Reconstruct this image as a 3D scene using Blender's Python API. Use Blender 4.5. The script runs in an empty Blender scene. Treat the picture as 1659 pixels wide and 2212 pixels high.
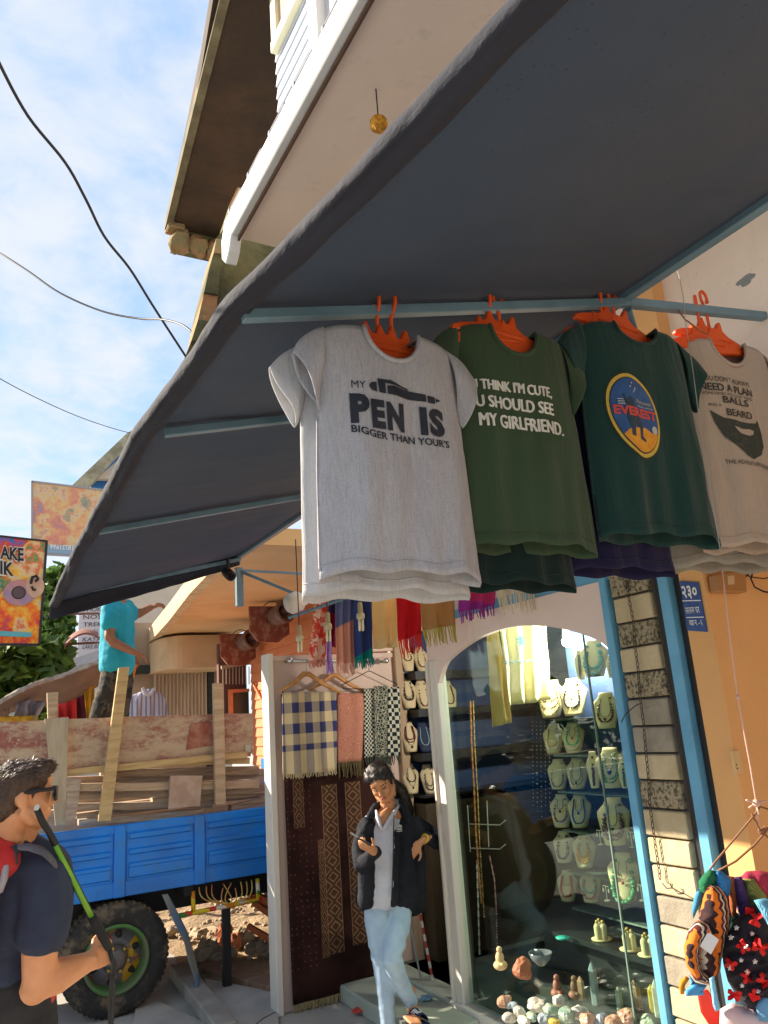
import bpy, bmesh, math, random
import numpy as np
from math import sin, cos, pi, radians, sqrt, exp, hypot
from mathutils import Vector, Matrix, noise
RNG = random.Random(7)
SC = bpy.context.scene
COL = SC.collection
# ------------------------------------------------------------------ camera
YAW, PIT, ROL, FPX = radians(29.2), radians(14.9), radians(4.1), 1662.0
CAM = np.array([0, 0, 1.85])
_h = np.array([sin(YAW), cos(YAW), 0]); _r = np.array([cos(YAW), -sin(YAW), 0]); _z = np.array([0, 0, 1.0])
FW = _h*cos(PIT)+_z*sin(PIT); _u = -_h*sin(PIT)+_z*cos(PIT)
RT = _r*cos(ROL)-_u*sin(ROL); UP = _u*cos(ROL)+_r*sin(ROL)
cd = bpy.data.cameras.new('camera'); cam = bpy.data.objects.new('camera', cd); COL.objects.link(cam)
cam.matrix_world = Matrix(((RT[0], UP[0], -FW[0], CAM[0]), (RT[1], UP[1], -FW[1], CAM[1]), (RT[2], UP[2], -FW[2], CAM[2]), (0, 0, 0, 1)))
cd.sensor_fit = 'VERTICAL'; cd.sensor_height = 36.0; cd.lens = 36.0*FPX/2212; cd.clip_start = .05; cd.clip_end = 2000
SC.camera = cam
# ------------------------------------------------------------------ sun, sky, exposure
SUN_A, SUN_E = radians(45), radians(27)          # towards the sun: -X turned to +Y by SUN_A
sd = Vector((-cos(SUN_A)*cos(SUN_E), sin(SUN_A)*cos(SUN_E), sin(SUN_E)))
sl = bpy.data.lights.new('sun', 'SUN'); sl.energy = 3.3; sl.angle = radians(.5); sl.color = (1, .87, .70)
so = bpy.data.objects.new('sun', sl); COL.objects.link(so); so.rotation_euler = sd.to_track_quat('Z', 'Y').to_euler()
so.location = (0, 0, 20)
world = bpy.data.worlds.new('World'); SC.world = world; world.use_nodes = True
wt = world.node_tree; wt.nodes.clear()
def wn(t, **k):
    n = wt.nodes.new(t)
    for a, b in k.items(): setattr(n, a, b)
    return n
def wl(a, b): wt.links.new(a, b)
sky = wn('ShaderNodeTexSky', sky_type='NISHITA', sun_disc=False, sun_elevation=SUN_E, sun_rotation=math.atan2(sd.x, sd.y), altitude=800, air_density=1.0, dust_density=1.2, ozone_density=1.5)
tc = wn('ShaderNodeTexCoord'); sep = wn('ShaderNodeSeparateXYZ'); wl(tc.outputs['Generated'], sep.inputs[0])
def wm(op, a, b=None, c=None):
    n = wn('ShaderNodeMath', operation=op)
    for i, v in enumerate((a, b, c)):
        if v is None: continue
        if isinstance(v, (int, float)): n.inputs[i].default_value = v
        else: wl(v, n.inputs[i])
    return n.outputs[0]
zz = wm('ADD', wm('MAXIMUM', sep.outputs[2], 0.0), .22)
cb = wn('ShaderNodeCombineXYZ'); wl(wm('DIVIDE', sep.outputs[0], zz), cb.inputs[0]); wl(wm('DIVIDE', sep.outputs[1], zz), cb.inputs[1])
def wnoise(s, d, r=.55, dist=0.0):
    n = wn('ShaderNodeTexNoise'); wl(cb.outputs[0], n.inputs['Vector']); n.inputs['Scale'].default_value = s; n.inputs['Detail'].default_value = d
    n.inputs['Roughness'].default_value = r; n.inputs['Distortion'].default_value = dist
    return n.outputs[0]
big = wnoise(1.3, 4, .55, .4); cell = wnoise(11, 4, .6, .5); mid = wnoise(4.2, 5, .6, .5)
cov = wm('ADD', wm('MULTIPLY', big, .9), wm('ADD', wm('MULTIPLY', cell, .42), wm('MULTIPLY', mid, .62)))
mr = wn('ShaderNodeMapRange', interpolation_type='SMOOTHSTEP'); wl(cov, mr.inputs[0])
mr.inputs[1].default_value = .72; mr.inputs[2].default_value = 1.15; mr.inputs[3].default_value = 0.14; mr.inputs[4].default_value = .97
ccol = wn('ShaderNodeMixRGB'); ccol.inputs[1].default_value = (1.82, 1.94, 2.10, 1); ccol.inputs[2].default_value = (2.25, 2.25, 2.25, 1)
low = wm('SUBTRACT', 1.0, sep.outputs[2]); wl(wm('POWER', wm('MAXIMUM', low, 0.0), 3), ccol.inputs[0])
# thin veil: blue gaps stay pale
veil = wn('ShaderNodeMixRGB'); veil.inputs[0].default_value = .75; wl(sky.outputs[0], veil.inputs[1]); veil.inputs[2].default_value = (.62, 1.17, 2.0, 1)
mx = wn('ShaderNodeMixRGB'); wl(mr.outputs[0], mx.inputs[0]); wl(veil.outputs[0], mx.inputs[1]); wl(ccol.outputs[0], mx.inputs[2])
bg = wn('ShaderNodeBackground'); bg.inputs[1].default_value = .12; wl(mx.outputs[0], bg.inputs[0])
wo = wn('ShaderNodeOutputWorld'); wl(bg.outputs[0], wo.inputs[0])
SC.view_settings.view_transform = 'Standard'; SC.view_settings.look = 'None'; SC.view_settings.gamma = 1; SC.view_settings.use_curve_mapping = False
SC.view_settings.exposure = 1.95
cy = SC.cycles; cy.max_bounces = 10; cy.diffuse_bounces = 5; cy.glossy_bounces = 4; cy.transmission_bounces = 6; cy.transparent_max_bounces = 16
cy.use_denoising = True; cy.sample_clamp_indirect = 6; cy.caustics_reflective = False; cy.caustics_refractive = False
# ------------------------------------------------------------------ helpers
def ray(x, y): return FW+RT*(x-829.5)/FPX-UP*(y-1106)/FPX      # a picture point (1659 x 2212 grid) as a direction
def at(x, y, ax, v):
    """the point where the sight line through (x, y) meets the plane axis ax = v"""
    r = ray(x, y); return Vector(CAM+r*(v-CAM[ax])/r[ax])
def atd(x, y, d): return Vector(CAM+ray(x, y)*d)
MATS = {}
def lin(h):
    if isinstance(h, (tuple, list)): return tuple(h[:3])
    h = h.lstrip('#'); o = []
    for i in (0, 2, 4):
        v = int(h[i:i+2], 16)/255; o.append(v/12.92 if v <= .04045 else ((v+.055)/1.055)**2.4)
    return tuple(o)
class G:
    """small node-tree writer"""
    def __init__(s, name):
        s.mat = bpy.data.materials.new(name); s.mat.use_nodes = True; s.t = s.mat.node_tree; s.t.nodes.clear()
        s.out = s.t.nodes.new('ShaderNodeOutputMaterial'); s.co = s.n('ShaderNodeTexCoord').outputs['Object']
    def set(s, sock, v):
        if isinstance(v, bpy.types.NodeSocket): s.t.links.new(v, sock)
        elif isinstance(v, bpy.types.Node): s.t.links.new(v.outputs[0], sock)
        elif isinstance(v, (tuple, list)): sock.default_value = tuple(v)+(1,) if len(sock.default_value) == 4 and len(v) == 3 else v
        else: sock.default_value = v
    def n(s, ty, props=None, **ins):
        n = s.t.nodes.new(ty)
        for k, v in (props or {}).items(): setattr(n, k, v)
        for k, v in ins.items():
            k = int(k[1:]) if k[0] == '_' else k
            s.set(n.inputs[k], v)
        return n
    def m(s, op, a, b=0.0, c=0.0): return s.n('ShaderNodeMath', {'operation': op}, _0=a, _1=b, _2=c).outputs[0]
    def mix(s, f, a, b, mode='MIX'):
        a = lin(a) if isinstance(a, str) else a; b = lin(b) if isinstance(b, str) else b
        return s.n('ShaderNodeMixRGB', {'blend_type': mode}, _0=f, _1=a, _2=b).outputs[0]
    def noise(s, sc, det=4, rough=.55, dist=0, co=None, out=0):
        return s.n('ShaderNodeTexNoise', Vector=co or s.co, Scale=sc, Detail=det, Roughness=rough, Distortion=dist).outputs[out]
    def step(s, v, a, b): return s.n('ShaderNodeMapRange', {'interpolation_type': 'SMOOTHSTEP'}, _0=v, _1=a, _2=b).outputs[0]
    def xyz(s, co=None):
        return s.n('ShaderNodeSeparateXYZ', _0=co or s.co).outputs
    def scaled(s, sc, co=None): return s.n('ShaderNodeMapping', Vector=co or s.co, Scale=sc).outputs[0]
    def done(s, col, rough=.8, bump=None, bstr=.3, bdist=.01, trans=0, metal=0, spec=.4, emit=None, estr=0, sheen=0, coat=0):
        p = s.n('ShaderNodeBsdfPrincipled', Roughness=rough, Metallic=metal)
        s.set(p.inputs['Base Color'], lin(col) if isinstance(col, str) else col); s.set(p.inputs['Specular IOR Level'], spec)
        if sheen: p.inputs['Sheen Weight'].default_value = sheen
        if coat: p.inputs['Coat Weight'].default_value = coat
        if emit is not None: s.set(p.inputs['Emission Color'], emit); s.set(p.inputs['Emission Strength'], estr)
        if bump is not None:
            b = s.n('ShaderNodeBump', Height=bump, Strength=bstr, Distance=bdist); s.set(p.inputs['Normal'], b.outputs[0])
        sh = p.outputs[0]
        if trans:
            t = s.n('ShaderNodeBsdfTranslucent'); s.set(t.inputs[0], lin(col) if isinstance(col, str) else col)
            sh = s.n('ShaderNodeMixShader', _0=trans, _1=p.outputs[0], _2=t.outputs[0]).outputs[0]
        s.set(s.out.inputs[0], sh); return s.mat
def mat(name, c, r=.8, c2=None, sc=6, lo=.35, hi=.65, bump=0, bsc=60, bd=.006, aniso=None, fine=0, **k):
    """plain worn surface: two tones by noise, a fine speckle and a bump"""
    if name in MATS: return MATS[name]
    g = G(name); c = lin(c); co = g.scaled(aniso) if aniso else g.co
    if c2 is not None: col = g.mix(g.step(g.noise(sc, 6, .6, .2, co), lo, hi), c, lin(c2))
    else: col = g.mix(g.noise(sc, 5, .6, 0, co), tuple(v*.88 for v in c), tuple(min(1, v*1.1) for v in c))
    if fine: col = g.mix(g.step(g.noise(bsc*3, 2, .7), .45, .75), col, g.mix(.5, col, (0, 0, 0)) if fine > 0 else (.9, .9, .9)) if fine else col
    MATS[name] = g.done(col, r, g.noise(bsc, 4, .6, 0, co) if bump else None, bump, bd, **k); return MATS[name]
# ---- mesh builder
class MB:
    def __init__(s): s.v = []; s.f = []; s.mi = []; s.cur = 0; s.mats = []
    def use(s, m):
        if m not in s.mats: s.mats.append(m)
        s.cur = s.mats.index(m); return s
    def add(s, vs, fs):
        o = len(s.v); s.v += [tuple(v) for v in vs]; s.f += [tuple(i+o for i in f) for f in fs]; s.mi += [s.cur]*len(fs); return s
    def box(s, lo, hi, M=None):
        x0, y0, z0 = lo; x1, y1, z1 = hi
        vs = [Vector(p) for p in ((x0, y0, z0), (x1, y0, z0), (x1, y1, z0), (x0, y1, z0), (x0, y0, z1), (x1, y0, z1), (x1, y1, z1), (x0, y1, z1))]
        if M is not None: vs = [M @ v for v in vs]
        return s.add(vs, [(3, 2, 1, 0), (4, 5, 6, 7), (0, 1, 5, 4), (1, 2, 6, 5), (2, 3, 7, 6), (3, 0, 4, 7)])
    def bevbox(s, lo, hi, b=.01, M=None):
        bm = bmesh.new(); bmesh.ops.create_cube(bm, size=1)
        for v in bm.verts: v.co = Vector([lo[i]+(v.co[i]+.5)*(hi[i]-lo[i]) for i in range(3)])
        bmesh.ops.bevel(bm, geom=bm.edges[:], offset=b, segments=1, affect='EDGES'); return s.bm(bm, M)
    def bm(s, bm, M=None):
        bm.verts.index_update()
        s.add([M @ v.co if M is not None else v.co for v in bm.verts], [[v.index for v in f.verts] for f in bm.faces]); bm.free(); return s
    def bar(s, a, b, w, h=None, up=(0, 0, 1), b0=0):
        """square bar from a to b"""
        a, b = Vector(a), Vector(b); h = h or w; d = (b-a); L = d.length; d.normalize(); u = Vector(up)
        if abs(d.dot(u)) > .98: u = Vector((1, 0, 0))
        x = d.cross(u).normalized(); y = x.cross(d)
        M = Matrix(((x.x, d.x, y.x, a.x), (x.y, d.y, y.y, a.y), (x.z, d.z, y.z, a.z), (0, 0, 0, 1)))
        return s.bevbox((-w/2, 0, -h/2), (w/2, L, h/2), b0, M) if b0 else s.box((-w/2, 0, -h/2), (w/2, L, h/2), M)
    def tube(s, pts, r, n=8, cap=True, closed=False, sx=1, sy=1):
        pts = [Vector(p) for p in pts]; N = len(pts); rs = r if isinstance(r, (list, tuple)) else [r]*N
        x = None; vs = []
        for i, p in enumerate(pts):
            if closed: t = pts[(i+1) % N]-pts[i-1]
            else: t = pts[min(i+1, N-1)]-pts[max(i-1, 0)]
            if t.length < 1e-9: t = Vector((0, 0, 1))
            t.normalize()
            if x is None:
                x = t.cross(Vector((0, 0, 1)))
                if x.length < .1: x = t.cross(Vector((0, 1, 0)))
            x = (x-t*x.dot(t)).normalized(); y = t.cross(x)
            vs += [p+x*(cos(2*pi*k/n)*rs[i]*sx)+y*(sin(2*pi*k/n)*rs[i]*sy) for k in range(n)]
        fs = []
        for i in range(N if closed else N-1):
            j = (i+1) % N
            fs += [(i*n+k, i*n+(k+1) % n, j*n+(k+1) % n, j*n+k) for k in range(n)]
        if cap and not closed: fs += [tuple(range(n-1, -1, -1)), tuple((N-1)*n+k for k in range(n))]
        return s.add(vs, fs)
    def lathe(s, prof, c=(0, 0, 0), n=20, M=None):
        """prof: (radius, height) pairs about the z axis"""
        c = Vector(c); vs = []
        for r, z in prof: vs += [Vector((cos(2*pi*k/n)*r, sin(2*pi*k/n)*r, z)) for k in range(n)]
        vs = [(M @ v if M is not None else v)+c for v in vs]
        fs = [(i*n+k, i*n+(k+1) % n, (i+1)*n+(k+1) % n, (i+1)*n+k) for i in range(len(prof)-1) for k in range(n)]
        return s.add(vs, fs)
    def ell(s, c, r, n=12, m=8, M=None):
        r = r if isinstance(r, (tuple, list)) else (r, r, r)
        return s.lathe([(max(1e-4, sin(pi*i/m)), -cos(pi*i/m)) for i in range(m+1)], c, n, (M or Matrix.Identity(3)) @ Matrix.Diagonal(r))
    def grid(s, f, nu, nv, closed=False):
        """f(u, v) over [0,1]^2"""
        vs = [f(i/(nu if closed else nu-1), j/(nv-1)) for j in range(nv) for i in range(nu)]
        fs = []
        for j in range(nv-1):
            for i in range(nu if closed else nu-1):
                k = (i+1) % nu; fs.append((j*nu+i, j*nu+k, (j+1)*nu+k, (j+1)*nu+i))
        return s.add(vs, fs)
    def slab(s, poly, off):
        """flat polygon pushed along off"""
        poly = [Vector(p) for p in poly]; off = Vector(off); n = len(poly)
        return s.add(poly+[p+off for p in poly], [tuple(range(n))[::-1], tuple(range(n, 2*n))]+[(i, (i+1) % n, (i+1) % n+n, i+n) for i in range(n)])
    def map(s, fn): s.v = [tuple(fn(Vector(v))) for v in s.v]; return s
    def build(s, name, m=None, parent=None, smooth=False, solid=0, sub=0, bev=0, fix=True, label=None):
        me = bpy.data.meshes.new(name); base = Vector(parent['_w']) if parent is not None and '_w' in parent else Vector((0, 0, 0))
        me.from_pydata([tuple(Vector(v)-base) for v in s.v], [], s.f)
        for mm in (s.mats or [m]): me.materials.append(mm)
        if s.mats: me.polygons.foreach_set('material_index', s.mi)
        if fix:
            b = bmesh.new(); b.from_mesh(me); bmesh.ops.recalc_face_normals(b, faces=b.faces); b.to_mesh(me); b.free()
        if smooth: me.polygons.foreach_set('use_smooth', [True]*len(me.polygons))
        o = bpy.data.objects.new(name, me); COL.objects.link(o)
        if parent is not None: o.parent = parent; o['_w'] = tuple(base)
        if bev:
            md = o.modifiers.new('bevel', 'BEVEL'); md.width = bev; md.segments = 1; md.limit_method = 'ANGLE'; md.angle_limit = radians(50)
        if solid: md = o.modifiers.new('solid', 'SOLIDIFY'); md.thickness = solid; md.offset = 0
        if sub: md = o.modifiers.new('sub', 'SUBSURF'); md.levels = sub; md.render_levels = sub
        if label: o['label'] = label
        return o
def smooth_by_angle(o, ang=40):
    me = o.data; me.polygons.foreach_set('use_smooth', [True]*len(me.polygons))
    b = bmesh.new(); b.from_mesh(me)
    for e in b.edges:
        if len(e.link_faces) == 2 and e.calc_face_angle(0) > radians(ang): e.smooth = False
    b.to_mesh(me); b.free(); return o
def thing(name, label, cat, loc=(0, 0, 0), group=None):
    o = bpy.data.objects.new(name, None); COL.objects.link(o); o.location = loc; o.empty_display_size = .1
    o['label'] = label; o['category'] = cat; o['_w'] = tuple(loc)
    if group: o['group'] = group
    return o
def tag(o, label, cat, group=None):
    o['label'] = label; o['category'] = cat
    if group: o['group'] = group
    return o
def struct(o): o['kind'] = 'structure'; return o
def stuff(o): o['kind'] = 'stuff'; return o
def copy_thing(src, loc, rotz=0, label=None, scale=None):
    r = src.copy(); COL.objects.link(r); r.location = loc; r.rotation_euler = (0, 0, rotz)
    if scale: r.scale = (scale,)*3
    if label: r['label'] = label
    for ch in src.children:
        c = ch.copy(); COL.objects.link(c); c.parent = r
        for g2 in ch.children:
            d = g2.copy(); COL.objects.link(d); d.parent = c
    return r
_tx = {}
def text_mesh(txt, size=1.0, bold=0.0, sx=1.0, spacing=1.0, shear=0.0):
    """lettering as flat polygons, centred on x, baseline y = 0"""
    cu = bpy.data.curves.new('lettering', 'FONT'); cu.body = txt; cu.size = size; cu.align_x = 'CENTER'; cu.offset = bold*size
    cu.space_character = spacing; cu.shear = shear; cu.resolution_u = 3; cu.fill_mode = 'FRONT'
    o = bpy.data.objects.new('lettering', cu); COL.objects.link(o); bpy.context.view_layer.update()
    me = o.to_mesh(); vs = [(v.co.x*sx, v.co.y, 0) for v in me.vertices]; fs = [tuple(p.vertices) for p in me.polygons]
    o.to_mesh_clear(); bpy.data.objects.remove(o); bpy.data.curves.remove(cu); return vs, fs
def lerp(a, b, t): return a+(b-a)*t
def interp(x, xs, ys):
    return float(np.interp(x, xs, ys))
def nz(x, y=0.0, z=0.0): return noise.noise(Vector((x, y, z)))
def remeshed(mb, vox=.008, smooth=4, wrinkle=None):
    """one continuous skin over overlapping volumes: returns a new MB"""
    me = bpy.data.meshes.new('tmp'); me.from_pydata(mb.v, [], mb.f); o = bpy.data.objects.new('tmp', me); COL.objects.link(o)
    b = bmesh.new(); b.from_mesh(me); bmesh.ops.recalc_face_normals(b, faces=b.faces); b.to_mesh(me); b.free()
    md = o.modifiers.new('r', 'REMESH'); md.mode = 'VOXEL'; md.voxel_size = vox
    if smooth: ms = o.modifiers.new('s', 'SMOOTH'); ms.factor = .5; ms.iterations = smooth
    dg = bpy.context.evaluated_depsgraph_get(); ev = o.evaluated_get(dg); m2 = ev.to_mesh()
    r = MB(); vs = [v.co.copy() for v in m2.vertices]
    if wrinkle: vs = [wrinkle(v.co.copy(), v.normal.copy()) for v in m2.vertices]
    r.add(vs, [tuple(p.vertices) for p in m2.polygons]); ev.to_mesh_clear(); bpy.data.objects.remove(o); return r
def limb(mb, pts, rs, n=12):
    """tapered closed volume through joints, with round ends"""
    pts = [Vector(p) for p in pts]
    q, rr = [], []
    for i in range(len(pts)-1):
        for k in range(6): t = k/6; q.append(pts[i].lerp(pts[i+1], t)); rr.append(lerp(rs[i], rs[i+1], t))
    q.append(pts[-1]); rr.append(rs[-1]); mb.tube(q, rr, n)
    for p, r in zip(pts, rs): mb.ell(p, r*.995, 12, 8)
    return mb
# ---- weathered plaster and hair
def plaster(name, c, stain, rough=.85):
    """painted render with patches, faint drips and trowel relief"""
    if name in MATS: return MATS[name]
    g = G(name); c = lin(c); big = g.step(g.noise(.8, 5, .6), .35, .7); col = g.mix(big, c, tuple(v*.86 for v in c)); drip = g.step(g.noise(1.0, 5, .65, .3, g.scaled((7, 7, .5))), .56, .72); col = g.mix(g.m('MULTIPLY', drip, .35), col, stain)
    spk = g.step(g.noise(34, 3, .7), .66, .72); col = g.mix(g.m('MULTIPLY', spk, .45), col, stain); h = g.m('ADD', g.noise(7, 5, .65), g.m('MULTIPLY', g.noise(70, 3), .3)); MATS[name] = g.done(col, rough, h, .45, .006); return MATS[name]
def strands(src, name, m, parent, n, L, flow, wid=.0011, lift=.35, rng=None, keep=None):
    """short hairs standing on the surface of a mesh, combed along flow(point)"""
    rng = rng or random.Random(3); me = src.data; base = Vector(src['_w']) if '_w' in src else Vector(); o = MB(); polys = [p for p in me.polygons]; ar = np.cumsum([p.area for p in polys])
    for _ in range(n):
        p = polys[int(np.searchsorted(ar, rng.random()*ar[-1]))]; vs = [me.vertices[i].co for i in p.vertices]; w = [rng.random() for _ in vs]; s = sum(w); c = sum((v*(a/s) for v, a in zip(vs, w)), Vector())+base; nrm = p.normal
        if keep and not keep(c): continue
        f = flow(c); f = f-nrm*f.dot(nrm)
        if f.length < 1e-4: continue
        f.normalize(); f = (f+Vector((rng.gauss(0, .25), rng.gauss(0, .25), rng.gauss(0, .25)))).normalized(); l = L*(.6+.8*rng.random()); b = f.cross(nrm).normalized()*wid
        m1 = c+f*l*.5+nrm*l*lift*.8; e = c+f*l+nrm*l*lift*.6; o.add([c-b, c+b, m1+b*.8, m1-b*.8, e], [(0, 1, 2, 3), (3, 2, 4)])
    return stuff(o.build(name, m, parent, fix=False))
# ================================================================== materials of the setting
M_conc = mat('pavement_concrete', (.46, .44, .40), .9, (.34, .325, .295), 2.2, .4, .7, .5, 90, .006)
M_dirt = mat('dry_dirt', (.40, .29, .17), .95, (.26, .18, .10), 3.5, .35, .7, .9, 26, .03)
M_soffit = plaster('soffit_paint', (.80, .67, .56), (.52, .42, .33))
M_white = mat('white_paint', (.78, .77, .73), .6, (.62, .60, .55), 3, .5, .8, .15, 40, .003)
M_pinkboard = mat('pink_board', (.66, .50, .42), .75, (.58, .43, .35), 2, .3, .7, .1, 70, .002)
M_blue = mat('blue_frame_paint', (.13, .38, .58), .45, (.10, .30, .48), 5, .4, .7, .15, 60, .002)
M_steelblue = mat('awning_steel', (.13, .22, .28), .42, (.09, .16, .21), 6, .4, .7, .15, 60, .002)
M_black = mat('black_paint', (.016, .015, .016), .55)
M_ochre = plaster('ochre_wall', (.76, .41, .16), (.50, .26, .10))
M_gray = mat('grey_metal', (.30, .30, .31), .45)
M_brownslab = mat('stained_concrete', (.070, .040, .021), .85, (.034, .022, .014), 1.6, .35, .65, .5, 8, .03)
M_moss = mat('mossy_concrete', (.15, .135, .06), .95, (.06, .06, .03), 2.5, .35, .65, .8, 14, .03)
M_brick = mat('broken_brick', (.40, .20, .09), .95, (.24, .20, .10), 4, .35, .65, .9, 22, .03)
M_wood = mat('weathered_wood', (.40, .28, .17), .85, (.24, .165, .10), 5, .35, .7, .5, 40, .006, aniso=(1, 5, 9))
# ================================================================== ground
def rect(x0, y0, x1, y1, z): return [(x0, y0, z), (x1, y0, z), (x1, y1, z), (x0, y1, z)]
struct(MB().add(rect(-150, -150, 150, 400, 0), [(0, 1, 2, 3)]).build('ground', M_conc, fix=False))
g = MB()
def dirtz(u, v):
    x, y = 1.7+u*3.2, 6.15+v*4.6; e = min(1, 5*min(u, v, 1-u, 1-v))
    return (x+.25*nz(y*1.3, 3), y+.25*nz(x*1.1, 9), .004+e*(.05+.055*nz(x*2, y*2)+.03*nz(x*7, y*7)))
g.grid(dirtz, 50, 60); struct(g.build('dirt_patch', M_dirt, smooth=True))
# ================================================================== the shop
SHOP = thing('shop_building', 'cream shop house with a balcony slab, blue posts and an arched jewellery window', 'building', (2.85, 3.5, 0))
X0 = 2.85
MB().box((1.11, -3.2, 4.30), (3.6, 3.36, 4.42)).build('balcony_slab', M_soffit, SHOP)
# fascia with a stepped end and a row of tile lips on its top edge
fa = MB(); fa.box((1.07, -3.2, 4.27), (1.11, 3.30, 4.415))
fa.slab([(1.07, 3.30, 4.27), (1.07, 3.30, 4.415), (1.07, 3.40, 4.415), (1.07, 3.46, 4.33), (1.07, 3.46, 4.22), (1.07, 3.40, 4.16), (1.07, 3.34, 4.20)], (.06, 0, 0))
fa.build('fascia', M_white, SHOP, bev=.006)
MB().box((1.108, -3.2, 4.25), (1.119, 3.36, 4.27)).build('drip_edge', mat('brown_edge', (.10, .055, .035), .8), SHOP)
M_lip = mat('grey_tile', (.24, .24, .27), .7, (.16, .16, .18), 8)
for k in range(13):
    y = 3.38-k*.30
    o = MB(); o.bevbox((1.072, y-.245, 4.417), (1.3, y-.06, 4.442), .01); o.build('tile_lip', M_lip, SHOP)
    o = MB(); o.tube([(1.074, y-.045, 4.430), (1.3, y-.045, 4.440)], .014, 10); o.build('tile_cap', M_lip, SHOP, smooth=True)
MB().box((1.09, -3.2, 4.42), (1.5, 3.36, 4.432)).build('coping', M_white, SHOP)
# upper floor: bay with white siding, window, pilaster
M_siding = mat('white_siding', (.66, .72, .80), .6, (.58, .64, .74), 3)
UX = 1.36
for k in range(26):
    z = 4.44+k*.085
    o = MB(); o.slab([(UX-.012, 2.80, z), (UX, 2.80, z+.083), (UX+.05, 2.80, z+.083), (UX+.05, 2.80, z)], (0, .50, 0)); o.build('siding_board', M_siding, SHOP)
MB().box((UX+.055, 2.74, 4.434), (2.6, 3.30, 9)).build('upper_wall', M_siding, SHOP)
MB().box((UX-.03, 2.70, 4.434), (UX+.12, 2.80, 9)).build('corner_trim', M_white, SHOP)
MB().box((UX+.02, 2.42, 4.434), (UX+.4, 2.70, 9)).build('pilaster', mat('grey_white_wall', (.58, .56, .58), .7), SHOP)
MB().box((UX+.24, 2.15, 4.434), (UX+.5, 2.42, 9)).build('balcony_jamb', mat('tan_wall', (.33, .26, .13), .8), SHOP)
MB().box((UX+.3, -1, 4.434), (UX+.5, 2.15, 9)).build('balcony_wall', mat('dark_wood_wall', (.10, .07, .055), .7), SHOP)
M_cream = mat('cream_trim', (.72, .70, .50), .6)
wz0, wz1, wy0, wy1 = 5.54, 6.7, 2.86, 3.22
wf = MB(); wf.box((UX-.05, wy0-.04, wz0-.07), (UX+.02, wy1+.04, wz0)); wf.box((UX-.05, wy0-.04, wz1), (UX+.02, wy1+.04, wz1+.06))
wf.box((UX-.045, wy0-.04, wz0), (UX+.02, wy0+.03, wz1)); wf.box((UX-.045, wy1-.03, wz0), (UX+.02, wy1+.04, wz1)); wfo = wf.build('window_frame', M_cream, SHOP)
MB().box((UX-.02, wy0+.03, wz0), (UX-.014, wy1-.03, wz1)).build('pane', mat('tan_pane', (.62, .45, .36), .3), wfo)
# rear wall over the shop front, and the front's cream wall
MB().box((2.93, -3, 2.47), (3.1, 5.6, 4.30)).build('upper_front_wall', M_soffit, SHOP)
MB().box((2.84, 2.45, 2.44), (2.92, 4.6, 2.50)).build('front_beam', M_blue, SHOP)
# soffit seam and scars
sm = MB(); sm.box((1.9, -2, 4.285), (1.93, 3.36, 4.299)); sm.build('soffit_seam', M_soffit, SHOP)
# posts
def post(name, y0, y1, m, x0=2.82, x1=2.90, z1=2.62, z0=0): return MB().bevbox((x0, y0, z0), (x1, y1, z1), .006).build(name, m, SHOP)
M_oldwhite = mat('chipped_white_post', (.70, .66, .58), .7, (.45, .38, .30), 7, .6, .75, .4, 60, .004, aniso=(1, 1, .25))
post('window_post', 4.49, 4.575, M_oldwhite, z1=2.2)
MB().bevbox((2.80, 4.575, 0), (2.84, 4.60, 2.2), .004).build('post_bead', M_oldwhite, SHOP)
post('blue_post', 2.83, 2.88, M_blue); post('blue_post', 2.445, 2.505, M_blue, z1=2.9)
post('shutter_channel', 2.505, 2.56, M_black, 2.86, 2.95, 2.9); post('shutter_channel', 2.405, 2.445, M_black, 2.86, 2.95, 2.9)
# arch board with a three-curve lower edge
def archz(y):
    t = (y-2.88)/(4.50-2.88)
    return 2.105+.205*sin(pi*min(1, max(0, (t-.0)/1.0)))**.75-(.0 if t < .93 else (t-.93)*1.2)
ys = [2.88+i*(4.60-2.88)/44 for i in range(45)]
MB().slab([(2.83, y, archz(min(y, 4.5))) for y in ys]+[(2.83, 4.60, 2.44), (2.83, 2.88, 2.44)], (.035, 0, 0)).build('arch_board', plaster('arch_paint', (.80, .65, .58), (.60, .46, .38)), SHOP)
# stone pillar: each block a piece
PIL = MB().box((2.87, 2.565, 0), (3.1, 2.825, 3.0)).build('stone_pillar', mat('pillar_mortar', (.09, .08, .07), .95), SHOP)
sc = [mat('pale_stone', (.56, .46, .29), .85, (.46, .37, .22), 7, .3, .7, .6, 30, .01), mat('grey_speckled_stone', (.36, .30, .19), .9, (.09, .075, .05), 55, .45, .62, .9, 60, .012), mat('grey_stone', (.33, .29, .22), .85, (.24, .21, .16), 9, .3, .7, .6, 40, .01)]
z = 2.95; k = 0; pick = [0, 2, 0, 0, 1, 0, 1, 0, 1, 2, 2, 0, 1, 0, 0, 0, 2, 0, 2, 0, 0, 2, 0, 0]
while z > .02:
    h = .112+.014*RNG.random(); d = .010*RNG.random(); b = MB(); b.bevbox((2.845-d, 2.572+.006*RNG.random(), max(0, z-h)), (2.90, 2.822-.006*RNG.random(), z-.006), .006)
    b.map(lambda v: v+Vector((0, .004*nz(v.y*30, v.z*30), .004*nz(v.z*20, v.y*30)))); b.build('stone', sc[pick[k % len(pick)]], PIL); z -= h+.004; k += 1
# next shop's ochre pier and reveal
MB().box((2.85, 2.0, 0), (4.6, 2.40, 4.28)).map(lambda v: v if v.y > 2.2 else v+Vector((0, .27, 0))).build('ochre_pier', M_ochre, SHOP)
MB().box((4.0, -3, 0), (4.1, 2.27, 4.28)).build('ochre_back_wall', M_ochre, SHOP)
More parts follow.
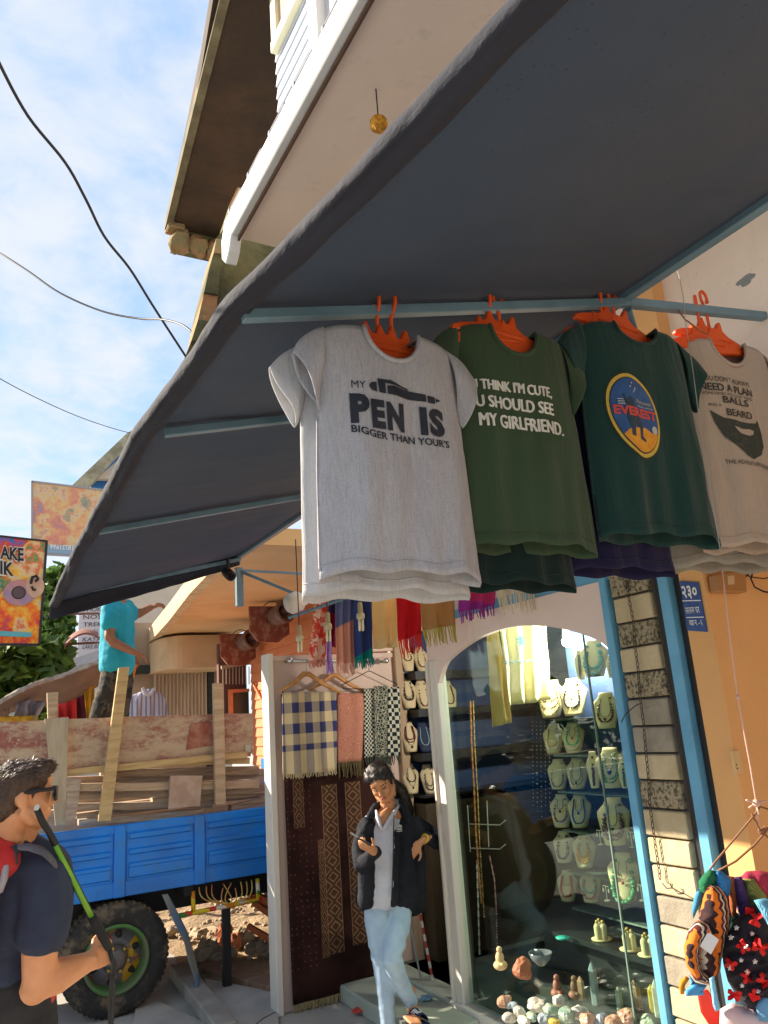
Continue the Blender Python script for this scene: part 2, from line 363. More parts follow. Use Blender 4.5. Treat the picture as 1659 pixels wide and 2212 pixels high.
# interior
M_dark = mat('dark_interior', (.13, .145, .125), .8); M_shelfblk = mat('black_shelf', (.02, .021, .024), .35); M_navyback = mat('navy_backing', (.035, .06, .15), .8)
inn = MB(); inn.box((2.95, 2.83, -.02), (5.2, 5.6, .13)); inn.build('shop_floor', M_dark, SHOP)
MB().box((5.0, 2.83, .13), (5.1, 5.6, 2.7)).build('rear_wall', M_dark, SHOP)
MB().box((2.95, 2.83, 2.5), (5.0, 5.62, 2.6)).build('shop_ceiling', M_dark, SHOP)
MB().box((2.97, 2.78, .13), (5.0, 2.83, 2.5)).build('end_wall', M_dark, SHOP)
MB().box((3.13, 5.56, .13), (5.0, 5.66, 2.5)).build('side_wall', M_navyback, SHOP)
MB().bevbox((2.80, 4.60, 0), (3.6, 5.44, .13), .01).build('door_step', mat('pale_green_step', (.42, .46, .38), .6, (.34, .38, .32), 4), SHOP)
MB().bevbox((2.42, 4.30, 0), (2.80, 5.44, .105), .01).build('lower_step', mat('pale_green_step', 0), SHOP)
MB().bevbox((2.80, 2.83, 0), (2.93, 4.60, .13), .006).build('window_sill', M_oldwhite, SHOP)
# glass of the window, two panes
def glass(name, tint, refl=1.0):
    g = G(name); t = g.n('ShaderNodeBsdfTransparent', Color=tint); gl = g.n('ShaderNodeBsdfGlossy', Roughness=.01, Color=(.95, 1, .97, 1))
    ge = g.n('ShaderNodeNewGeometry'); dt = g.n('ShaderNodeVectorMath', {'operation': 'DOT_PRODUCT'}, _0=ge.outputs['Normal'], _1=ge.outputs['Incoming']).outputs['Value']
    f = g.m('MULTIPLY', g.m('ADD', g.m('MULTIPLY', g.m('POWER', g.m('SUBTRACT', 1.0, g.m('ABSOLUTE', dt)), 5.0), .96), .04), refl)
    f = g.m('ADD', f, g.m('MULTIPLY', g.step(g.noise(3, 4), .5, .8), .02))
    g.set(g.out.inputs[0], g.n('ShaderNodeMixShader', _0=f, _1=t, _2=gl).outputs[0]); return g.mat
M_glass = glass('window_glass', (.88, .97, .91, 1), .9)
gp = MB().box((2.868, 2.88, .13), (2.876, 3.085, 2.44)).build('pane', M_glass, SHOP); MB().box((2.868, 3.095, .13), (2.876, 4.49, 2.44)).build('pane', M_glass, SHOP)
MB().box((2.867, 3.086, .13), (2.877, 3.094, 2.44)).build('pane_joint', mat('green_glass_edge', (.16, .22, .18), .2), SHOP)
# display wall beside the door
M_panel = M_pinkboard
DW = thing('display_wall', 'pink board wall by the shop door with a white edge post, hung with a carpet', 'wall', (2.5, 5.52, 0))
MB().box((2.02, 5.49, .0), (3.045, 5.56, 2.33)).build('board', M_panel, DW)
MB().bevbox((1.975, 5.44, 0), (2.02, 5.58, 2.36), .004).build('edge_post', M_oldwhite, DW)
MB().bevbox((3.045, 5.44, .12), (3.115, 5.56, 2.5), .006).build('door_jamb', mat('tan_jamb', (.40, .28, .18), .7), DW)
MB().bevbox((3.115, 5.455, .12), (3.13, 5.56, 2.5), .003).build('jamb_bead', mat('pale_bead', (.62, .45, .22), .7), DW)
MB().box((2.02, 5.47, 2.31), (3.045, 5.49, 2.345)).build('top_rail', M_pinkboard, DW)
MB().box((2.62, 5.465, 2.36), (3.2, 5.5, 2.6)).build('head_board', M_pinkboard, DW)
# ================================================================== awning
AW = thing('awning', 'black cloth awning stretched over blue steel bars above the shop front', 'awning', (1.3, 3.0, 2.9))
def canvas():
    g = G('black_canvas'); v = g.n('ShaderNodeTexVoronoi', Vector=g.co, Scale=38.0); dots = g.step(v.outputs['Distance'], .05, .16)
    big = g.noise(.9, 4); col = g.mix(g.step(big, .3, .7), (.050, .074, .118), (.070, .082, .112)); col = g.mix(g.m('MULTIPLY', g.m('SUBTRACT', 1.0, dots), .45), col, (.012, .012, .016))
    scr = g.step(g.noise(5, 3, .7, 1.5, g.scaled((1, 5, 1))), .70, .74); col = g.mix(g.m('MULTIPLY', scr, .25), col, (.16, .16, .17))
    return g.done(col, .75, g.m('ADD', g.noise(260, 2), g.m('MULTIPLY', g.noise(2.2, 3), 6.0)), .35, .004, trans=.14, spec=.25)
M_canvas = canvas()
M_hem = mat('black_hem', (.020, .023, .036), .85, (.013, .014, .024), 3, .3, .7, .9, 34, .008, aniso=(1, .35, 1))
def oX(y): return interp(y, [-3, .7, 1.8, 2.75, 4.5, 6.0, 6.8], [.80, .74, .56, .515, .55, .58, .60])
def czp(x, y):
    z = 2.955+(x-.593)*.24
    for a, b in ((-2.2, .2), (.2, 1.797), (1.797, 2.71), (2.71, 4.25), (4.25, 6.45)):
        if a < y <= b: z -= .035*sin(pi*(y-a)/(b-a))*min(1, (x-.45)*2)*min(1, max(0, (2.09-x)*4))
    e = min(1, abs(y-1.797)*3)*1.0; wr = .010*abs(nz(x*2.2+y*.5, y*5.5))+.006*nz(x*7, y*2.5)+.004*abs(nz(x*3, y*17, 4))
    return z+(.006*nz(x*3, y*3)-wr*e)*min(1, max(0, (2.10-x)*5))
def aw(u, v):
    y = -3+v*9.45; x = lerp(oX(y), 2.10, u); dr = .05*max(0, (y-5.2))*(1-u)
    return (x, y, czp(x, y)-dr)
c = MB().grid(aw, 70, 300); c.build('canopy', M_canvas, AW, smooth=True, solid=.004)
def hemf(u, v):                                   # rolled outer edge, hanging a hand's width
    y = -3+v*9.45; x = oX(y); z = czp(x, y)-.05*max(0, y-5.2); w = .012*nz(y*2.2, 5); a = u*pi*1.25
    r = .013+.004*nz(y*1.6, 2)+.004*nz(y*8, 4)
    if u < .6: k = u/.6*pi; return (x-sin(k)*r+w*.4+.004*nz(y*9, u*4), y, z-.016+cos(k)*.020)
    t = (u-.6)/.4; return (x+t*(.060+.02*nz(y*1.1, 7)), y, z-.034-.014*sin(t*pi)+t*.012+.014*nz(y*3, t)+.006*nz(y*9, t*2))
MB().grid(hemf, 16, 150).build('rolled_hem', M_hem, AW, smooth=True, solid=.004)
def endf(u, v):                                   # far end flap
    x = lerp(.585, 2.12, u); z = czp(x, 6.45)-.05*1.2*(1-u)
    d = .13*(1-.35*u)*(1-.4*sin(pi*u)*0)+.05*u*(1-u)
    return (x, 6.45+.03*sin(v*2)+.01*nz(x*5, v*2), z-v*d-.012*nz(x*6)*v)
MB().grid(endf, 36, 6).build('end_flap', M_hem, AW, smooth=True, solid=.004)
def bar(a, b, w=.032, name='frame_bar', m=M_steelblue): return MB().bar(a, b, w, w, b0=.003).build(name, m, AW)
bz = lambda x: 2.917+(x-.593)*.24
for y in (.2, 1.797, 2.71, 4.25, 6.42): bar((.84 if y < 1 else .61, y, bz(.61)), (2.11, y, bz(2.11)))
bar((2.095, -3, 3.30), (2.095, 6.45, 3.30), .038)

bar((2.11, 1.797, bz(2.11)), (3.0, 1.797, 3.40), .034)
bar((2.10, 1.797, 3.25), (2.85, 2.3, 2.62), .034, 'strut')
e = at(640, 1220, 0, 2.85); bar((2.08, 6.42, 3.18), (2.85, 6.42, 3.16), .022, 'strut'); bar((2.09, 6.40, 3.17), (2.86, 5.62, 2.62), .026, 'strut')
MB().bevbox((2.06, 6.38, 2.86), (2.12, 6.44, 3.2), .004).build('end_tube', M_steelblue, AW)
# ================================================================== unfinished concrete building next door
CB = thing('concrete_building', 'unfinished concrete house with a projecting stained slab and mossy broken brick wall', 'building', (2.2, 4.5, 0))
zs = 6.0
q = [at(470, -60, 2, zs), at(435, 150, 2, zs), at(398, 330, 2, zs), at(362, 492, 2, zs), at(395, 520, 2, zs), at(440, 545, 2, zs)]
far = q[3].y
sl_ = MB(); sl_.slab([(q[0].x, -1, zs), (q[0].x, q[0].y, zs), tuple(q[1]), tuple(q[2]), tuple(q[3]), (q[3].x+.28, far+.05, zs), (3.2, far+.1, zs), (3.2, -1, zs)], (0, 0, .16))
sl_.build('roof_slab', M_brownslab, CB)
b_ = MB(); b_.box((q[3].x-.025, 2.6, zs-.03), (q[3].x+.03, far, zs+.05)); b_.map(lambda v: v+Vector((lerp(q[0].x-q[3].x, 0, min(1, max(0, (v.y-q[0].y)/(far-q[0].y)))), 0, 0))); b_.build('slab_edge', mat('pale_mortar', (.17, .15, .085), .9, (.10, .085, .05), 6), CB)
EB = MB().box((q[3].x+.05, far-.02, zs-.16), (q[3].x+.8, far+.12, zs-.005)).build('end_beam', M_moss, CB); rb = random.Random(9)
for k in range(5):
    b_ = MB(); x0 = q[3].x+.02+k*.15; b_.ell((x0+.08, far+.0, zs-.10-.012*k), (.095, .10, .10+.03*rb.random()), 12, 8); b_.map(lambda v: v+Vector((.05*nz(v.x*9, v.y*9, v.z*9), .05*nz(v.y*8, v.z*8), .06*nz(v.x*13, v.z*12, v.y*9)))); b_.build('brick', M_brick, EB)
MB().bevbox((q[3].x-.02, far-.12, zs-.06), (q[3].x+.12, far+.02, zs-.004), .01).build('beam_stub', M_brick, CB)
# party wall with a raking broken edge
PY = 3.62
def wallpoly(pts): return [at(x, y, 1, PY) for x, y in pts]
edge = [(513, 405), (496, 440), (487, 490), (467, 515), (462, 545), (452, 580), (441, 630), (428, 690), (414, 735), (398, 775), (380, 850)]
inner = [(x+16+3*((i*7) % 5), y+6) for i, (x, y) in enumerate(edge)]
w_ = wallpoly(inner+[(520, 900), (700, 800), (640, 420), (545, 395)]); MB().slab(w_, (.05, .45, 0)).build('party_wall', M_moss, CB)
for i in range(len(edge)-1):                     # ragged brick ends along the edge
    a, b, c_, d = edge[i], edge[i+1], (inner[i+1][0]+8, inner[i+1][1]), (inner[i][0]+8, inner[i][1])
    o = MB(); o.slab([at(x, y, 1, PY-.01-.02*(i % 2)) for x, y in (a, b, c_, d)], (.04, .40, 0)); o.build('brick', M_moss if i % 3 else M_brick, CB)
o = MB(); o.slab([at(x, y, 1, PY-.05) for x, y in ((513, 405), (536, 405), (532, 440), (522, 470), (524, 500), (490, 495), (497, 440))], (.05, .2, 0)); o.build('brick', M_brick, CB)
# ================================================================== orange boarded house across the alley
OH = thing('orange_house', 'orange boarded house with ochre overhanging slab and a round-cornered balcony', 'building', (4.5, 10, 0))
M_or = mat('orange_boards', (.66, .24, .10), .75, (.58, .19, .075), 2.5, .3, .7, .2, 50, .003, aniso=(1, .5, 4))
OX = 4.0
for k in range(24):
    z = .35+k*.135
    o = MB(); o.slab([(OX-.022, 8.4, z), (OX-.004, 8.4, z+.133), (OX+.05, 8.4, z+.133), (OX+.05, 8.4, z)], (0, 11.75-8.4, 0)); o.build('board', M_or, OH)
MB().box((OX+.05, 8.45, 0), (OX+3, 11.8, 4.2)).build('house_wall', mat('house_wall', (.45, .22, .12), .8), OH)
o = MB(); a, b = at(652, 1490, 0, OX-.05), at(700, 1600, 0, OX-.05); o.bar(at(548, 1478, 0, OX-.04), at(592, 1560, 0, OX-.04), .03); o.build('conduit', M_or, OH)
ZS = 3.42
fe = [at(x, y, 2, ZS) for x, y in ((520, 1185), (470, 1235), (430, 1280), (380, 1335), (330, 1390))]
o = MB(); o.slab([tuple(p) for p in fe]+[(4.2, fe[-1].y+.3, ZS), (4.2, fe[0].y-.2, ZS), (fe[0].x, fe[0].y-.2, ZS)], (0, 0, .16)); o.build('overhang_slab', mat('ochre_soffit', (.68, .45, .22), .85, (.60, .38, .17), 1.2), OH)
o = MB(); 
for i in range(len(fe)-1):
    a, b = fe[i], fe[i+1]; o.slab([a+Vector((-.10, 0, -.02)), b+Vector((-.10, 0, -.02)), b+Vector((.02, 0, -.02)), a+Vector((.02, 0, -.02))], (0, 0, .24))
o.map(lambda v: v+Vector((.03*nz(v.y*8, v.z*5), 0, .03*nz(v.y*9, 4)))); o.build('slab_edge', mat('pale_rough_edge', (.62, .50, .30), .95, (.50, .36, .20), 9), OH)
# round-cornered balcony box under the far end
o = MB(); p0 = at(335, 1452, 1, 13.4); p1 = at(540, 1452, 1, 12.2); ztop = at(420, 1392, 1, 13).z
prof = []
for k in range(9): t = k/8*pi/2; prof.append((p0.x+.35-.35*cos(t)-.0, 13.0-.35*sin(t) if False else 13.4-.7*sin(t)))
poly = [(p0.x, 14.6)]+prof+[(4.0, 12.7), (4.0, 14.6)]
o.slab([(x, y, p0.z) for x, y in poly], (0, 0, ztop-p0.z+.12)); o.build('balcony_box', mat('tan_render', (.60, .42, .24), .85, (.5, .34, .18), 2), OH)
# windows with grille beside the boards
o = MB(); o.box((3.55, 12.0, 1.6), (4.0, 12.1, 3.15)); o.build('side_wall', mat('dark_red_wall', (.13, .06, .045), .8), OH)
wfm = MB(); A, B = at(492, 1490, 1, 11.97), at(538, 1590, 1, 11.97)
wfm.box((A.x, 11.90, B.z-.3), (B.x, 11.97, B.z-.24)); wfm.box((A.x, 11.90, A.z-.05), (B.x, 11.97, A.z)); wfm.box((A.x, 11.90, B.z-.24), (A.x+.06, 11.97, A.z-.05)); wo_ = wfm.build('window_frame', M_or, OH)
MB().box((A.x+.06, 11.94, B.z-.24), (B.x, 11.96, A.z-.05)).build('pane', mat('dark_pane', (.05, .05, .04), .25), wo_)
for k in range(9):
    t = k/8; p = at(lerp(482, 538, t), 1440, 1, 11.9); q_ = at(lerp(482, 538, t), 1478, 1, 11.9); MB().tube([p, q_], .008, 5).build('grille_bar', mat('grille_paint', (.33, .28, .2), .6), OH)
MB().bar(at(478, 1442, 1, 11.88), at(540, 1432, 1, 11.88), .05).build('grille_rail', mat('grille_paint', 0), OH)
# rear shop under the balcony: dark frame, pale corrugated shutter
SH = thing('shutter_shop', 'small shop behind the truck with a pale corrugated shutter in a dark frame', 'building', (3, 14, 0))
sy = 13.9; a, b = at(330, 1455, 1, sy), at(448, 1560, 1, sy)
def shut(u, v): x = lerp(a.x, b.x, u); return (x, sy+.03*sin(u*2*pi*15), lerp(b.z-.6, a.z, v))
MB().grid(shut, 121, 2).build('shutter', mat('pale_shutter', (.62, .52, .38), .6, (.50, .40, .28), 3, .4, .7, aniso=(1, 1, .3)), SH, smooth=True)
MB().box((a.x-.5, sy-.12, a.z), (b.x+.25, sy+.1, a.z+.14)).build('lintel', mat('dark_green_frame', (.02, .03, .025), .6), SH)
MB().box((b.x, sy-.1, 0), (b.x+.1, sy+.1, a.z)).build('jamb', mat('dark_green_frame', 0), SH)
MB().box((a.x-.8, sy+.12, 0), (4.2, sy+.3, a.z+.9)).build('back_wall', mat('tan_back_wall', (.45, .33, .22), .85), SH)
o = MB(); o.box((a.x-.55, sy-.1, a.z-.0), (a.x-.35, sy+.12, a.z+1.0)); o.build('pale_pillar', mat('pale_blue_pillar', (.50, .62, .68), .7), SH)
# two rusty drums on red plates under the overhang
M_rust = mat('rust_red', (.20, .055, .03), .85, (.30, .16, .10), 9, .45, .65, .5, 40, .01); M_rustd = mat('rust_dark', (.13, .075, .06), .7, (.22, .14, .11), 7)
for i, (px, py, Y, s_, lab) in enumerate(((583, 1345, 9.6, .27, 'rusty red square plate with round drum, the nearer one under the overhang'), (515, 1400, 11.3, .27, 'rusty red plate with round drum, the farther one above the dark window'))):
    p = at(px, py, 1, Y); f = thing('rusty_drum', lab, 'fixture', p, 'rusty drums under the orange house overhang')
    o = MB(); o.slab([p+Vector((-s_, 0, s_*.8)), p+Vector((s_*1.0, 0, s_*.8)), p+Vector((s_*1.0, 0, -s_*.55)), p+Vector((s_*.4, 0, -s_*.95)), p+Vector((-s_*.6, 0, -s_*.9)), p+Vector((-s_, 0, -s_*.4))], (0, .05, 0)); o.build('plate', M_rust, f)
    Mx = Matrix.Rotation(radians(78), 3, 'X') @ Matrix.Rotation(radians(18), 3, 'Y')
    o = MB(); o.lathe([(.0, .0), (.10, .0), (.13, .05), (.13, .2), (.15, .22), (.15, .25), (.11, .25), (.10, .1), (0, .1)], p+Vector((.05, -.02, .06)), 20, Mx); o.build('drum', M_rustd, f, smooth=True)
    o = MB(); o.tube([p+Vector((.10, -.05, .1)), p+Vector((.22, -.22, .18))], .055, 10); o.build('nozzle', M_rustd, f, smooth=True)
    o = MB(); o.tube([p+Vector((.16*cos(t), -.12, .08+.18*sin(t))) for t in np.linspace(.2, 2.9, 12)], .007, 5); o.build('wire_loop', M_rustd, f)
# ================================================================== far street
def bldg(name, label, x0, x1, y0, y1, z1, m, roof=None):
    t = thing(name, label, 'building', ((x0+x1)/2, y0, 0)); MB().box((x0, y0, 0), (x1, y1, z1)).build('wall', m, t); return t
FB = thing('blue_cream_building', 'far building with mossy slab roof, cream soffit and blue band behind the awning edge', 'building', (-2, 22, 0))
def fb(pts, y, off, name, m): MB().slab([at(x, yy, 1, y) for x, yy in pts], off).build(name, m, FB)
fb([(152, 1052), (275, 935), (330, 905), (330, 930), (280, 960), (180, 1062), (178, 1075)], 20, (0, 3, 0), 'roof_slab', mat('mossy_roof_edge', (.42, .38, .26), .95, (.22, .2, .13), 3))
fb([(180, 1062), (196, 1050), (196, 1078), (178, 1080)], 20, (0, .4, 0), 'pale_cornice', M_white)
fb([(190, 1040), (330, 1030), (330, 1088), (190, 1088)], 20.6, (0, 2, 0), 'blue_band', mat('royal_blue_wall', (.03, .17, .45), .7))
fb([(205, 1030), (290, 962), (330, 940), (330, 1034), (205, 1034)], 20.3, (0, .2, 0), 'soffit', mat('cream_soffit', (.62, .52, .40), .8))
fb([(187, 1046), (192, 1046), (292, 958), (288, 956)], 20.1, (0, .2, 0), 'blue_trim', mat('royal_blue_wall', 0))
a_, b_2 = at(240, 1088, 1, 20.9), at(340, 1088, 1, 20.9); MB().box((a_.x, 20.9, 0), (b_2.x+2, 22.8, a_.z+.1)).build('wall', mat('cream_soffit', 0), FB)
# pale building and house far behind
PB = bldg('pale_house', 'pale plastered house far down the street behind the letter board', -3.6, 3.3, 21, 30, 4.2, mat('pale_plaster', (.62, .58, .50), .8, (.5, .46, .4), 1))
p_ = at(140, 1360, 1, 20.98)
for px in (135, 300, 318): 
    p_ = at(px, 1355, 1, 20.98); w = MB().box((p_.x-.3, 20.94, p_.z-.5), (p_.x+.3, 20.99, p_.z+.5)).build('window', mat('dull_blue_window', (.25, .42, .52), .3), PB)
GR = thing('grey_roof_house', 'low house with a grey corrugated roof behind the tree', 'building', (-3, 18, 0))
o = MB(); o.slab([at(x, y, 1, 17.5) for x, y in ((150, 1405), (240, 1402), (245, 1450), (165, 1452))], (0, 2.5, .5)); o.build('roof', mat('grey_tin', (.36, .38, .42), .6, (.28, .3, .34), 12, aniso=(9, 1, 1)), GR)
MB().box((-4.5, 18, 0), (-1, 20, 3.0)).build('wall', mat('pale_plaster', 0), GR)
# ================================================================== signs, stall, wires, trees
def banner_mat(name, seed, pale=0.0):
    g = G(name); co = g.n('ShaderNodeMapping', Vector=g.co, Location=(seed, seed*2, 0)).outputs[0]
    w = g.n('ShaderNodeVectorMath', {'operation': 'ADD'}, _0=co, _1=g.n('ShaderNodeVectorMath', {'operation': 'SCALE'}, _0=g.noise(3.5, 3, .6, 0, co, 1), Scale=.45).outputs[0]).outputs[0]
    v = g.n('ShaderNodeTexVoronoi', {'feature': 'SMOOTH_F1'}, Vector=w, Scale=3.4, Smoothness=.6); n = g.m('ADD', g.m('MULTIPLY', g.xyz(v.outputs['Color'])[0], .36), g.m('ADD', .34, g.m('MULTIPLY', g.m('SUBTRACT', g.noise(9, 4, .7, 0, co), .5), .5)))
    ramp = g.n('ShaderNodeValToRGB', Fac=n); cr = ramp.color_ramp
    cols = [(.30, '#3a6fb0'), (.38, '#d8402a'), (.45, '#e8852a'), (.52, '#e6b93c'), (.58, '#d9c79a'), (.64, '#e07038'), (.70, '#5d9a5a'), (.78, '#5a3a70')]
    cr.elements[0].position, cr.elements[0].color = cols[0][0], lin(cols[0][1])+(1,); cr.elements[1].position, cr.elements[1].color = cols[-1][0], lin(cols[-1][1])+(1,)
    for p, c in cols[1:-1]: e = cr.elements.new(p); e.color = lin(c)+(1,)
    col = g.mix(pale, ramp.outputs[0], (.55, .5, .42)); return g.done(col, .6, trans=.15)
def sign_on(t, quad, m, name, off=.02):
    MB().slab(quad, (0, off, 0)).build(name, m, t)
def printed(t, txt, a, b, c_, m, name='lettering', bold=.02, sx=1.0, dy=-.012):
    """lettering along a -> b with height towards c_ (world points), a little proud of the board"""
    a, b, c_ = Vector(a), Vector(b), Vector(c_); vs, fs = text_mesh(txt, 1.0, bold); X = [v[0] for v in vs]; Y = [v[1] for v in vs]
    x0, x1, y1 = min(X), max(X), max(Y); y0 = min(0, min(Y)) if False else 0
    o = MB(); o.add([a+(b-a)*((v[0]-x0)/(x1-x0))+(c_-a)*(v[1]/y1)+Vector((0, dy, 0)) for v in vs], fs); return o.build(name, m, t, fix=False)
M_ink = mat('black_ink', (.012, .012, .015), .6); M_inkw = mat('white_ink', (.78, .78, .76), .6)
BY = 11.0
SG = thing('painted_sign', 'bright painted blade sign with guitar picture and big black letters at the left edge', 'sign', at(20, 1395, 1, BY))
def bq(x, y): return at(x, y, 1, BY)
sign_on(SG, [bq(-120, 1145), bq(100, 1169), bq(84, 1392), bq(-120, 1390)], banner_mat('painted_banner', 3.1), 'board')
fr = MB(); fr.bar(bq(-120, 1145), bq(101, 1169), .025); fr.bar(bq(101, 1168), bq(85, 1394), .03); fr.bar(bq(85, 1393), bq(-120, 1391), .03); fr.build('frame', M_black, SG)
MB().tube([bq(-125, 1100), (bq(-125, 1100).x, BY, 0)], .04, 8).build('sign_pole', M_gray, SG)
L_ = lambda x, y: bq(x, y)+Vector((0, -.03, 0))
M_outl = mat('pale_outline', (.7, .66, .55), .6)
for txt, x0, y0, x1, y1, h in (('AKE', 0, 1207, 51, 1212, 27), ('IK', 0, 1240, 29, 1245, 28)):
    printed(SG, txt, L_(x0-2, y0+1), L_(x1+2, y1+1), L_(x0-2, y0-h-2), M_outl, 'lettering_outline', .07, dy=.0)
    printed(SG, txt, L_(x0, y0), L_(x1, y1), L_(x0, y0-h), M_ink, 'lettering', .03, dy=-.008)
def disc(t, x, y, r, m, name, d=0, n=24, sx=1):
    c_ = L_(x, y)+Vector((0, -d, 0)); k = r*BY/FPX; MB().slab([c_+Vector((k*sx*cos(2*pi*i/n), 0, k*sin(2*pi*i/n))) for i in range(n)], (0, .004, 0)).build(name, m, t)
disc(SG, 42, 1281, 26, mat('guitar_rose', (.50, .22, .18), .6, (.28, .2, .3), 9), 'guitar_body', 0, sx=1.1); disc(SG, 40, 1281, 13, M_ink, 'sound_hole', .004); disc(SG, 40, 1281, 11, mat('brown_hole', (.10, .06, .06), .6), 'sound_hole', .007)
disc(SG, 76, 1268, 22, mat('face_tan', (.62, .42, .25), .7, (.5, .3, .2), 8), 'painted_face', .002, sx=.75)
o = MB(); o.tube([L_(x, y)+Vector((0, -.012, 0)) for x, y in ((66, 1262), (69, 1248), (78, 1245), (82, 1252), (76, 1257))], .018, 5); o.tube([L_(x, y)+Vector((0, -.012, 0)) for x, y in ((68, 1268), (71, 1275), (77, 1275))], .016, 5); o.build('painted_features', M_ink, SG)
o = MB(); o.slab([L_(x, y) for x, y in ((-40, 1361), (68, 1367), (66, 1377), (-40, 1373))], (0, .006, 0)); o.build('teal_strip', mat('teal_strip', (.10, .38, .42), .6), SG)
# far sign, seen from behind
B2 = 15.5
S2 = thing('far_sign', 'pale painted sign board behind the awning edge, lettering reversed', 'sign', at(140, 1200, 1, B2))
b2 = lambda x, y: at(x, y, 1, B2)
sign_on(S2, [b2(68, 1041), b2(260, 1064), b2(250, 1205), b2(68, 1195)], banner_mat('pale_banner', 7.7, .45), 'board')
fr = MB(); fr.bar(b2(68, 1040), b2(262, 1063), .035); fr.bar(b2(69, 1040), b2(69, 1196), .035); fr.bar(b2(69, 1196), b2(252, 1206), .035); fr.build('frame', M_gray, S2); MB().tube([b2(244, 1070)+Vector((0, .08, 0)), Vector((b2(244, 1070).x, B2+.08, 0))], .035, 8).build('sign_pole', M_gray, S2)
o = MB(); o.slab([b2(100, 1177)+Vector((0, -.02, 0)), b2(250, 1186)+Vector((0, -.02, 0)), b2(250, 1203)+Vector((0, -.02, 0)), b2(100, 1195)+Vector((0, -.02, 0))], (0, .01, 0)); o.build('blue_strip', mat('dull_blue_strip', (.22, .36, .48), .6), S2)
printed(S2, '8018721699', b2(172, 1190), b2(108, 1186), b2(172, 1180), M_inkw, 'number', .01, dy=-.03)
# letter board behind the worker
LB = thing('letter_board', 'pale board of black handwritten lines behind the worker', 'sign', at(190, 1420, 1, 14)); l3 = lambda x, y: at(x, y, 1, 14)
sign_on(LB, [l3(172, 1305), l3(240, 1300), l3(240, 1395), l3(166, 1420)], mat('pale_board', (.60, .62, .68), .7), 'board')
for i, txt in enumerate(('PHUKT', 'NOSE', 'TREKS', 'TOURS CC', 'KAYAK', 'LAKE BOAT')):
    y = 1322+i*16; printed(LB, txt, l3(180+i*-.5, y), l3(228, y-2), l3(180, y-9), M_ink, 'lettering', .0, dy=-.02)
# tarp stall with hanging clothes
ST = thing('tarp_stall', 'market stall under a sagging brown tarpaulin at the left', 'stall', at(120, 1560, 1, 10.5)); s3 = lambda x, y, Y=10.5: at(x, y, 1, Y)
tl = [(-30, 1545), (5, 1512), (40, 1492), (80, 1475), (130, 1460), (175, 1442), (225, 1425), (300, 1408)]
bl = [(-30, 1570), (20, 1540), (60, 1530), (90, 1522), (140, 1518), (180, 1500), (225, 1475), (300, 1440)]
def tarp(u, v):
    x0, y0 = [interp(u, np.linspace(0, 1, 8), [p[k] for p in tl]) for k in (0, 1)]; x1, y1 = [interp(u, np.linspace(0, 1, 8), [p[k] for p in bl]) for k in (0, 1)]
    return s3(lerp(x0, x1, v), lerp(y0, y1, v), 9.7+1.2*v+.08*sin(u*14+v*3))
MB().grid(tarp, 50, 10).build('tarpaulin', mat('brown_tarp', (.17, .10, .06), .85, (.12, .07, .045), 3), ST, smooth=True, solid=.01)
def tarpedge(u, v): p = Vector(tarp(u, 0)); return p+Vector((0, -.02, .02-.05*v+.015*nz(u*30, v)))
MB().grid(tarpedge, 60, 3).build('tarp_hem', mat('pale_tarp_hem', (.36, .31, .25), .85, (.24, .19, .15), 12), ST, smooth=True, solid=.02)
for k, px in enumerate((14, 118, 224)): MB().tube([s3(px, 1600, 10.4), s3(px, 1510, 10.4)], .025, 6).build('pole', M_wood, ST)
def cloth(name, label, cat, quadtop, quadbot, Y, m, folds=6, amp=.05, group=None, parent=None, thick=.006):
    """hanging cloth between a top line and a bottom line given as picture points at depth Y"""
    (a, b), (c_, d) = quadtop, quadbot
    def f(u, v):
        x = lerp(lerp(a[0], b[0], u), lerp(c_[0], d[0], u), v); y = lerp(lerp(a[1], b[1], u), lerp(c_[1], d[1], u), v)
        p = at(x, y, 1, Y); p.y += amp*sin(u*pi*folds+1.5*nz(v*2, u*2, a[0]*.1))*(.4+.6*v); p.z += .3*amp*nz(u*5, a[0])*v; return p
    o = MB().grid(f, 10*max(3, folds), 12).build(name, m, parent, smooth=True, solid=thick)
    return tag(o, label, cat, group) if label else o
mk = lambda n, c: mat(n, c, .85, tuple(v*.7 for v in c), 5)
cloth('hanging_cloth', 'bright red cloth hanging under the brown tarpaulin', 'cloth', ((128, 1500), (165, 1495)), ((125, 1560), (165, 1560)), 10.9, mk('red_cloth', (.55, .03, .03)), 4)
cloth('hanging_cloth', 'maroon cloth hanging beside the bright red cloth', 'cloth', ((165, 1495), (190, 1485)), ((165, 1560), (196, 1560)), 11.0, mk('maroon_cloth', (.10, .015, .03)), 3)
cloth('hanging_cloth', 'yellow cloth hanging behind the legs of the worker', 'cloth', ((180, 1480), (205, 1450)), ((188, 1555), (202, 1555)), 10.8, mk('yellow_cloth', (.70, .40, .03)), 3)
cloth('hanging_cloth', 'orange yellow cloth hanging behind the leaning timber', 'cloth', ((270, 1420), (300, 1425)), ((225, 1560), (262, 1560)), 10.6, mk('orange_cloth', (.72, .33, .02)), 4)
cloth('hanging_cloth', 'yellow sheet hanging low at the left end of the stall', 'cloth', ((0, 1548), (80, 1545)), ((0, 1580), (85, 1575)), 10.2, mk('yellow_sheet', (.62, .36, .03)), 5)
cloth('hanging_cloth', 'pale grey cloth slung at the left end of the stall', 'cloth', ((40, 1510), (100, 1515)), ((28, 1560), (80, 1552)), 10.3, mk('grey_cloth', (.36, .33, .36)), 4, .1)
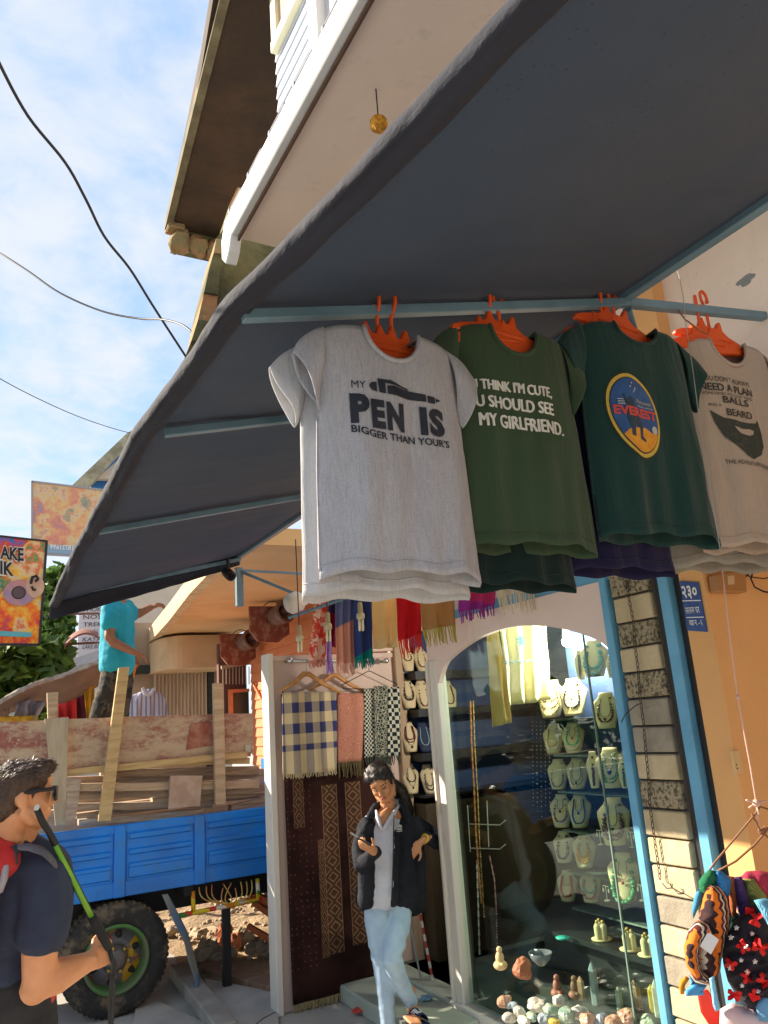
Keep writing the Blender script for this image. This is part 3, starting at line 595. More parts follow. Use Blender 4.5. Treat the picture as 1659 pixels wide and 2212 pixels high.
# striped shirt on the shutter
def sshirt():
    g = G('striped_shirt_cloth'); x = g.xyz()[0]; s_ = g.m('SINE', g.m('MULTIPLY', x, 90.0)); return g.done(g.mix(g.step(s_, .2, .6), (.46, .47, .54), (.20, .20, .33)), .85)
t = thing('hung_shirt', 'pale striped collared shirt hanging in front of the corrugated shutter', 'shirt', at(320, 1500, 1, 13.5))
def hs(u, v):
    w0 = interp(v, [0, .1, .35, 1], [14, 30, 40, 46]); x = 320+w0*(u*2-1)-3*v; y = 1488+62*v+6*abs(u*2-1)*(1-v); p = at(x, y, 1, 13.5); p.y += .05*sin(u*22)*v-.10*(1-(u*2-1)**2); return p
MB().grid(hs, 40, 10).build('body', sshirt(), t, smooth=True, solid=.01)
o = MB(); o.tube([at(x, y, 1, 13.36) for x, y in ((308, 1486), (314, 1498), (320, 1503), (327, 1497), (333, 1487))], .03, 6); o.build('collar', mat('pale_collar', (.5, .5, .55)), t)
# red roof cloth and poles
t = thing('red_parasol_cloth', 'crumpled red and white cloth lying on the tarpaulin edge', 'cloth', s3(190, 1470))
def rc(u, v): p = at(lerp(130, 240, u)+8*v, lerp(1478-52*u, 1490-30*u, v)-10*sin(pi*v), 1, 10.9); p.y += .1*nz(u*6, v*4); return p
MB().grid(rc, 24, 8).build('cloth', mat('red_white_cloth', (.55, .08, .07), .85, (.60, .42, .36), 9, .45, .55), t, smooth=True)
# ---- wires
M_wire = mat('black_wire', (.012, .014, .018), .5)
def wire(label, pts, r, d0, d1, far=None):
    n = len(pts); P = []
    for i in range(n-1):
        p0, p1, p2, p3 = pts[max(0, i-1)], pts[i], pts[i+1], pts[min(n-1, i+2)]
        for k in range(6):
            t = k/6; q = [0.5*((2*p1[j])+(-p0[j]+p2[j])*t+(2*p0[j]-5*p1[j]+4*p2[j]-p3[j])*t*t+(-p0[j]+3*p1[j]-3*p2[j]+p3[j])*t**3) for j in (0, 1)]
            s_ = (i+t)/(n-1); P.append(atd(q[0], q[1], lerp(d0, d1, s_)))
    P.append(atd(*pts[-1], d1)); e0 = P[0]-P[2]; e0.normalize(); P.insert(0, P[0]+e0*14); P = P+[at(*far, 1, 9.5)] if far else P; return tag(MB().tube(P, r, 6).build('overhead_wire', M_wire, None, smooth=True), label, 'wire')
wire('thick black cable running down the sky to the awning edge', [(-25, 80), (0, 140), (60, 250), (140, 350), (185, 430), (225, 510), (280, 580), (330, 660), (398, 765), (440, 830)], .012, 4.6, 7.5, (600, 1120))
wire('thin wire sagging across the sky to the mossy wall', [(-40, 525), (0, 547), (60, 585), (130, 633), (220, 672), (300, 688), (350, 690), (390, 700), (415, 717)], .007, 6.0, 4.6)
wire('faint low wire crossing the sky above the far sign', [(-40, 790), (0, 818), (80, 860), (170, 900), (260, 930), (330, 945)], .006, 9, 14, None)
# ---- trees
M_leafs = [mat('leaf_dark', (.05, .11, .022), .6, trans=.35), mat('leaf_mid', (.085, .17, .03), .6, trans=.4), mat('leaf_light', (.16, .26, .045), .6, trans=.45)]
def leafcloud(mbs, c0, R, n, size, rng):
    for _ in range(n):
        d = Vector((rng.gauss(0, 1), rng.gauss(0, 1), rng.gauss(0, 1))).normalized()*(rng.random()**.4)
        p = Vector(c0)+Vector((d.x*R[0], d.y*R[1], d.z*R[2])); a = Vector((rng.gauss(0, 1), rng.gauss(0, 1), rng.gauss(0, .6))).normalized(); b = a.cross(Vector((rng.gauss(0, 1), rng.gauss(0, 1), rng.gauss(0, 1)))).normalized()
        L = size*(.7+.6*rng.random()); W = L*.38; nn = a.cross(b)
        mbs[rng.choice((0, 0, 1, 1, 2))].add([p, p+a*L*.45+b*W-nn*L*.06, p+a*L, p+a*L*.45-b*W-nn*L*.06], [(0, 1, 2), (0, 2, 3)])
def tree(label, base, clumps, n, size, seed, trunk=True):
    rng = random.Random(seed); t = thing('street_tree', label, 'tree', base); mbs = [MB(), MB(), MB()]
    for c0, R in clumps: leafcloud(mbs, c0, R, n, size, rng)
    cr = MB()
    for m, b in zip(M_leafs, mbs): cr.use(m).add(b.v, b.f)
    cr.build('crown', None, t, fix=False)
    tr = MB(); cen = sum((Vector(c[0]) for c in clumps), Vector())/len(clumps)
    tr.tube([Vector(base), Vector(base).lerp(cen, .5)+Vector((.1, 0, 0)), cen], [.13, .1, .05], 8)
    for c0, R in clumps: tr.tube([Vector(base).lerp(cen, .6), Vector(c0)], [.05, .015], 6)
    tr.build('trunk', mat('bark', (.12, .085, .05), .9), t, smooth=True)
T1 = lambda x, y, Y: tuple(at(x, y, 1, Y))
tree('leafy green tree behind the painted sign with broad near leaves', (-2.9, 13, 0), [(T1(20, 1420, 12.5), (.55, .5, .35)), (T1(60, 1450, 12.5), (.5, .5, .35)), (T1(95, 1425, 12.8), (.35, .5, .3)), (T1(0, 1480, 12.5), (.45, .5, .4)), (T1(110, 1470, 12.8), (.25, .4, .2))], 260, .26, 3)
tree('tall dark green tree seen between the painted sign and the awning', (-2.9, 19, 0), [(T1(112, 1290, 18), (.5, .8, .7)), (T1(120, 1340, 18), (.45, .8, .7)), (T1(130, 1260, 18), (.3, .6, .4)), (T1(105, 1380, 18), (.5, .8, .6))], 420, .2, 5)
tree('low dark shrub under the brown tarpaulin', (-1.6, 12, 0), [(T1(105, 1545, 11.5), (.4, .3, .25)), (T1(130, 1550, 11.5), (.3, .3, .2))], 200, .13, 8)
# brown sunshade and cross poles beside the painted sign
t = thing('sunshade', 'small brown curved sunshade on poles right of the painted sign', 'sunshade', at(170, 1380, 1, 13))
def sh(u, v): p = at(lerp(137, 212, u), 1392-30*sin(pi*u*.8)**.8+10*v-4*u, 1, 13-v*.5); return p
MB().grid(sh, 14, 5).build('shade', mat('brown_shade', (.20, .085, .06), .8), t, smooth=True, solid=.02)
o = MB(); o.tube([at(100, 1394, 1, 12.8), at(215, 1388, 1, 12.8)], .02, 6); o.tube([at(104, 1327, 1, 12.8), at(215, 1325, 1, 12.8)], .02, 6); o.build('pole', M_rustd, t)
# ================================================================== hangers and T-shirts on the awning bar
M_orange = mat('orange_plastic', (.85, .13, .02), .38, (.75, .10, .015), 6, trans=.25)
BARY = 1.797
def heather(name, c, dark, amt=.5, tr=.16):
    g = G(name); n = g.noise(420, 2, .8); n2 = g.noise(1.0, 3, .6, 0, g.scaled((160, 160, 18))); f = g.m('ADD', g.m('MULTIPLY', g.step(n, .40, .66), .75), g.m('MULTIPLY', g.step(n2, .42, .62), .25))
    soft = g.mix(g.noise(3, 3), (.92,)*3, (1.06,)*3); col = g.mix(1.0, g.mix(g.m('MULTIPLY', f, amt), c, dark), soft, 'MULTIPLY')
    fold = g.noise(1, 4, .6, .6, g.scaled((16, 16, 3)))
    return g.done(col, .92, g.m('ADD', g.m('MULTIPLY', fold, 3.0), g.m('MULTIPLY', n, .12)), .55, .006, trans=tr, spec=.15, sheen=.15)
def hanger(label, x, y, z, ang, hookturn, drop=.10, tilt=0):
    """orange plastic hanger: hook over the bar at (x, y, z), body dropped below it, turned by ang about z"""
    t = thing('coat_hanger', label, 'hanger', (x, y, z), 'orange plastic hangers on the awning bar')
    Rz = Matrix.Rotation(ang, 3, 'Z'); Rh = Matrix.Rotation(hookturn, 3, 'Z'); o3 = Vector((x, y, z)); Ty = Matrix.Rotation(tilt, 3, 'Y')
    hk = [Vector((.026*cos(a), 0, .006+.026*sin(a))) for a in np.linspace(-.5, pi, 12)]
    hk += [Vector((-.026, 0, -.01)), Vector((-.012, 0, -.035)), Vector((0, 0, -.055)), Vector((0, 0, -drop-.02))]
    o = MB(); o.tube([o3+Rh @ p for p in hk], [.0062]*len(hk), 8); o.ell(o3+Rh @ hk[0], .009, 8, 6); o.build('hook', M_orange, t, smooth=True)
    half = [(0, -.002), (.026, -.002), (.040, .030), (.047, .033), (.053, .022), (.060, -.006), (.085, -.024), (.155, -.046), (.185, -.062), (.185, -.078), (.150, -.078), (.085, -.085), (0, -.090)]
    pts = half+[(-x_, z_) for x_, z_ in half[-2:0:-1]]
    def place(p): return o3+Vector((0, 0, -drop))+Rz @ (Ty @ Vector(p))
    o = MB(); o.slab([place((a, -.011, b)) for a, b in pts], Rz @ Vector((0, .022, 0))); o.build('body', M_orange, t, bev=.004)
    o = MB(); o.slab([place((a, -.018, b)) for a, b in ((-.085, -.040), (.085, -.040), (.10, -.052), (-.10, -.052))], Rz @ Vector((0, .036, 0))); o.build('rib', M_orange, t, bev=.003)
    return t
def tshirt(label, m, pos, ang, L=.72, S=1.0, seed=0, printfn=None, tag_m=None, sleeve=(1, 1), neck=1.0, hemdrop=0, scoop=.10):
    """pos: middle of the neckline; local s to the right, d towards the viewer's back, z up"""
    t = thing('t_shirt', label, 't-shirt', pos, 't-shirts on the awning bar'); rng = random.Random(seed); ph = [rng.random()*6.28 for _ in range(8)]
    Rz = Matrix.Rotation(ang, 3, 'Z'); P0 = Vector(pos)
    def W(s, d, z): return P0+Rz @ Vector((s*S, d*S, z*S))
    Ln = L
    def halfw(z):                                  # half width at depth z below the neck
        return interp(-z, [0, .02, .06, .19, .30, Ln], [.224, .230, .236, .238, .243, .258])
    def drape(s, z):
        k = min(1, max(0, -z-.06)/.5)
        return .008*k*sin(s*22+ph[0]+.8*sin(z*4+ph[1]))+.004*k*sin(s*63+ph[2]-z*3)+.007*nz(s*7+seed, z*4)+.006*nz(s*16, z*5+seed)*k
    def depth(s, z, w): u = min(1, abs(s)/w); return .052*(1-u**4)*(.55+.45*min(1, -z/.25+.3))
    nw = .093*neck
    def top(s, front):
        a = abs(s)
        if a < nw:
            k = sqrt(max(0, 1-(a/nw)**2)); return -.004-(scoop if front else .022)*k
        return -.003-.020*((a-nw)/.13)**3-.005*((a-nw)/.13)
    def surf(u, v, front):
        s0 = (u*2-1); zt = top(s0*.228, front); z = lerp(zt, -Ln, v); w = halfw(z); s = s0*w
        hem = -.012*(s0**2)+.006*sin(s0*9+ph[3])+hemdrop*s0
        z += v**3*hem
        d = -depth(s, z, w)+drape(s, z) if front else depth(s, z, w)*.8+drape(s+.3, z)*.8-(.0)
        if front and v > .955: d -= .004
        if not front: z -= .012*v
        return W(s, d, z)
    b = MB(); us = 61
    b.grid(lambda u, v: surf(u, v, True), us, 44); b.grid(lambda u, v: surf(u, v, False), us, 44)
    # join the two sheets at the sides
    off = us*44
    for j in range(43):
        for i in (0, us-1): b.f.append((j*us+i, off+j*us+i, off+(j+1)*us+i, (j+1)*us+i)); b.mi.append(0)
    for a in range(us-1):
        s0 = (a+.5)/(us-1)*2-1
        if abs(s0*.228) > nw+.004: b.f.append((a, a+1, off+a+1, off+a)); b.mi.append(0)
    b.build('body', m, t, smooth=True, solid=.0025)
    for sg in (-1, 1):                             # short sleeves, hanging
        k = sleeve[0] if sg < 0 else sleeve[1]
        def sl(u, v):
            a = u*2*pi
            top_ = Vector((sg*.212, 0, -.010)); bot_ = Vector((sg*.232, 0, -.20))
            c0 = (top_+bot_)/2; c1 = Vector((sg*(.268+.045*k), -.010, -.195))
            c = c0.lerp(c1, v); hl = lerp((top_-bot_).length/2, .088, v); ax = (top_-bot_).normalized().lerp(Vector((sg*.42, 0, .90)).normalized(), v).normalized()
            dd = lerp(.026, .024, v)*sin(a)+.008*sin(a*3+ph[4])*v; q = c+ax*(hl*cos(a)); bend = .012*sin(pi*v)*max(0, cos(a))**2; q += Vector((sg*bend, 0, bend*.3))
            if v > .7: q += Vector((0, 0, .010*(v-.7)/.3*sin(a*2+ph[5]*sg)))
            return W(q.x, q.y+dd+.008*nz(q.x*14+seed, q.z*12), q.z)
        MB().grid(sl, 26, 14, True).build('sleeve', m, t, smooth=True, solid=.003)
    rim = []; N = 22
    for i in range(N): s = nw*cos(pi*i/(N-1)); z = top(s, True); rim.append(W(s*1.0, -depth(s, z, .228)-.003, z))
    for i in range(1, N-1): s = -nw*cos(pi*i/(N-1)); z = top(s, False); rim.append(W(s, depth(s, z, .228)*.8+.002, z))
    MB().tube(rim, .0075, 8, closed=True, sy=1.0).build('collar', m, t, smooth=True)
    # stitched hem line
    hl = []
    for i in range(41):
        p = surf(i/40, .955, True); hl.append(p+Rz @ Vector((0, -.0025, 0)))
    MB().tube(hl, .0016, 4).build('hem_stitch', m, t, smooth=True)
    def onto(s, z, off=.004): w = halfw(z); return W(s, -depth(s, z, w)+drape(s, z)-off, z)
    if printfn: printfn(t, onto)
    if tag_m: MB().slab([W(s, .030, z) for s, z in ((-.022, -.030), (.022, -.030), (.022, -.056), (-.022, -.056))], Rz @ Vector((0, .002, 0))).build('size_tag', tag_m, t)
    return t
def refine(vs, fs, maxlen):
    bm = bmesh.new(); V = [bm.verts.new(v) for v in vs]
    for f in fs:
        try: bm.faces.new([V[i] for i in f])
        except ValueError: pass
    bmesh.ops.triangulate(bm, faces=bm.faces[:])
    for _ in range(3):
        e = [e for e in bm.edges if e.calc_length() > maxlen]
        if not e: break
        bmesh.ops.subdivide_edges(bm, edges=e, cuts=1); bmesh.ops.triangulate(bm, faces=bm.faces[:])
    bm.verts.index_update(); r = [v.co.copy() for v in bm.verts], [[v.index for v in f.verts] for f in bm.faces]; bm.free(); return r
def ptext(t, onto, txt, s0, s1, z0, h, m, name='lettering', bold=.02, skew=0.0, off=.005, wave=None, heavy=0):
    """lettering printed on a shirt between s0..s1, baseline z0, capital height h"""
    vs, fs = text_mesh(txt, 1.0, bold); X = [v[0] for v in vs]; x0, x1 = min(X), max(X); cap = .73
    vs = [(lerp(s0, s1, (v[0]-x0)/(x1-x0)), z0+v[1]/cap*h, 0) for v in vs]; vs, fs = refine(vs, fs, .03)
    o = MB(); o.add([onto(v.x, v.y+skew*(v.x-s0)+(wave(v.x) if wave else 0), off) for v in vs], fs)
    if heavy: o.add([onto(v.x+heavy, v.y+skew*(v.x-s0)+.0012, off+.0007) for v in vs], fs); o.add([onto(v.x+heavy*.5, v.y+skew*(v.x-s0)-.0012, off+.0014) for v in vs], fs)
    return o.build(name, m, t, fix=False)
def pshape(t, onto, pts, m, name, off=.005, grid=.03):
    vs, fs = refine([(p[0], p[1], 0) for p in pts], [tuple(range(len(pts)))], grid); o = MB(); o.add([onto(v.x, v.y, off) for v in vs], fs); return o.build(name, m, t, fix=False)
M_print = mat('navy_black_print', (.010, .013, .022), .6, (.018, .022, .036), 30); M_printw = mat('white_print', (.72, .72, .66), .6, (.60, .60, .55), 40)
M_printk = mat('black_print', (.03, .03, .028), .6)
# front grey shirt
GX = 1.035
def pr_pen(t, on):
    a = lambda x: (x-826)/(1028-640)*.55/.96                # picture columns to shirt widths
    zz_ = lambda y: -(y-733)/(1280-733)*.755/.96+.004
    w = lambda s: .012*exp(-((s+.06)/.05)**2)-.028*(s+.1)
    ptext(t, on, 'MY', a(722), a(750), zz_(884), .024, M_print, 'lettering', .0)
    for name, pts in (('pen_cap', ((758, 874), (764, 868), (774, 866), (774, 888), (764, 886), (758, 880))), ('pen_clip_ring', ((777, 866), (776, 858), (790, 858), (793, 864), (793, 889), (779, 888))),
                      ('pen_clip', ((776, 858), (806, 858), (828, 867), (846, 872), (843, 875), (812, 867), (793, 866))), ('pen_barrel', ((797, 871), (812, 869), (835, 875), (885, 878), (885, 894), (840, 894), (815, 890), (797, 889))),
                      ('pen_grip', ((889, 879), (908, 879), (908, 894), (889, 895))), ('pen_tip', ((911, 881), (924, 884), (911, 890)))):
        k = lambda x, y: (a(x if x < 890 else x), zz_(y))
        pshape(t, on, [k(x, y) for x, y in pts], M_print, name)
    k = .0
    ptext(t, on, 'P', a(717), a(755), zz_(954), .082, M_print, 'lettering', .06); ptext(t, on, 'E', a(758), a(788), zz_(962), .081, M_print, 'lettering', .06); ptext(t, on, 'N', a(792), a(831), zz_(963), .080, M_print, 'lettering', .06)
    ptext(t, on, 'I', a(868), a(884), zz_(963), .080, M_print, 'lettering', .06); ptext(t, on, 'S', a(889), a(927), zz_(962), .080, M_print, 'lettering', .055)
    ptext(t, on, "BIGGER THAN YOUR'S", a(717), a(934), zz_(986), .022, M_print, 'lettering', .02, wave=lambda s: .016*exp(-((s-a(717))/.05)**2)-.003)
M_heather = heather('grey_heather', (.54, .54, .58), (.17, .17, .20), .55, .22)
M_heather2 = heather('pale_heather', (.62, .62, .63), (.28, .28, .31), .4, .25)
tshirt('pale grey heather t-shirt hanging foremost, printed with a pen and big dark letters', M_heather, (GX, 1.765, 2.925), 0, .74, .96, 1, pr_pen, mat('red_white_tag', (.50, .08, .10), .7, (.7, .6, .6), 60), (.2, .25))
tshirt('pale grey t-shirt directly behind the pen shirt, its hem and left sleeve showing', M_heather2, (GX-.012, 1.835, 2.905), -.02, .735, .99, 5, None, None, (.6, .2))
hanger('orange hanger carrying the pen shirt, hook seen edge-on', 1.028, BARY, 3.052, 0, pi/2-.12, .105)
hanger('orange hanger just behind the one with the pen shirt', 1.075, BARY, 3.058, 0.03, pi/2+.18, .115)
# green shirt
gtxt = {}
def pr_green(t, on):
    for txt, s0, s1, z, h in (('IF YOU THINK I\u2019M CUTE,', -.285, .103, -.245, .037), ('YOU SHOULD SEE', -.255, .104, -.308, .043), ('MY GIRLFRIEND.', -.185, .140, -.375, .046)):
        ptext(t, on, txt, s0, s1, z, h, M_printw, 'lettering', 0, -.02, heavy=.0042)
M_green = heather('forest_green_cotton', (.050, .085, .046), (.026, .050, .026), .35, .14)
tshirt('forest green t-shirt with white lettering, right of the grey pen shirt', M_green, (1.520, 1.80, 3.045), radians(-3), .755, .96, 11, pr_green, None, (.3, .1))
tshirt('dark bottle green t-shirt hanging behind the forest green one, hem showing below', heather('bottle_green_cotton', (.010, .028, .026), (.006, .016, .016), .4), (1.49, 1.90, 2.965), radians(-4), .76, .98, 12)
hanger('orange hanger carrying the forest green shirt', 1.492, BARY, 3.162, radians(-3), .35, .085, .12)
hanger('orange hanger behind the forest green shirt, only its hook tip showing', 1.452, BARY, 3.152, radians(-4), 1.2, .10)
# dark green shirt with round badge
def pr_badge(t, on):
    c0 = (-.085, -.345); rx, rz = .097, .140
    def oval(k, n=40, top=0, rot=.14):
        return [(c0[0]+k*rx*cos(a)*(1+.06*sin(a))+rot*k*rz*-sin(a)*.55, c0[1]+k*rz*sin(a)+.05*k*rx*cos(a)*-1) for a in np.linspace(0, 2*pi, n, endpoint=False)]
    pshape(t, on, oval(1.07), mat('badge_dark_rim', (.02, .03, .012), .6), 'badge_rim', .004)
    pshape(t, on, oval(1.02), mat('badge_gold', (.62, .42, .06), .6, (.50, .36, .07), 30), 'badge_rim', .0055); pshape(t, on, oval(.93), mat('badge_dark_rim', 0), 'badge_rim', .0065)
    pshape(t, on, oval(.90), mat('badge_blue', (.025, .10, .30), .6, (.02, .07, .22), 25), 'badge_field', .0075)
    sn = [p for p in oval(.90) if p[1] < c0[1]-.055]; sn.sort(key=lambda p: math.atan2(p[1]-c0[1], p[0]-c0[0])); sn += [(c0[0]+.055, c0[1]-.058), (c0[0]+.03, c0[1]-.042), (c0[0]-.01, c0[1]-.046), (c0[0]-.04, c0[1]-.052)]
    pshape(t, on, sn, mat('badge_orange', (.72, .34, .02), .6, (.60, .24, .02), 30), 'badge_ground', .0085)
    mf = mat('badge_figure', (.018, .045, .075), .6)
    F = lambda pts: [(c0[0]+x*.001, c0[1]+z*.001) for x, z in pts]
    pshape(t, on, F(((-38, 22), (-34, 50), (-20, 62), (-8, 50), (-4, 22), (6, -10), (20, -42), (14, -72), (28, -86), (26, -92), (2, -84), (4, -48), (-10, -30), (-18, -52), (-20, -78), (-36, -74), (-34, -50), (-42, -14))), mf, 'badge_figure', .0095)
    pshape(t, on, F(((-44, 68), (-40, 70), (-36, 20), (-42, 20))), mf, 'badge_figure', .0095)
    mr_ = mat('badge_red', (.55, .07, .06), .6)
    ptext(t, on, 'EVEREST', c0[0]-.083, c0[0]+.083, c0[1]-.000, .030, mr_, 'lettering', .045, -.09, .0105)
    mw = mat('badge_pale', (.45, .50, .48), .6)
    ptext(t, on, 'Personal', c0[0]+.006, c0[0]+.066, c0[1]+.040, .014, mat('badge_yellow', (.50, .45, .20), .6), 'lettering', 0, -.09, .0105); ptext(t, on, 'SPECIAL EDITION', c0[0]+.006, c0[0]+.072, c0[1]+.027, .006, mw, 'lettering', .01, -.09, .0105)
    for k in range(3): pshape(t, on, F(((-66, 52-k*8), (-46+k*2, 50-k*8), (-46+k*2, 47-k*8), (-66, 49-k*8))), mw, 'badge_line', .0105)
    for x, z in ((-6, 108), (-14, 95), (6, 90), (-2, 78), (4, 86)): pshape(t, on, F(((x-3, z), (x, z+4), (x+3, z), (x, z-4))), mw, 'badge_star', .0105)
    pshape(t, on, [(c0[0]+.068+.011*cos(a), c0[1]-.048+.014*sin(a)) for a in np.linspace(0, 2*pi, 14, endpoint=False)], mw, 'badge_emblem', .0095)
M_teal = heather('dark_teal_cotton', (.014, .050, .046), (.009, .030, .030), .3, .10)
tshirt('dark green t-shirt with an oval mountain badge in blue and gold', M_teal, (2.065, 1.78, 3.150), radians(-3), .735, 1.06, 21, pr_badge, mat('white_tag', (.7, .7, .7)), (.4, .25), 1.0, scoop=.07)
tshirt('navy t-shirt hanging behind the dark green badge shirt, violet hem below', heather('navy_cotton', (.018, .016, .062), (.010, .010, .035), .3), (1.95, 1.91, 3.09), radians(-4), .78, 1.04, 22, None, None, (1.0, .2))
hanger('orange hanger carrying the dark green badge shirt', 2.030, BARY, 3.300, radians(-3), .25, .085, .16)
hanger('orange hanger behind the badge shirt, hook leaning left', 1.965, BARY, 3.275, radians(-3), 1.0, .10)
# beige shirt with beard
def pr_beard(t, on):
    for txt, s0, s1, z, h, b in (('YOU DON\u2019T ALWAYS', -.125, .10, -.145, .020, .008), ('NEED A PLAN', -.135, .105, -.182, .029, .02), ('SOMETIMES YOU JUST NEED', -.13, .10, -.200, .011, .0), ('BALLS', -.052, .070, -.233, .027, .015), ('AND A', -.115, -.062, -.246, .012, 0), ('BEARD', -.046, .076, -.282, .028, .015), ('THE ADVENTURE BEGINS', -.085, .135, -.465, .016, .008)):
        ptext(t, on, txt, s0-.05, s1-.05, z-.035, h, M_printk, 'lettering', b, -.05)
    P_ = lambda pts: [(x*.001-.05, z*.001-.035) for x, z in pts]
    pshape(t, on, P_(((-112, -262), (-60, -292), (-20, -298), (12, -303), (50, -306), (92, -302), (104, -288), (116, -340), (116, -388), (92, -422), (50, -440), (36, -446), (10, -432), (-26, -402), (-70, -362), (-98, -308))), mat('beard_print', (.028, .034, .028), .7, (.06, .07, .055), 60, .5, .7), 'beard_print', .005)
    pshape(t, on, P_(((-26, -322), (10, -332), (46, -330), (66, -336), (58, -350), (40, -356), (2, -350), (-14, -340))), M_beige, 'beard_gap', .0062)
M_beige = heather('beige_heather', (.50, .41, .34), (.30, .24, .19), .45, .16)
tshirt('beige t-shirt with a black beard print, at the right end of the bar', M_beige, (2.60, 1.80, 3.195), radians(-6), .79, 1.05, 31, pr_beard, mat('white_tag', 0), (.3, .3), .95)
tshirt('grey t-shirt behind the beige beard shirt, shoulder and hem showing', heather('warm_grey_heather', (.36, .33, .28), (.20, .18, .15), .45, .16), (2.53, 1.92, 3.185), radians(-6), .82, 1.06, 32)
hanger('orange hanger carrying the beige beard shirt', 2.555, BARY, 3.395, radians(-6), .2, .13, .12)
hanger('orange hanger behind the beige beard shirt', 2.50, BARY, 3.36, radians(-6), .7, .13)
MB().tube([atd(1465, 670, 2.72), atd(1480, 690, 2.72), atd(1510, 712, 2.75), atd(1528, 722, 2.78)], .003, 6).build('bent_wire', M_rustd if False else mat('bent_wire', (.25, .09, .04), .5)); tag(bpy.data.objects['bent_wire'], 'thin bent brown wire hooked beside the beige shirt hanger', 'wire')
tag(MB().tube([at(x, y, 1, 1.60) for x, y in ((1455, 560), (1468, 600), (1476, 642), (1480, 690), (1497, 800), (1516, 950), (1536, 1060), (1556, 1190))], .0014, 5).build('hanging_thread', mat('pale_thread', (.4, .4, .38), .6)), 'thin pale thread hanging in front of the badge shirt', 'thread')
# ================================================================== blue truck with timber
TY = 6.15
TR = thing('cargo_truck', 'blue cargo truck loaded with old timber, dropside bed and green rimmed wheel', 'truck', (1.2, 7.0, 0))
def bluepaint():
    g = G('truck_blue'); c = g.mix(g.step(g.noise(2.2, 5, .65), .38, .66), (.004, .215, .74), (.012, .16, .56)); x, y, z = g.xyz()[:3]
    dust = g.m('MULTIPLY', g.step(g.noise(6, 5, .7), .48, .70), .45); c = g.mix(dust, c, (.06, .20, .42)); chip = g.step(g.noise(46, 4, .75), .665, .69); c = g.mix(g.m('MULTIPLY', chip, .8), c, (.11, .055, .03)); scr = g.step(g.noise(5, 3, .75, 1.2, g.scaled((1, 1, 14))), .66, .70); c = g.mix(g.m('MULTIPLY', scr, .35), c, (.10, .24, .48))
    return g.done(c, .42, g.noise(9, 4), .25, .012, coat=.08)
M_tblue = bluepaint()
M_tdark = mat('chassis_black', (.018, .016, .015), .7)
XA, XB, ZB, ZT = -.75, 2.75, .755, 1.235
W_ = 1.62
o = MB(); o.box((XA, TY, ZB), (XB, TY+.03, ZB+.105)); o.box((XA, TY, ZT-.06), (XB, TY+.035, ZT)); o.box((XA, TY+.012, ZB+.105), (XB, TY+.03, ZT-.06)); o.build('side_rail', M_tblue, TR, bev=.006)
fr_x = [0.0, .92+.35, 1.93]
px_ = [at(x, 1900, 1, TY).x for x in (258, 432, 583)]
for i, x in enumerate([-.55, px_[0], px_[1], 2.47]): MB().bevbox((x-.04, TY-.018, ZB), (x+.04, TY+.012, ZT), .008).build('stake_post', M_tblue, TR)
xs_ = [-.55, px_[0], px_[1], 2.47]
for i in range(3):                                # pressed panels with swages
    a, b = xs_[i]+.05, xs_[i+1]-.05
    MB().box((a, TY+.004, ZB+.10), (b, TY+.02, ZT-.055)).build('side_panel', M_tblue, TR)
    for zc, hh in ((ZB+.155, .03), (ZB+.29, .012), (ZB+.20, .010), (ZT-.085, .014)):
        o = MB(); o.slab([(a+.015, TY-.012, zc-hh), (a+.015, TY-.012, zc+hh), (a+.015, TY+.006, zc+hh+.012), (a+.015, TY+.006, zc-hh-.012)], (b-a-.03, 0, 0)); o.build('swage', M_tblue, TR)
o = MB(); o.box((XA, TY+W_, ZB), (XB, TY+W_+.03, ZT)); o.box((XB-.03, TY+.03, ZB), (XB, TY+W_, ZT+.3)); o.box((XA, TY+.03, ZB), (XA+.03, TY+W_, ZT)); o.build('far_side', M_tblue, TR)
MB().box((XA, TY+.03, ZB), (XB, TY+W_, ZB+.05)).build('bed_floor', M_tdark, TR)
o = MB(); o.box((XA+.1, TY+.35, .55), (3.6, TY+.47, .70)); o.box((XA+.1, TY+1.15, .55), (3.6, TY+1.27, .70))
for x in (-.3, .55, 1.55, 2.3): o.box((x, TY+.05, .68), (x+.07, TY+W_, ZB))
o.build('chassis', M_tdark, TR)
# cab, mostly hidden behind the carpet wall
o = MB(); o.slab([(2.85, TY+.02, .5), (3.75, TY+.02, .5), (3.85, TY+.02, 1.15), (3.65, TY+.02, 1.75), (2.85, TY+.02, 1.8)], (0, W_-.04, 0)); o.build('cab', M_tblue, TR, bev=.03)
o = MB(); o.slab([(2.95, TY+.012, 1.2), (3.6, TY+.012, 1.2), (3.5, TY+.012, 1.68), (2.95, TY+.012, 1.7)], (0, .012, 0)); o.build('cab_window', mat('dark_window', (.03, .04, .045), .1), TR)
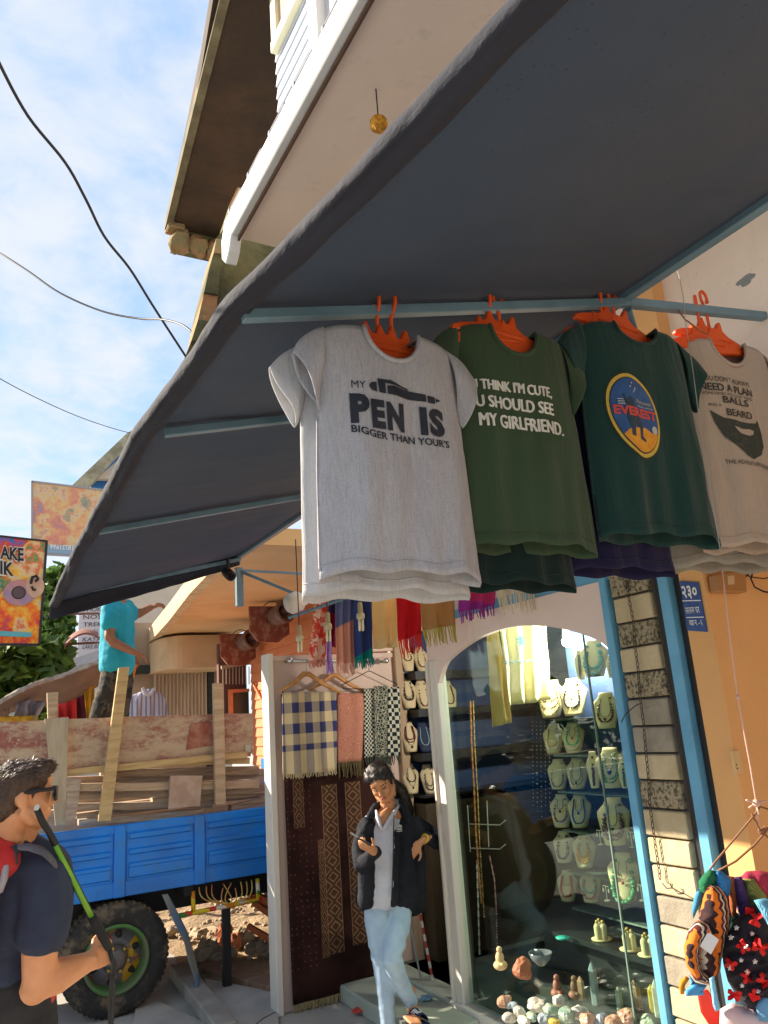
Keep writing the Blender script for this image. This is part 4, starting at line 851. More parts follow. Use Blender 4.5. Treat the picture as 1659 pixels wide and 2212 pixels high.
# wheels
def truck_wheel(cx, cy, R=.362):
    tw = .19; M_tyre = tyre_mat(); t = MB()
    prof = [(.215, 0.0), (.235, -.012), (.29, -.022), (.335, -.012), (.352, .008), (R, .03), (R, tw-.03), (.352, tw-.008), (.335, tw), (.235, tw)]
    n = 72; vs = []; c0 = Vector((cx, cy, R))
    for r, d in prof: vs += [c0+Vector((cos(2*pi*k/n)*r, d, sin(2*pi*k/n)*r)) for k in range(n)]
    t.add(vs, [(i*n+k, i*n+(k+1) % n, (i+1)*n+(k+1) % n, (i+1)*n+k) for i in range(len(prof)-1) for k in range(n)])
    w = t.build('wheel', M_tyre, TR, smooth=True)
    lug = MB()
    for k in range(56):
        a = 2*pi*k/56; da = .028
        for d0, d1 in ((.0, .085), (.105, .19)):
            p = [c0+Vector((cos(a+q)*r, d, sin(a+q)*r)) for q, r, d in ((-da, .346, d0), (da, .346, d0), (da, R+.006, d0+.022 if d0 == 0 else d0), (-da, R+.006, d0+.022 if d0 == 0 else d0))]
            p2 = [c0+Vector((cos(a+q)*r, d, sin(a+q)*r)) for q, r, d in ((-da, .346, d1), (da, .346, d1), (da, R+.006, d1-.022 if d1 == .19 else d1), (-da, R+.006, d1-.022 if d1 == .19 else d1))]
            lug.add(p+p2, [(0, 1, 2, 3), (7, 6, 5, 4), (3, 2, 6, 7), (0, 3, 7, 4), (1, 5, 6, 2)])
    stuff(lug.build('tread_lug', M_tyre, w))
    def ring(name, prof, m):
        vs = []; n = 48
        for r, d in prof: vs += [c0+Vector((cos(2*pi*k/n)*r, d, sin(2*pi*k/n)*r)) for k in range(n)]
        return MB().add(vs, [(i*n+k, i*n+(k+1) % n, (i+1)*n+(k+1) % n, (i+1)*n+k) for i in range(len(prof)-1) for k in range(n)]).build(name, m, w, smooth=True)
    ring('rim', [(.222, -.008), (.222, -.022), (.206, -.026), (.196, -.012), (.190, .05), (.180, .09)], mat('rim_green', (.07, .19, .05), .65, (.13, .15, .08), 9, .42, .6))
    ring('wheel_disc', [(.186, .085), (.15, .07), (.12, .045), (.085, .04), (.085, .08)], disc_mat())
    ring('hub', [(.085, .05), (.075, .0), (.06, -.02), (.055, -.03), (.03, -.035), (.001, -.036)], mat('hub_grey', (.10, .10, .11), .5, (.16, .12, .10), 12))
    for k in range(6):
        a = k*pi/3+.35; o = MB(); o.ell(c0+Vector((cos(a)*.142, .058, sin(a)*.142)), (.022, .012, .034), 10, 6, Matrix.Rotation(-a+pi/2, 3, 'Y')); o.build('disc_hole', M_tdark, w, smooth=True)
        a += .5; o = MB(); q = c0+Vector((cos(a)*.078, -.012, sin(a)*.078)); o.tube([q+Vector((0, .03, 0)), q+Vector((0, -.012, 0))], .010, 6); o.build('wheel_nut', mat('nut_yellow', (.42, .26, .03), .5), w)
    return w
def tyre_mat():
    if 'tyre' in MATS: return MATS['tyre']
    g = G('tyre'); n = g.noise(5, 5, .65); col = g.mix(g.step(n, .48, .62), (.030, .029, .028), (.15, .115, .075)); col = g.mix(g.step(g.noise(16, 3), .55, .7), col, (.05, .046, .04)); MATS['tyre'] = g.done(col, .9, g.noise(60, 3), .3, .004); return MATS['tyre']
def disc_mat():
    if 'disc' in MATS: return MATS['disc']
    g = G('wheel_disc_paint'); n = g.noise(4.2, 3, .5, .8); col = g.mix(g.step(n, .50, .56), (.13, .12, .13), (.55, .30, .02)); col = g.mix(g.step(g.noise(6, 3, .6, 0, g.scaled((1.1, 1, .9))), .56, .62), col, (.30, .06, .05)); MATS['disc'] = g.done(col, .6); return MATS['disc']
truck_wheel(1.075, TY+.02); truck_wheel(1.075, TY+1.38)
MB().tube([(1.075, TY+.2, .36), (1.075, TY+1.4, .36)], .07, 10).build('axle', M_tdark, TR)
o = MB(); o.tube([(1.075, TY+.65, .38), (1.075, TY+.95, .38)], .17, 14); o.build('differential', M_tdark, TR, smooth=True)
# mudguard strap
ms = [at(x, y, 1, TY-.02) for x, y in ((349, 1932), (372, 1985), (395, 2030), (405, 2075), (420, 2120), (428, 2150))]
ml = [at(x, y, 1, TY-.02) for x, y in ((361, 1930), (386, 1975), (408, 2018), (422, 2062), (434, 2108), (436, 2150))]
ml2 = ms; o = MB()
o.grid(lambda u, v: Vector([interp(v, np.linspace(0, 1, 6), [lerp(ml2[i][k], ml[i][k], u) for i in range(6)]) for k in range(3)])+Vector((0, -.015+u*.10*min(1, v*1.6)-.05*v, 0)), 5, 18)
o.build('mudguard_strap', mat('strap_blue_grey', (.05, .16, .36), .5, (.20, .22, .20), 2.2, .42, .6), TR, smooth=True, solid=.008)
# painted guard rail with lotus
def guardmat():
    g = G('guard_paint'); v = g.n('ShaderNodeTexVoronoi', {'feature': 'F1'}, Vector=g.co, Scale=16.0); r = g.n('ShaderNodeValToRGB', Fac=g.xyz(v.outputs['Color'])[0]); cr = r.color_ramp; cr.interpolation = 'CONSTANT'
    cr.elements[0].color = lin('#d23a1c')+(1,); cr.elements[1].position = .25; cr.elements[1].color = lin('#e0c21e')+(1,)
    for p, c in ((.5, '#3f8a2c'), (.62, '#dcd6c4'), (.75, '#e2891c'), (.9, '#d8c832')): e = cr.elements.new(p); e.color = lin(c)+(1,)
    return g.done(r.outputs[0], .5)
GM = guardmat(); GY = TY+.06; gp = lambda x, y: at(x, y, 1, GY)
for a, b in (((386, 1978), (566, 1942)), ((417, 1925), (418, 1970)), ((556, 1898), (558, 1940))): MB().tube([gp(*a), gp(*b)], .016, 10).build('guard_bar', GM, TR, smooth=True)
M_lotus = mat('lotus_wire', (.62, .16, .05), .5, (.60, .50, .12), 12)
cx_, cy_ = 494, 1950
for i, (tx, ty, bul) in enumerate(((430, 1916, -26), (446, 1914, -22), (458, 1911, -18), (482, 1918, -12), (508, 1918, 12), (520, 1905, 18), (532, 1904, 22), (543, 1901, 26), (482, 1909, 16), (500, 1907, -14))):
    P = [gp(lerp(cx_, tx, t)+bul*sin(pi*t)*.75, lerp(cy_+2, ty, t**1.1)+8*sin(pi*t)) for t in np.linspace(0, 1, 10)]
    MB().tube(P, .005, 6).build('lotus_petal', M_lotus, TR, smooth=True)
MB().bevbox((gp(437, 0).x if False else gp(490, 1960).x-.03, GY, 0.02), (gp(490, 1960).x+.03, GY+.05, .6), .005).map(lambda v: v).build('prop_post', M_tdark, TR)
M_chor = mat('chassis_orange', (.62, .17, .05), .6, (.5, .12, .04), 5)
for a, b, w in (((535, 1925), (600, 1958), .05), ((548, 1948), (600, 1985), .045), ((535, 2000), (600, 2038), .04), ((520, 1945), (600, 1940), .03)): MB().bar(at(*a, 1, TY+.5), at(*b, 1, TY+.35), w).build('orange_bracket', M_chor, TR)
MB().bevbox((2.35, TY+.2, .35), (3.1, TY+.6, .6), .03).build('fuel_tank', M_tdark, TR)
# ---- timber, each piece lying on or standing in the bed
M_ply = None
def plymat():
    g = G('stained_plywood'); cw = g.scaled((.55, 1, 1.5)); n = g.noise(4.5, 8, .78, .1, cw); n2 = g.noise(34, 5, .75); c = g.mix(g.step(n, .42, .60), (.48, .36, .24), (.30, .11, .085)); c = g.mix(g.step(n2, .52, .66), c, (.52, .40, .28)); return g.done(c, .9, g.noise(60, 3), .3, .003)
def plank_mat(i):
    cs = [((.56, .41, .27), (.40, .28, .17)), ((.50, .39, .29), (.30, .22, .16)), ((.62, .44, .21), (.46, .30, .13)), ((.42, .30, .20), (.22, .15, .10))]
    a, b = cs[i % 4]; return mat('timber_%s' % ('pale', 'grey', 'yellow', 'dark')[i % 4], a, .88, b, 3, .35, .7, .6, 30, .006, aniso=(1.2, 8, 14))
def timber(label, quad, Y, th, m, name='wooden_plank', group='timber standing and lying in the truck bed', cat='plank', tilt=0):
    """piece given by its four picture corners at depth Y, th thick"""
    q = [at(x, y, 1, Y) for x, y in quad]; n = 14; o = MB()
    for p, dy in zip((q[0], q[3]), (tilt, 0)): p.y += 0
    a, b, c_, d = q
    for side in (0, 1):
        for i in range(n+1):
            t = i/n
            for e0, e1 in ((a, b), (d, c_)):
                p = e0.lerp(e1, t); w = .006*nz(p.x*5+len(label), p.z*5, Y); o.v.append((p.x+w*.5, p.y+side*th+.3*w, p.z+w))
    M2 = 2*(n+1)
    for i in range(n):
        o.f += [(2*i, 2*i+2, 2*i+3, 2*i+1), (M2+2*i, M2+2*i+1, M2+2*i+3, M2+2*i+2), (2*i, M2+2*i, M2+2*i+2, 2*i+2), (2*i+1, 2*i+3, M2+2*i+3, M2+2*i+1)]
    o.f += [(0, 1, M2+1, M2), (2*n, M2+2*n, M2+2*n+1, 2*n+1)]; o.mi = [0]*len(o.f)
    return tag(o.build(name, m, None, bev=.003), label, cat, group)
MPly = plymat()
timber('red stained plywood sheet on edge, left part above the man', ((-60, 1562), (112, 1556), (112, 1645), (-60, 1652)), TY+.12, .02, MPly, 'plywood_sheet', cat='plywood')
timber('long red stained plywood sheet on edge behind the leaning posts', ((130, 1553), (548, 1540), (546, 1628), (130, 1664)), TY+.14, .02, MPly, 'plywood_sheet', cat='plywood')
timber('dark red plywood offcut fixed at the right end of the long sheet', ((412, 1563), (470, 1560), (462, 1610), (402, 1620)), TY+.128, .008, mat('red_ply', (.30, .085, .06), .9, (.42, .2, .13), 14), 'plywood_sheet', cat='plywood')
timber('wide upright board with a pale flat face behind the head of the man', ((148, 1550), (97, 1552), (120, 1785), (142, 1782)), TY+.07, .025, mat('pale_board_wood', (.46, .39, .27), .85, (.38, .30, .2), 4, aniso=(6, 6, 1)), 'upright_board', cat='board')
timber('short upright post showing above the wide upright board', ((126, 1495), (102, 1496), (104, 1560), (124, 1560)), TY+.13, .05, plank_mat(0), 'upright_post', cat='post')
timber('long leaning post in front of the plywood, by the legs of the worker', ((280, 1440), (257, 1442), (212, 1776), (240, 1774)), TY-.0+.035, .045, plank_mat(2), 'upright_post', cat='post')
timber('upright round-topped post at the right of the load', ((483, 1476), (461, 1476), (466, 1740), (488, 1738)), TY+.04, .045, plank_mat(0), 'upright_post', cat='post')
timber('narrow broken upright board left of the leaning post', ((176, 1682), (148, 1680), (140, 1776), (163, 1774)), TY+.06, .02, plank_mat(1), 'upright_board', cat='board')
timber('short pinkish board standing against the stack', ((438, 1675), (368, 1676), (364, 1748), (432, 1742)), TY+.045, .02, mat('pinkish_board', (.50, .36, .27), .85, (.40, .27, .2), 9), 'upright_board', cat='board')
rows = [(130, 1664, 535, 1622, 15, 2, 'yellow upper beam of the stack with a squared end'), (300, 1644, 540, 1636, 14, 2, 'yellowish round pole below the upper beam'), (230, 1662, 560, 1655, 18, 3, 'dark rough pole under the yellow beams'), (140, 1680, 575, 1660, 20, 1, 'grey thick plank in the middle of the stack'), (150, 1694, 560, 1686, 17, 0, 'thin pale plank under the grey thick plank'),
        (160, 1708, 575, 1694, 20, 3, 'dark weathered beam crossing behind the short pinkish board'), (160, 1736, 460, 1728, 16, 1, 'greyish plank low in the stack'), (165, 1758, 560, 1712, 12, 0, 'pale slat rising to the right above the side rail'), (170, 1772, 440, 1748, 14, 1, 'pale blue-grey board just above the side rail'), (140, 1648, 300, 1640, 12, 0, 'short pale slat at the left below the plywood'), (330, 1724, 575, 1706, 14, 0, 'short tan slat at the right below the grey plank'), (480, 1670, 582, 1662, 18, 1, 'grey plank end jutting out at the right'), (500, 1740, 580, 1722, 12, 3, 'dark plank end low at the right corner')]
for i, (x0, y0, x1, y1, h, mi, lab) in enumerate(rows):
    timber(lab, ((x0, y0), (x1, y1), (x1, y1+h), (x0, y0+h)), TY+.10+.05*(i % 4), .09, plank_mat(mi))
for k in range(6):
    tag(MB().box((-.4, TY+.45+k*.18, .81), (2.4, TY+.58+k*.18, 1.35+.06*(k % 3))).build('timber_stack', plank_mat(k), None, bev=.004), ['deep board nearest the outer planks inside the bed', 'second deep board inside the bed', 'third deep board inside the bed', 'fourth deep board inside the bed', 'fifth deep board inside the bed', 'deep board at the far side of the bed'][k], 'board', 'boards deep inside the bed')
tag(MB().bevbox(tuple(at(530, 1626, 1, TY+.12)+Vector((0, 0, 0))), tuple(at(542, 1608, 1, TY+.12)+Vector((0, .04, 0))), .002).build('metal_clamp', mat('pale_metal', (.5, .46, .38), .4), None), 'small metal clamp at the end of the yellow beam', 'clamp')
# ---- rubble on the dirt under and behind the truck
rk = [mat('rubble_pale', (.46, .36, .24), .95, (.34, .26, .17), 7, .3, .7, .9, 20, .02), mat('rubble_red', (.46, .17, .09), .95, (.36, .13, .07), 7, .3, .7, .9, 20, .02)]
rr = random.Random(4)
def stone(label, p, r, m, group='rubble stones behind the truck', name='rubble_stone'):
    o = MB(); sd_ = rr.random()*50; o.ell((0, 0, 0), r, 16, 11, Matrix.Rotation(rr.random()*6, 3, 'Z')); o.map(lambda v: p+v*(1+.55*nz(v.x*14+sd_, v.y*14, v.z*14)+.28*nz(v.x*38+sd_, v.y*38, v.z*38))); return tag(o.build(name, m, None), label, 'stone', group)
for i, (x, y, rx, rz, mi, lab) in enumerate(((448, 2062, .14, .11, 0, 'large tan rubble stone right of the mudguard strap'), (462, 2030, .08, .07, 0, 'tan stone on top of the large rubble stone'), (484, 2038, .10, .14, 1, 'broken red brick lump behind the prop post'), (506, 2042, .08, .10, 1, 'smaller red brick lump right of the prop post'), (472, 2062, .09, .06, 0, 'low grey stone in front of the red brick'), (490, 2058, .09, .05, 0, 'flat tan stone at the foot of the prop post'), (525, 2030, .09, .09, 0, 'round tan stone under the orange brackets'), (545, 2050, .07, .06, 0, 'small tan stone among twigs at the right'), (565, 2052, .08, .07, 0, 'tan stone next to the white post'), (430, 2014, .10, .05, 0, 'flat pale stone far behind the strap'), (375, 2012, .08, .05, 0, 'yellowish stone right behind the wheel'), (585, 2040, .06, .08, 0, 'narrow stone half hidden by the white post'))):
    p = at(x, y, 2, .06); stone(lab, p, (rx, rx*.8, rz), rk[mi])
deb = MB()
for _ in range(500):
    x, y = rr.uniform(1.9, 4.2), rr.uniform(6.5, 9.8); s_ = rr.uniform(.008, .035); deb.ell((x, y, .05+s_*.3), (s_, s_*rr.uniform(.6, 1.3), s_*.7), 5, 4)
stuff(deb.build('gravel', rk[0], None))
tag(MB().bar(at(428, 2084, 2, .03), at(600, 2132, 2, .03), .16, .05).build('ground_plank', mat('brown_ground_plank', (.30, .19, .12), .9, (.2, .12, .08), 4, aniso=(1, 4, 1)), None, bev=.006), 'brown plank lying on the ground along the truck shadow', 'plank')
tag(MB().bar(at(420, 2020, 2, .03), at(470, 2010, 2, .03), .22, .05).build('ground_plank', plank_mat(0), None, bev=.006), 'pale short plank lying behind the mudguard strap', 'plank')
struct(MB().bar(at(385, 2095, 2, .05), at(490, 2230, 2, .05), .14, .1).build('kerb', mat('kerb_concrete', (.36, .34, .30), .9, (.27, .25, .22), 5), None, bev=.01))
for i, (q) in enumerate((((440, 2120), (600, 2150), (610, 2400), (490, 2300)), ((300, 2150), (470, 2230), (560, 2500), (250, 2400)))):
    P = [at(x, y, 2, 0) for x, y in q]; struct(MB().slab([p+Vector((0, 0, .004+.003*i)) for p in P], (0, 0, .018)).build('pavement_slab', M_conc, None, bev=.004))
tag(MB().tube([at(x, y, 2, .02) for x, y in ((560, 2225), (555, 2212), (570, 2200), (590, 2190), (604, 2185))], .006, 6).build('ground_cable', mat('brown_cable', (.12, .06, .03), .6), None, smooth=True), 'thin brown cable on the pavement beside the white post', 'cable')
# ================================================================== scarves over the door
M_chrome = mat('chrome', (.6, .6, .58), .25, metal=.9)
tag(MB().tube([(2.15, 5.42, 2.62), (2.8, 3.5, 2.80)], .012, 8).build('scarf_rail', M_steelblue, None), 'thin rail above the shop door that carries the row of scarves', 'rail')
def fabric(name, fn, rough=.9, tr=.2):
    g = G(name); c = fn(g); wv = g.noise(1, 2, .6, 0, g.scaled((500, 500, 90))); c = g.mix(1.0, c, g.mix(wv, (1.02,)*3, (1.38,)*3), 'MULTIPLY'); return g.done(c, rough, wv, .25, .002, trans=tr, spec=.15)
def fringed(label, quad, Y, m, fr_len, fm, folds=4, amp=.02, group='scarves hung in a row over the shop door', name='scarf', n=26, skew=0, cat='scarf', thick=.004, back=0):
    """hanging scarf between its picture corners (tl, tr, br, bl) with a fringe of threads below"""
    tl, tr, br, bl = quad; ph = RNG.random()*6
    def f(u, v):
        x = lerp(lerp(tl[0], tr[0], u), lerp(bl[0], br[0], u), v); y = lerp(lerp(tl[1], tr[1], u), lerp(bl[1], br[1], u), v)
        p = at(x, y, 1, Y); p.y += amp*sin(u*pi*folds+ph+.7*sin(v*3+ph))+.5*amp*nz(u*6+ph, v*3)-back; p.z += .3*amp*nz(u*5, ph)*v; return p
    o = tag(MB().grid(f, max(16, 6*folds), 18).build(name, m, None, smooth=True, solid=thick), label, cat, group)
    if fr_len:
        b = MB()
        for i in range(n):
            u = (i+.5)/n; p = f(u, 1); L = fr_len*(.8+.35*RNG.random()); q = p+Vector((RNG.uniform(-.012, .012)-skew, -.004+RNG.uniform(-.012, .006), -L)); md = p.lerp(q, .5)+Vector((RNG.uniform(-.006, .006), 0, 0)); b.tube([p+Vector((0, 0, .004)), md, q], [.0045, .0040, .0028], 4)
        stuff(b.build('fringe', fm, o))
    return o
def two(z0, c1, c2, slope=0.0, noise_=.0, x0=0):
    def fn(g):
        x, y, z = g.xyz()[:3]; t = g.m('ADD', z, g.m('MULTIPLY', g.m('SUBTRACT', x, x0), slope)); t = g.m('ADD', t, g.m('MULTIPLY', g.noise(18, 3), .02)); return g.mix(g.step(t, z0-.008, z0+.008), c1, c2)
    return fn
def blotch(c1, c2, sc=14, lo=.45, hi=.55): return lambda g: g.mix(g.step(g.noise(sc, 4, .65, .8), lo, hi), c1, c2)
def paisley(c1, c2, sc=22):
    def fn(g):
        v = g.n('ShaderNodeTexVoronoi', {'feature': 'F1'}, Vector=g.co, Scale=float(sc)); w = g.m('SINE', g.m('MULTIPLY', v.outputs['Distance'], 34.0)); return g.mix(g.step(w, .1, .7), c1, g.mix(g.noise(60, 2), c1, c2))
    return fn
zpy = lambda y, Y, x=760: at(x, y, 1, Y).z
S = [
 ('coral red and white scarf at the left end of the row', ((688, 1230), (712, 1230), (700, 1425), (669, 1428)), 5.25, blotch((.62, .06, .035), (.75, .55, .42), 12), .05, (.65, .25, .18), 3),
 ('maroon and navy scarf behind the coral one', ((700, 1230), (736, 1230), (727, 1398), (698, 1398)), 5.32, two(zpy(1310, 5.3), (.14, .008, .03), (.02, .02, .06), .6, x0=2.4), 0, (.1, .02, .05), 3),
 ('narrow lilac strip of scarf below the middle bulb', ((704, 1375), (714, 1375), (716, 1432), (706, 1432)), 5.15, blotch((.42, .22, .58), (.5, .3, .62)), .07, (.46, .26, .62), 2),
 ('slate blue scarf turning salmon pink below', ((722, 1230), (765, 1230), (766, 1432), (727, 1432)), 5.05, two(zpy(1335, 5.05), (.62, .30, .22), (.13, .15, .30), -.45, x0=2.5), .09, (.80, .42, .32), 5),
 ('deep blue scarf ending in teal', ((764, 1230), (806, 1230), (806, 1420), (768, 1428)), 4.95, two(zpy(1402, 4.95, 785), (.005, .20, .19), (.035, .055, .19), -.5, x0=2.55), .06, (.01, .22, .2), 4),
 ('dark red and plum scarf edge between the blue and cream ones', ((796, 1230), (812, 1230), (808, 1360), (800, 1362)), 5.0, blotch((.22, .015, .04), (.06, .02, .07)), 0, (.1, .02, .05), 2),
 ('cream yellow scarf with a lace pattern border', ((806, 1230), (862, 1230), (860, 1398), (807, 1402)), 4.8, two(zpy(1372, 4.8, 830), (.62, .46, .22), (.66, .46, .19), 0), 0, (.6, .45, .25), 3),
 ('bright red fringed scarf in the middle of the row', ((857, 1230), (908, 1230), (913, 1368), (862, 1385)), 4.45, paisley((.52, .012, .018), (.36, .01, .02), 30), .11, (.62, .03, .02), 4),
 ('olive paisley scarf with yellow green fringe', ((908, 1230), (984, 1230), (984, 1350), (914, 1362)), 4.15, paisley((.34, .21, .075), (.50, .16, .07), 16), .10, (.40, .34, .06), 4),
 ('magenta and purple scarf near the arch', ((996, 1215), (1068, 1225), (1064, 1310), (994, 1322)), 3.78, two(zpy(1296, 3.78, 1030), (.26, .03, .26), (.42, .035, .15), .1, x0=2.7), .06, (.25, .03, .26), 5),
 ('black and white knotted scarf with pale cord fringe at the right end', ((1072, 1215), (1160, 1225), (1158, 1268), (1070, 1275)), 3.42, blotch((.05, .05, .035), (.42, .38, .26), 20), .13, (.62, .54, .38), 5)]
for i, (lab, q, Y, fn, fl, fc, fo) in enumerate(S): fringed(lab, q, Y, fabric('scarf_cloth_%s' % 'abcdefghijk'[i], fn), fl, mat('fringe_%s' % 'abcdefghijk'[i], fc, .9), fo)
# bulbs
M_ivory = mat('ivory_plastic', (.50, .44, .27), .5); M_tubeg = mat('lamp_glass', (.72, .66, .46), .3)
for (x, y0, y1, Y, yc, lab) in ((646, 1350, 1408, 4.9, 1250, 'spiral tube bulb hanging lowest, at the left by the orange boards'), (707, 1322, 1385, 4.75, 1250, 'energy saving bulb hanging in front of the maroon scarf'), (777, 1300, 1362, 4.45, 1250, 'energy saving bulb hanging in front of the deep blue scarf')):
    p = at(x, y0, 1, Y); q = at(x, y1, 1, Y); h = p.z-q.z; t = thing('light_bulb', lab, 'light bulb', p, 'bare bulbs hanging before the scarves')
    MB().tube([p+Vector((0, 0, .6)), p], .004, 6).build('cord', M_wire, t)
    o = MB(); o.lathe([(.006, 0), (.016, -.01), (.018, -.10*h/.18), (.014, -.12*h/.18)], p, 12); o.build('lamp_holder', mat('holder_tan', (.36, .30, .16), .5), t, smooth=True)
    o = MB(); o.lathe([(.014, -h*.38), (.026, -h*.42), (.027, -h*.58), (.02, -h*.62)], p, 14); o.build('lamp_base', M_ivory, t, smooth=True)
    for k in range(4):
        a = k*pi/2+.5; c_ = p+Vector((cos(a)*.014, sin(a)*.014, -h*.6)); o = MB(); o.tube([c_, c_+Vector((0, 0, -h*.38))], .0075, 8); o.ell(c_+Vector((0, 0, -h*.38)), .0075, 8, 6); o.build('lamp_tube', M_tubeg, t, smooth=True)
p = at(640, 1300, 1, 5.9); t = thing('flood_lamp', 'white round lamp housing behind the thin blue strut', 'lamp', p)
o = MB(); o.lathe([(.001, -.09), (.06, -.09), (.085, -.06), (.085, .03), (.06, .05), (.05, .1)], p, 18, Matrix.Rotation(radians(70), 3, 'Y')); o.build('housing', mat('pale_housing', (.55, .53, .48), .5), t, smooth=True)
MB().tube([p+Vector((.05, 0, .02)), p+Vector((.12, .05, .35))], .012, 6).build('arm', M_gray, t)
p = at(497, 1246, 1, 6.3); t = thing('security_camera', 'small dark camera under the far corner of the awning', 'camera', p)
o = MB(); o.tube([p+Vector((.0, .1, .06)), p+Vector((0, -.03, -.0))], .045, 12); o.build('camera_body', M_black, t, smooth=True); MB().tube([p+Vector((0, .05, .05)), p+Vector((0, .05, .22))], .015, 6).build('bracket', M_black, t)
MB().tube([p+Vector((0, -.032, -.002)), p+Vector((0, -.04, -.004))], .03, 12).build('lens', mat('lens_glass', (.01, .01, .012), .1), t)
p = at(818, 268, 2, 4.13); t = thing('marigold_ball', 'golden ball hanging from the balcony soffit above the awning edge', 'decoration', p)
o = MB(); o.ell(p, .036, 20, 14); o.map(lambda v: p+(v-p)*(1+.16*nz(v.x*70, v.y*70, v.z*70))); o.build('ball', mat('marigold', (.70, .32, .012), .6, (.38, .15, .01), 55, .4, .6, .6, 90, .01), t); MB().tube([p, p+Vector((0, 0, .18))], .003, 5).build('string', M_wire, t)
# ================================================================== things on the display wall
PYW = 5.40
t = thing('clothes_rail', 'chrome rail with end brackets across the top of the display wall', 'rail', at(735, 1427, 1, PYW))
MB().tube([at(625, 1427, 1, PYW), at(838, 1430, 1, PYW)], .009, 8).build('tube', M_chrome, t, smooth=True)
for x in (627, 834): o = MB(); o.ell(at(x, 1427, 1, PYW), .022, 12, 8); o.tube([at(x, 1427, 1, PYW), at(x, 1427, 1, PYW)+Vector((0, .09, 0))], .012, 8); o.build('bracket', M_chrome, t, smooth=True)
M_hw = mat('hanger_wood', (.55, .27, .08), .5, (.45, .2, .06), 20)
for (ax_, ay, lx, ly, rx, ry, Y, lab) in ((662, 1455, 604, 1494, 736, 1497, 5.36, 'wooden hanger carrying the checked shawl'), (722, 1458, 668, 1490, 794, 1497, 5.41, 'wooden hanger carrying the rose paisley shawl')):
    t = thing('wooden_hanger', lab, 'hanger', at(ax_, ay, 1, Y), 'hangers on the chrome rail')
    P = [at(lx, ly, 1, Y), at(lerp(lx, ax_, .55), lerp(ly, ay, .50), 1, Y), at(ax_-6, ay+1, 1, Y), at(ax_+6, ay+1, 1, Y), at(lerp(rx, ax_, .55), lerp(ry, ay, .50), 1, Y), at(rx, ry, 1, Y)]
    o = MB(); o.tube(P, [.011, .015, .02, .02, .015, .011], 8, sx=.7); o.build('body', M_hw, t, smooth=True)
    c_ = at(ax_, ay, 1, Y); o = MB(); o.tube([c_, c_+Vector((0, 0, .05))]+[c_+Vector((.022-.022*cos(a), 0, .075+.022*sin(a))) for a in np.linspace(-.6, 3.4, 9)], .003, 6); o.build('hook', M_chrome, t, smooth=True)
t = thing('wire_hanger', 'black wire hanger at the right of the wooden ones', 'hanger', at(797, 1450, 1, 5.38), 'hangers on the chrome rail')
MB().tube([at(x, y, 1, 5.38) for x, y in ((742, 1488), (738, 1480), (795, 1450), (800, 1450), (858, 1478), (853, 1488), (742, 1488))], .0035, 6).build('wire', M_wire, t)
MB().tube([at(x, y, 1, 5.38) for x, y in ((797, 1450), (797, 1430), (802, 1424))], .003, 6).build('hook', M_wire, t)
Zs = at(610, 1495, 1, 5.35)
def checks(g):
    x, y, z = g.xyz()[:3]; p = .105
    def sq(c, o_): return g.step(g.m('SINE', g.m('MULTIPLY', g.m('ADD', c, o_), 2*pi/p)), -.06, .06)
    a = g.mix(sq(x, -.012), (.66, .53, .30), (.045, .05, .14)); zr = g.m('MULTIPLY', z, .72); b = g.mix(g.step(g.m('SINE', g.m('MULTIPLY', g.m('ADD', zr, -.02), 2*pi/p)), -.06, .06), (.66, .53, .30), (.045, .05, .14)); b2 = g.mix(g.step(z, 1.66, 1.665), (.66, .53, .30), b); return g.mix(.5, a, b2)
fringed('blue and cream checked shawl on the first wooden hanger', ((611, 1494), (726, 1494), (727, 1664), (612, 1674)), 5.345, fabric('check_cloth', checks, tr=.1), .03, mat('cream_fringe', (.55, .45, .27)), 5, .012, 'shawls on the display wall', 'shawl', 40, cat='shawl', thick=.008)
fringed('rose paisley shawl on the second wooden hanger', ((727, 1496), (787, 1499), (786, 1642), (728, 1648)), 5.385, fabric('rose_cloth', paisley((.42, .15, .115), (.62, .40, .20), 26), tr=.1), .10, mat('olive_fringe', (.16, .12, .05)), 3, .012, 'shawls on the display wall', 'shawl', 22, cat='shawl', thick=.008)
def hound(sc):
    def fn(g): c = g.n('ShaderNodeTexChecker', Vector=g.scaled((1, .001, 1)), Scale=float(sc)); return g.mix(c.outputs['Fac'], (.012, .022, .026), (.52, .50, .40))
    return fn
def leopard(g):
    v = g.n('ShaderNodeTexVoronoi', {'feature': 'DISTANCE_TO_EDGE'}, Vector=g.co, Scale=48.0); return g.mix(g.step(v.outputs['Distance'], .03, .12), (.42, .40, .28), (.03, .045, .045))
DKF = mat('dark_fringe', (.05, .06, .045))
fringed('small black and white checked shawl beside the rose one', ((786, 1488), (808, 1488), (812, 1634), (786, 1638)), 5.375, fabric('small_check', hound(62), tr=.1), .05, DKF, 2, .01, 'shawls on the display wall', 'shawl', 9, cat='shawl', thick=.006)
fringed('leopard spotted dark shawl on the wire hanger', ((806, 1482), (840, 1482), (843, 1634), (810, 1636)), 5.365, fabric('leopard_cloth', leopard, tr=.1), .06, DKF, 3, .012, 'shawls on the display wall', 'shawl', 14, cat='shawl', thick=.006)
fringed('large black and white checked shawl at the right end', ((838, 1484), (862, 1484), (866, 1632), (836, 1634)), 5.375, fabric('large_check', hound(34), tr=.1), .06, DKF, 3, .012, 'shawls on the display wall', 'shawl', 12, cat='shawl', thick=.006)
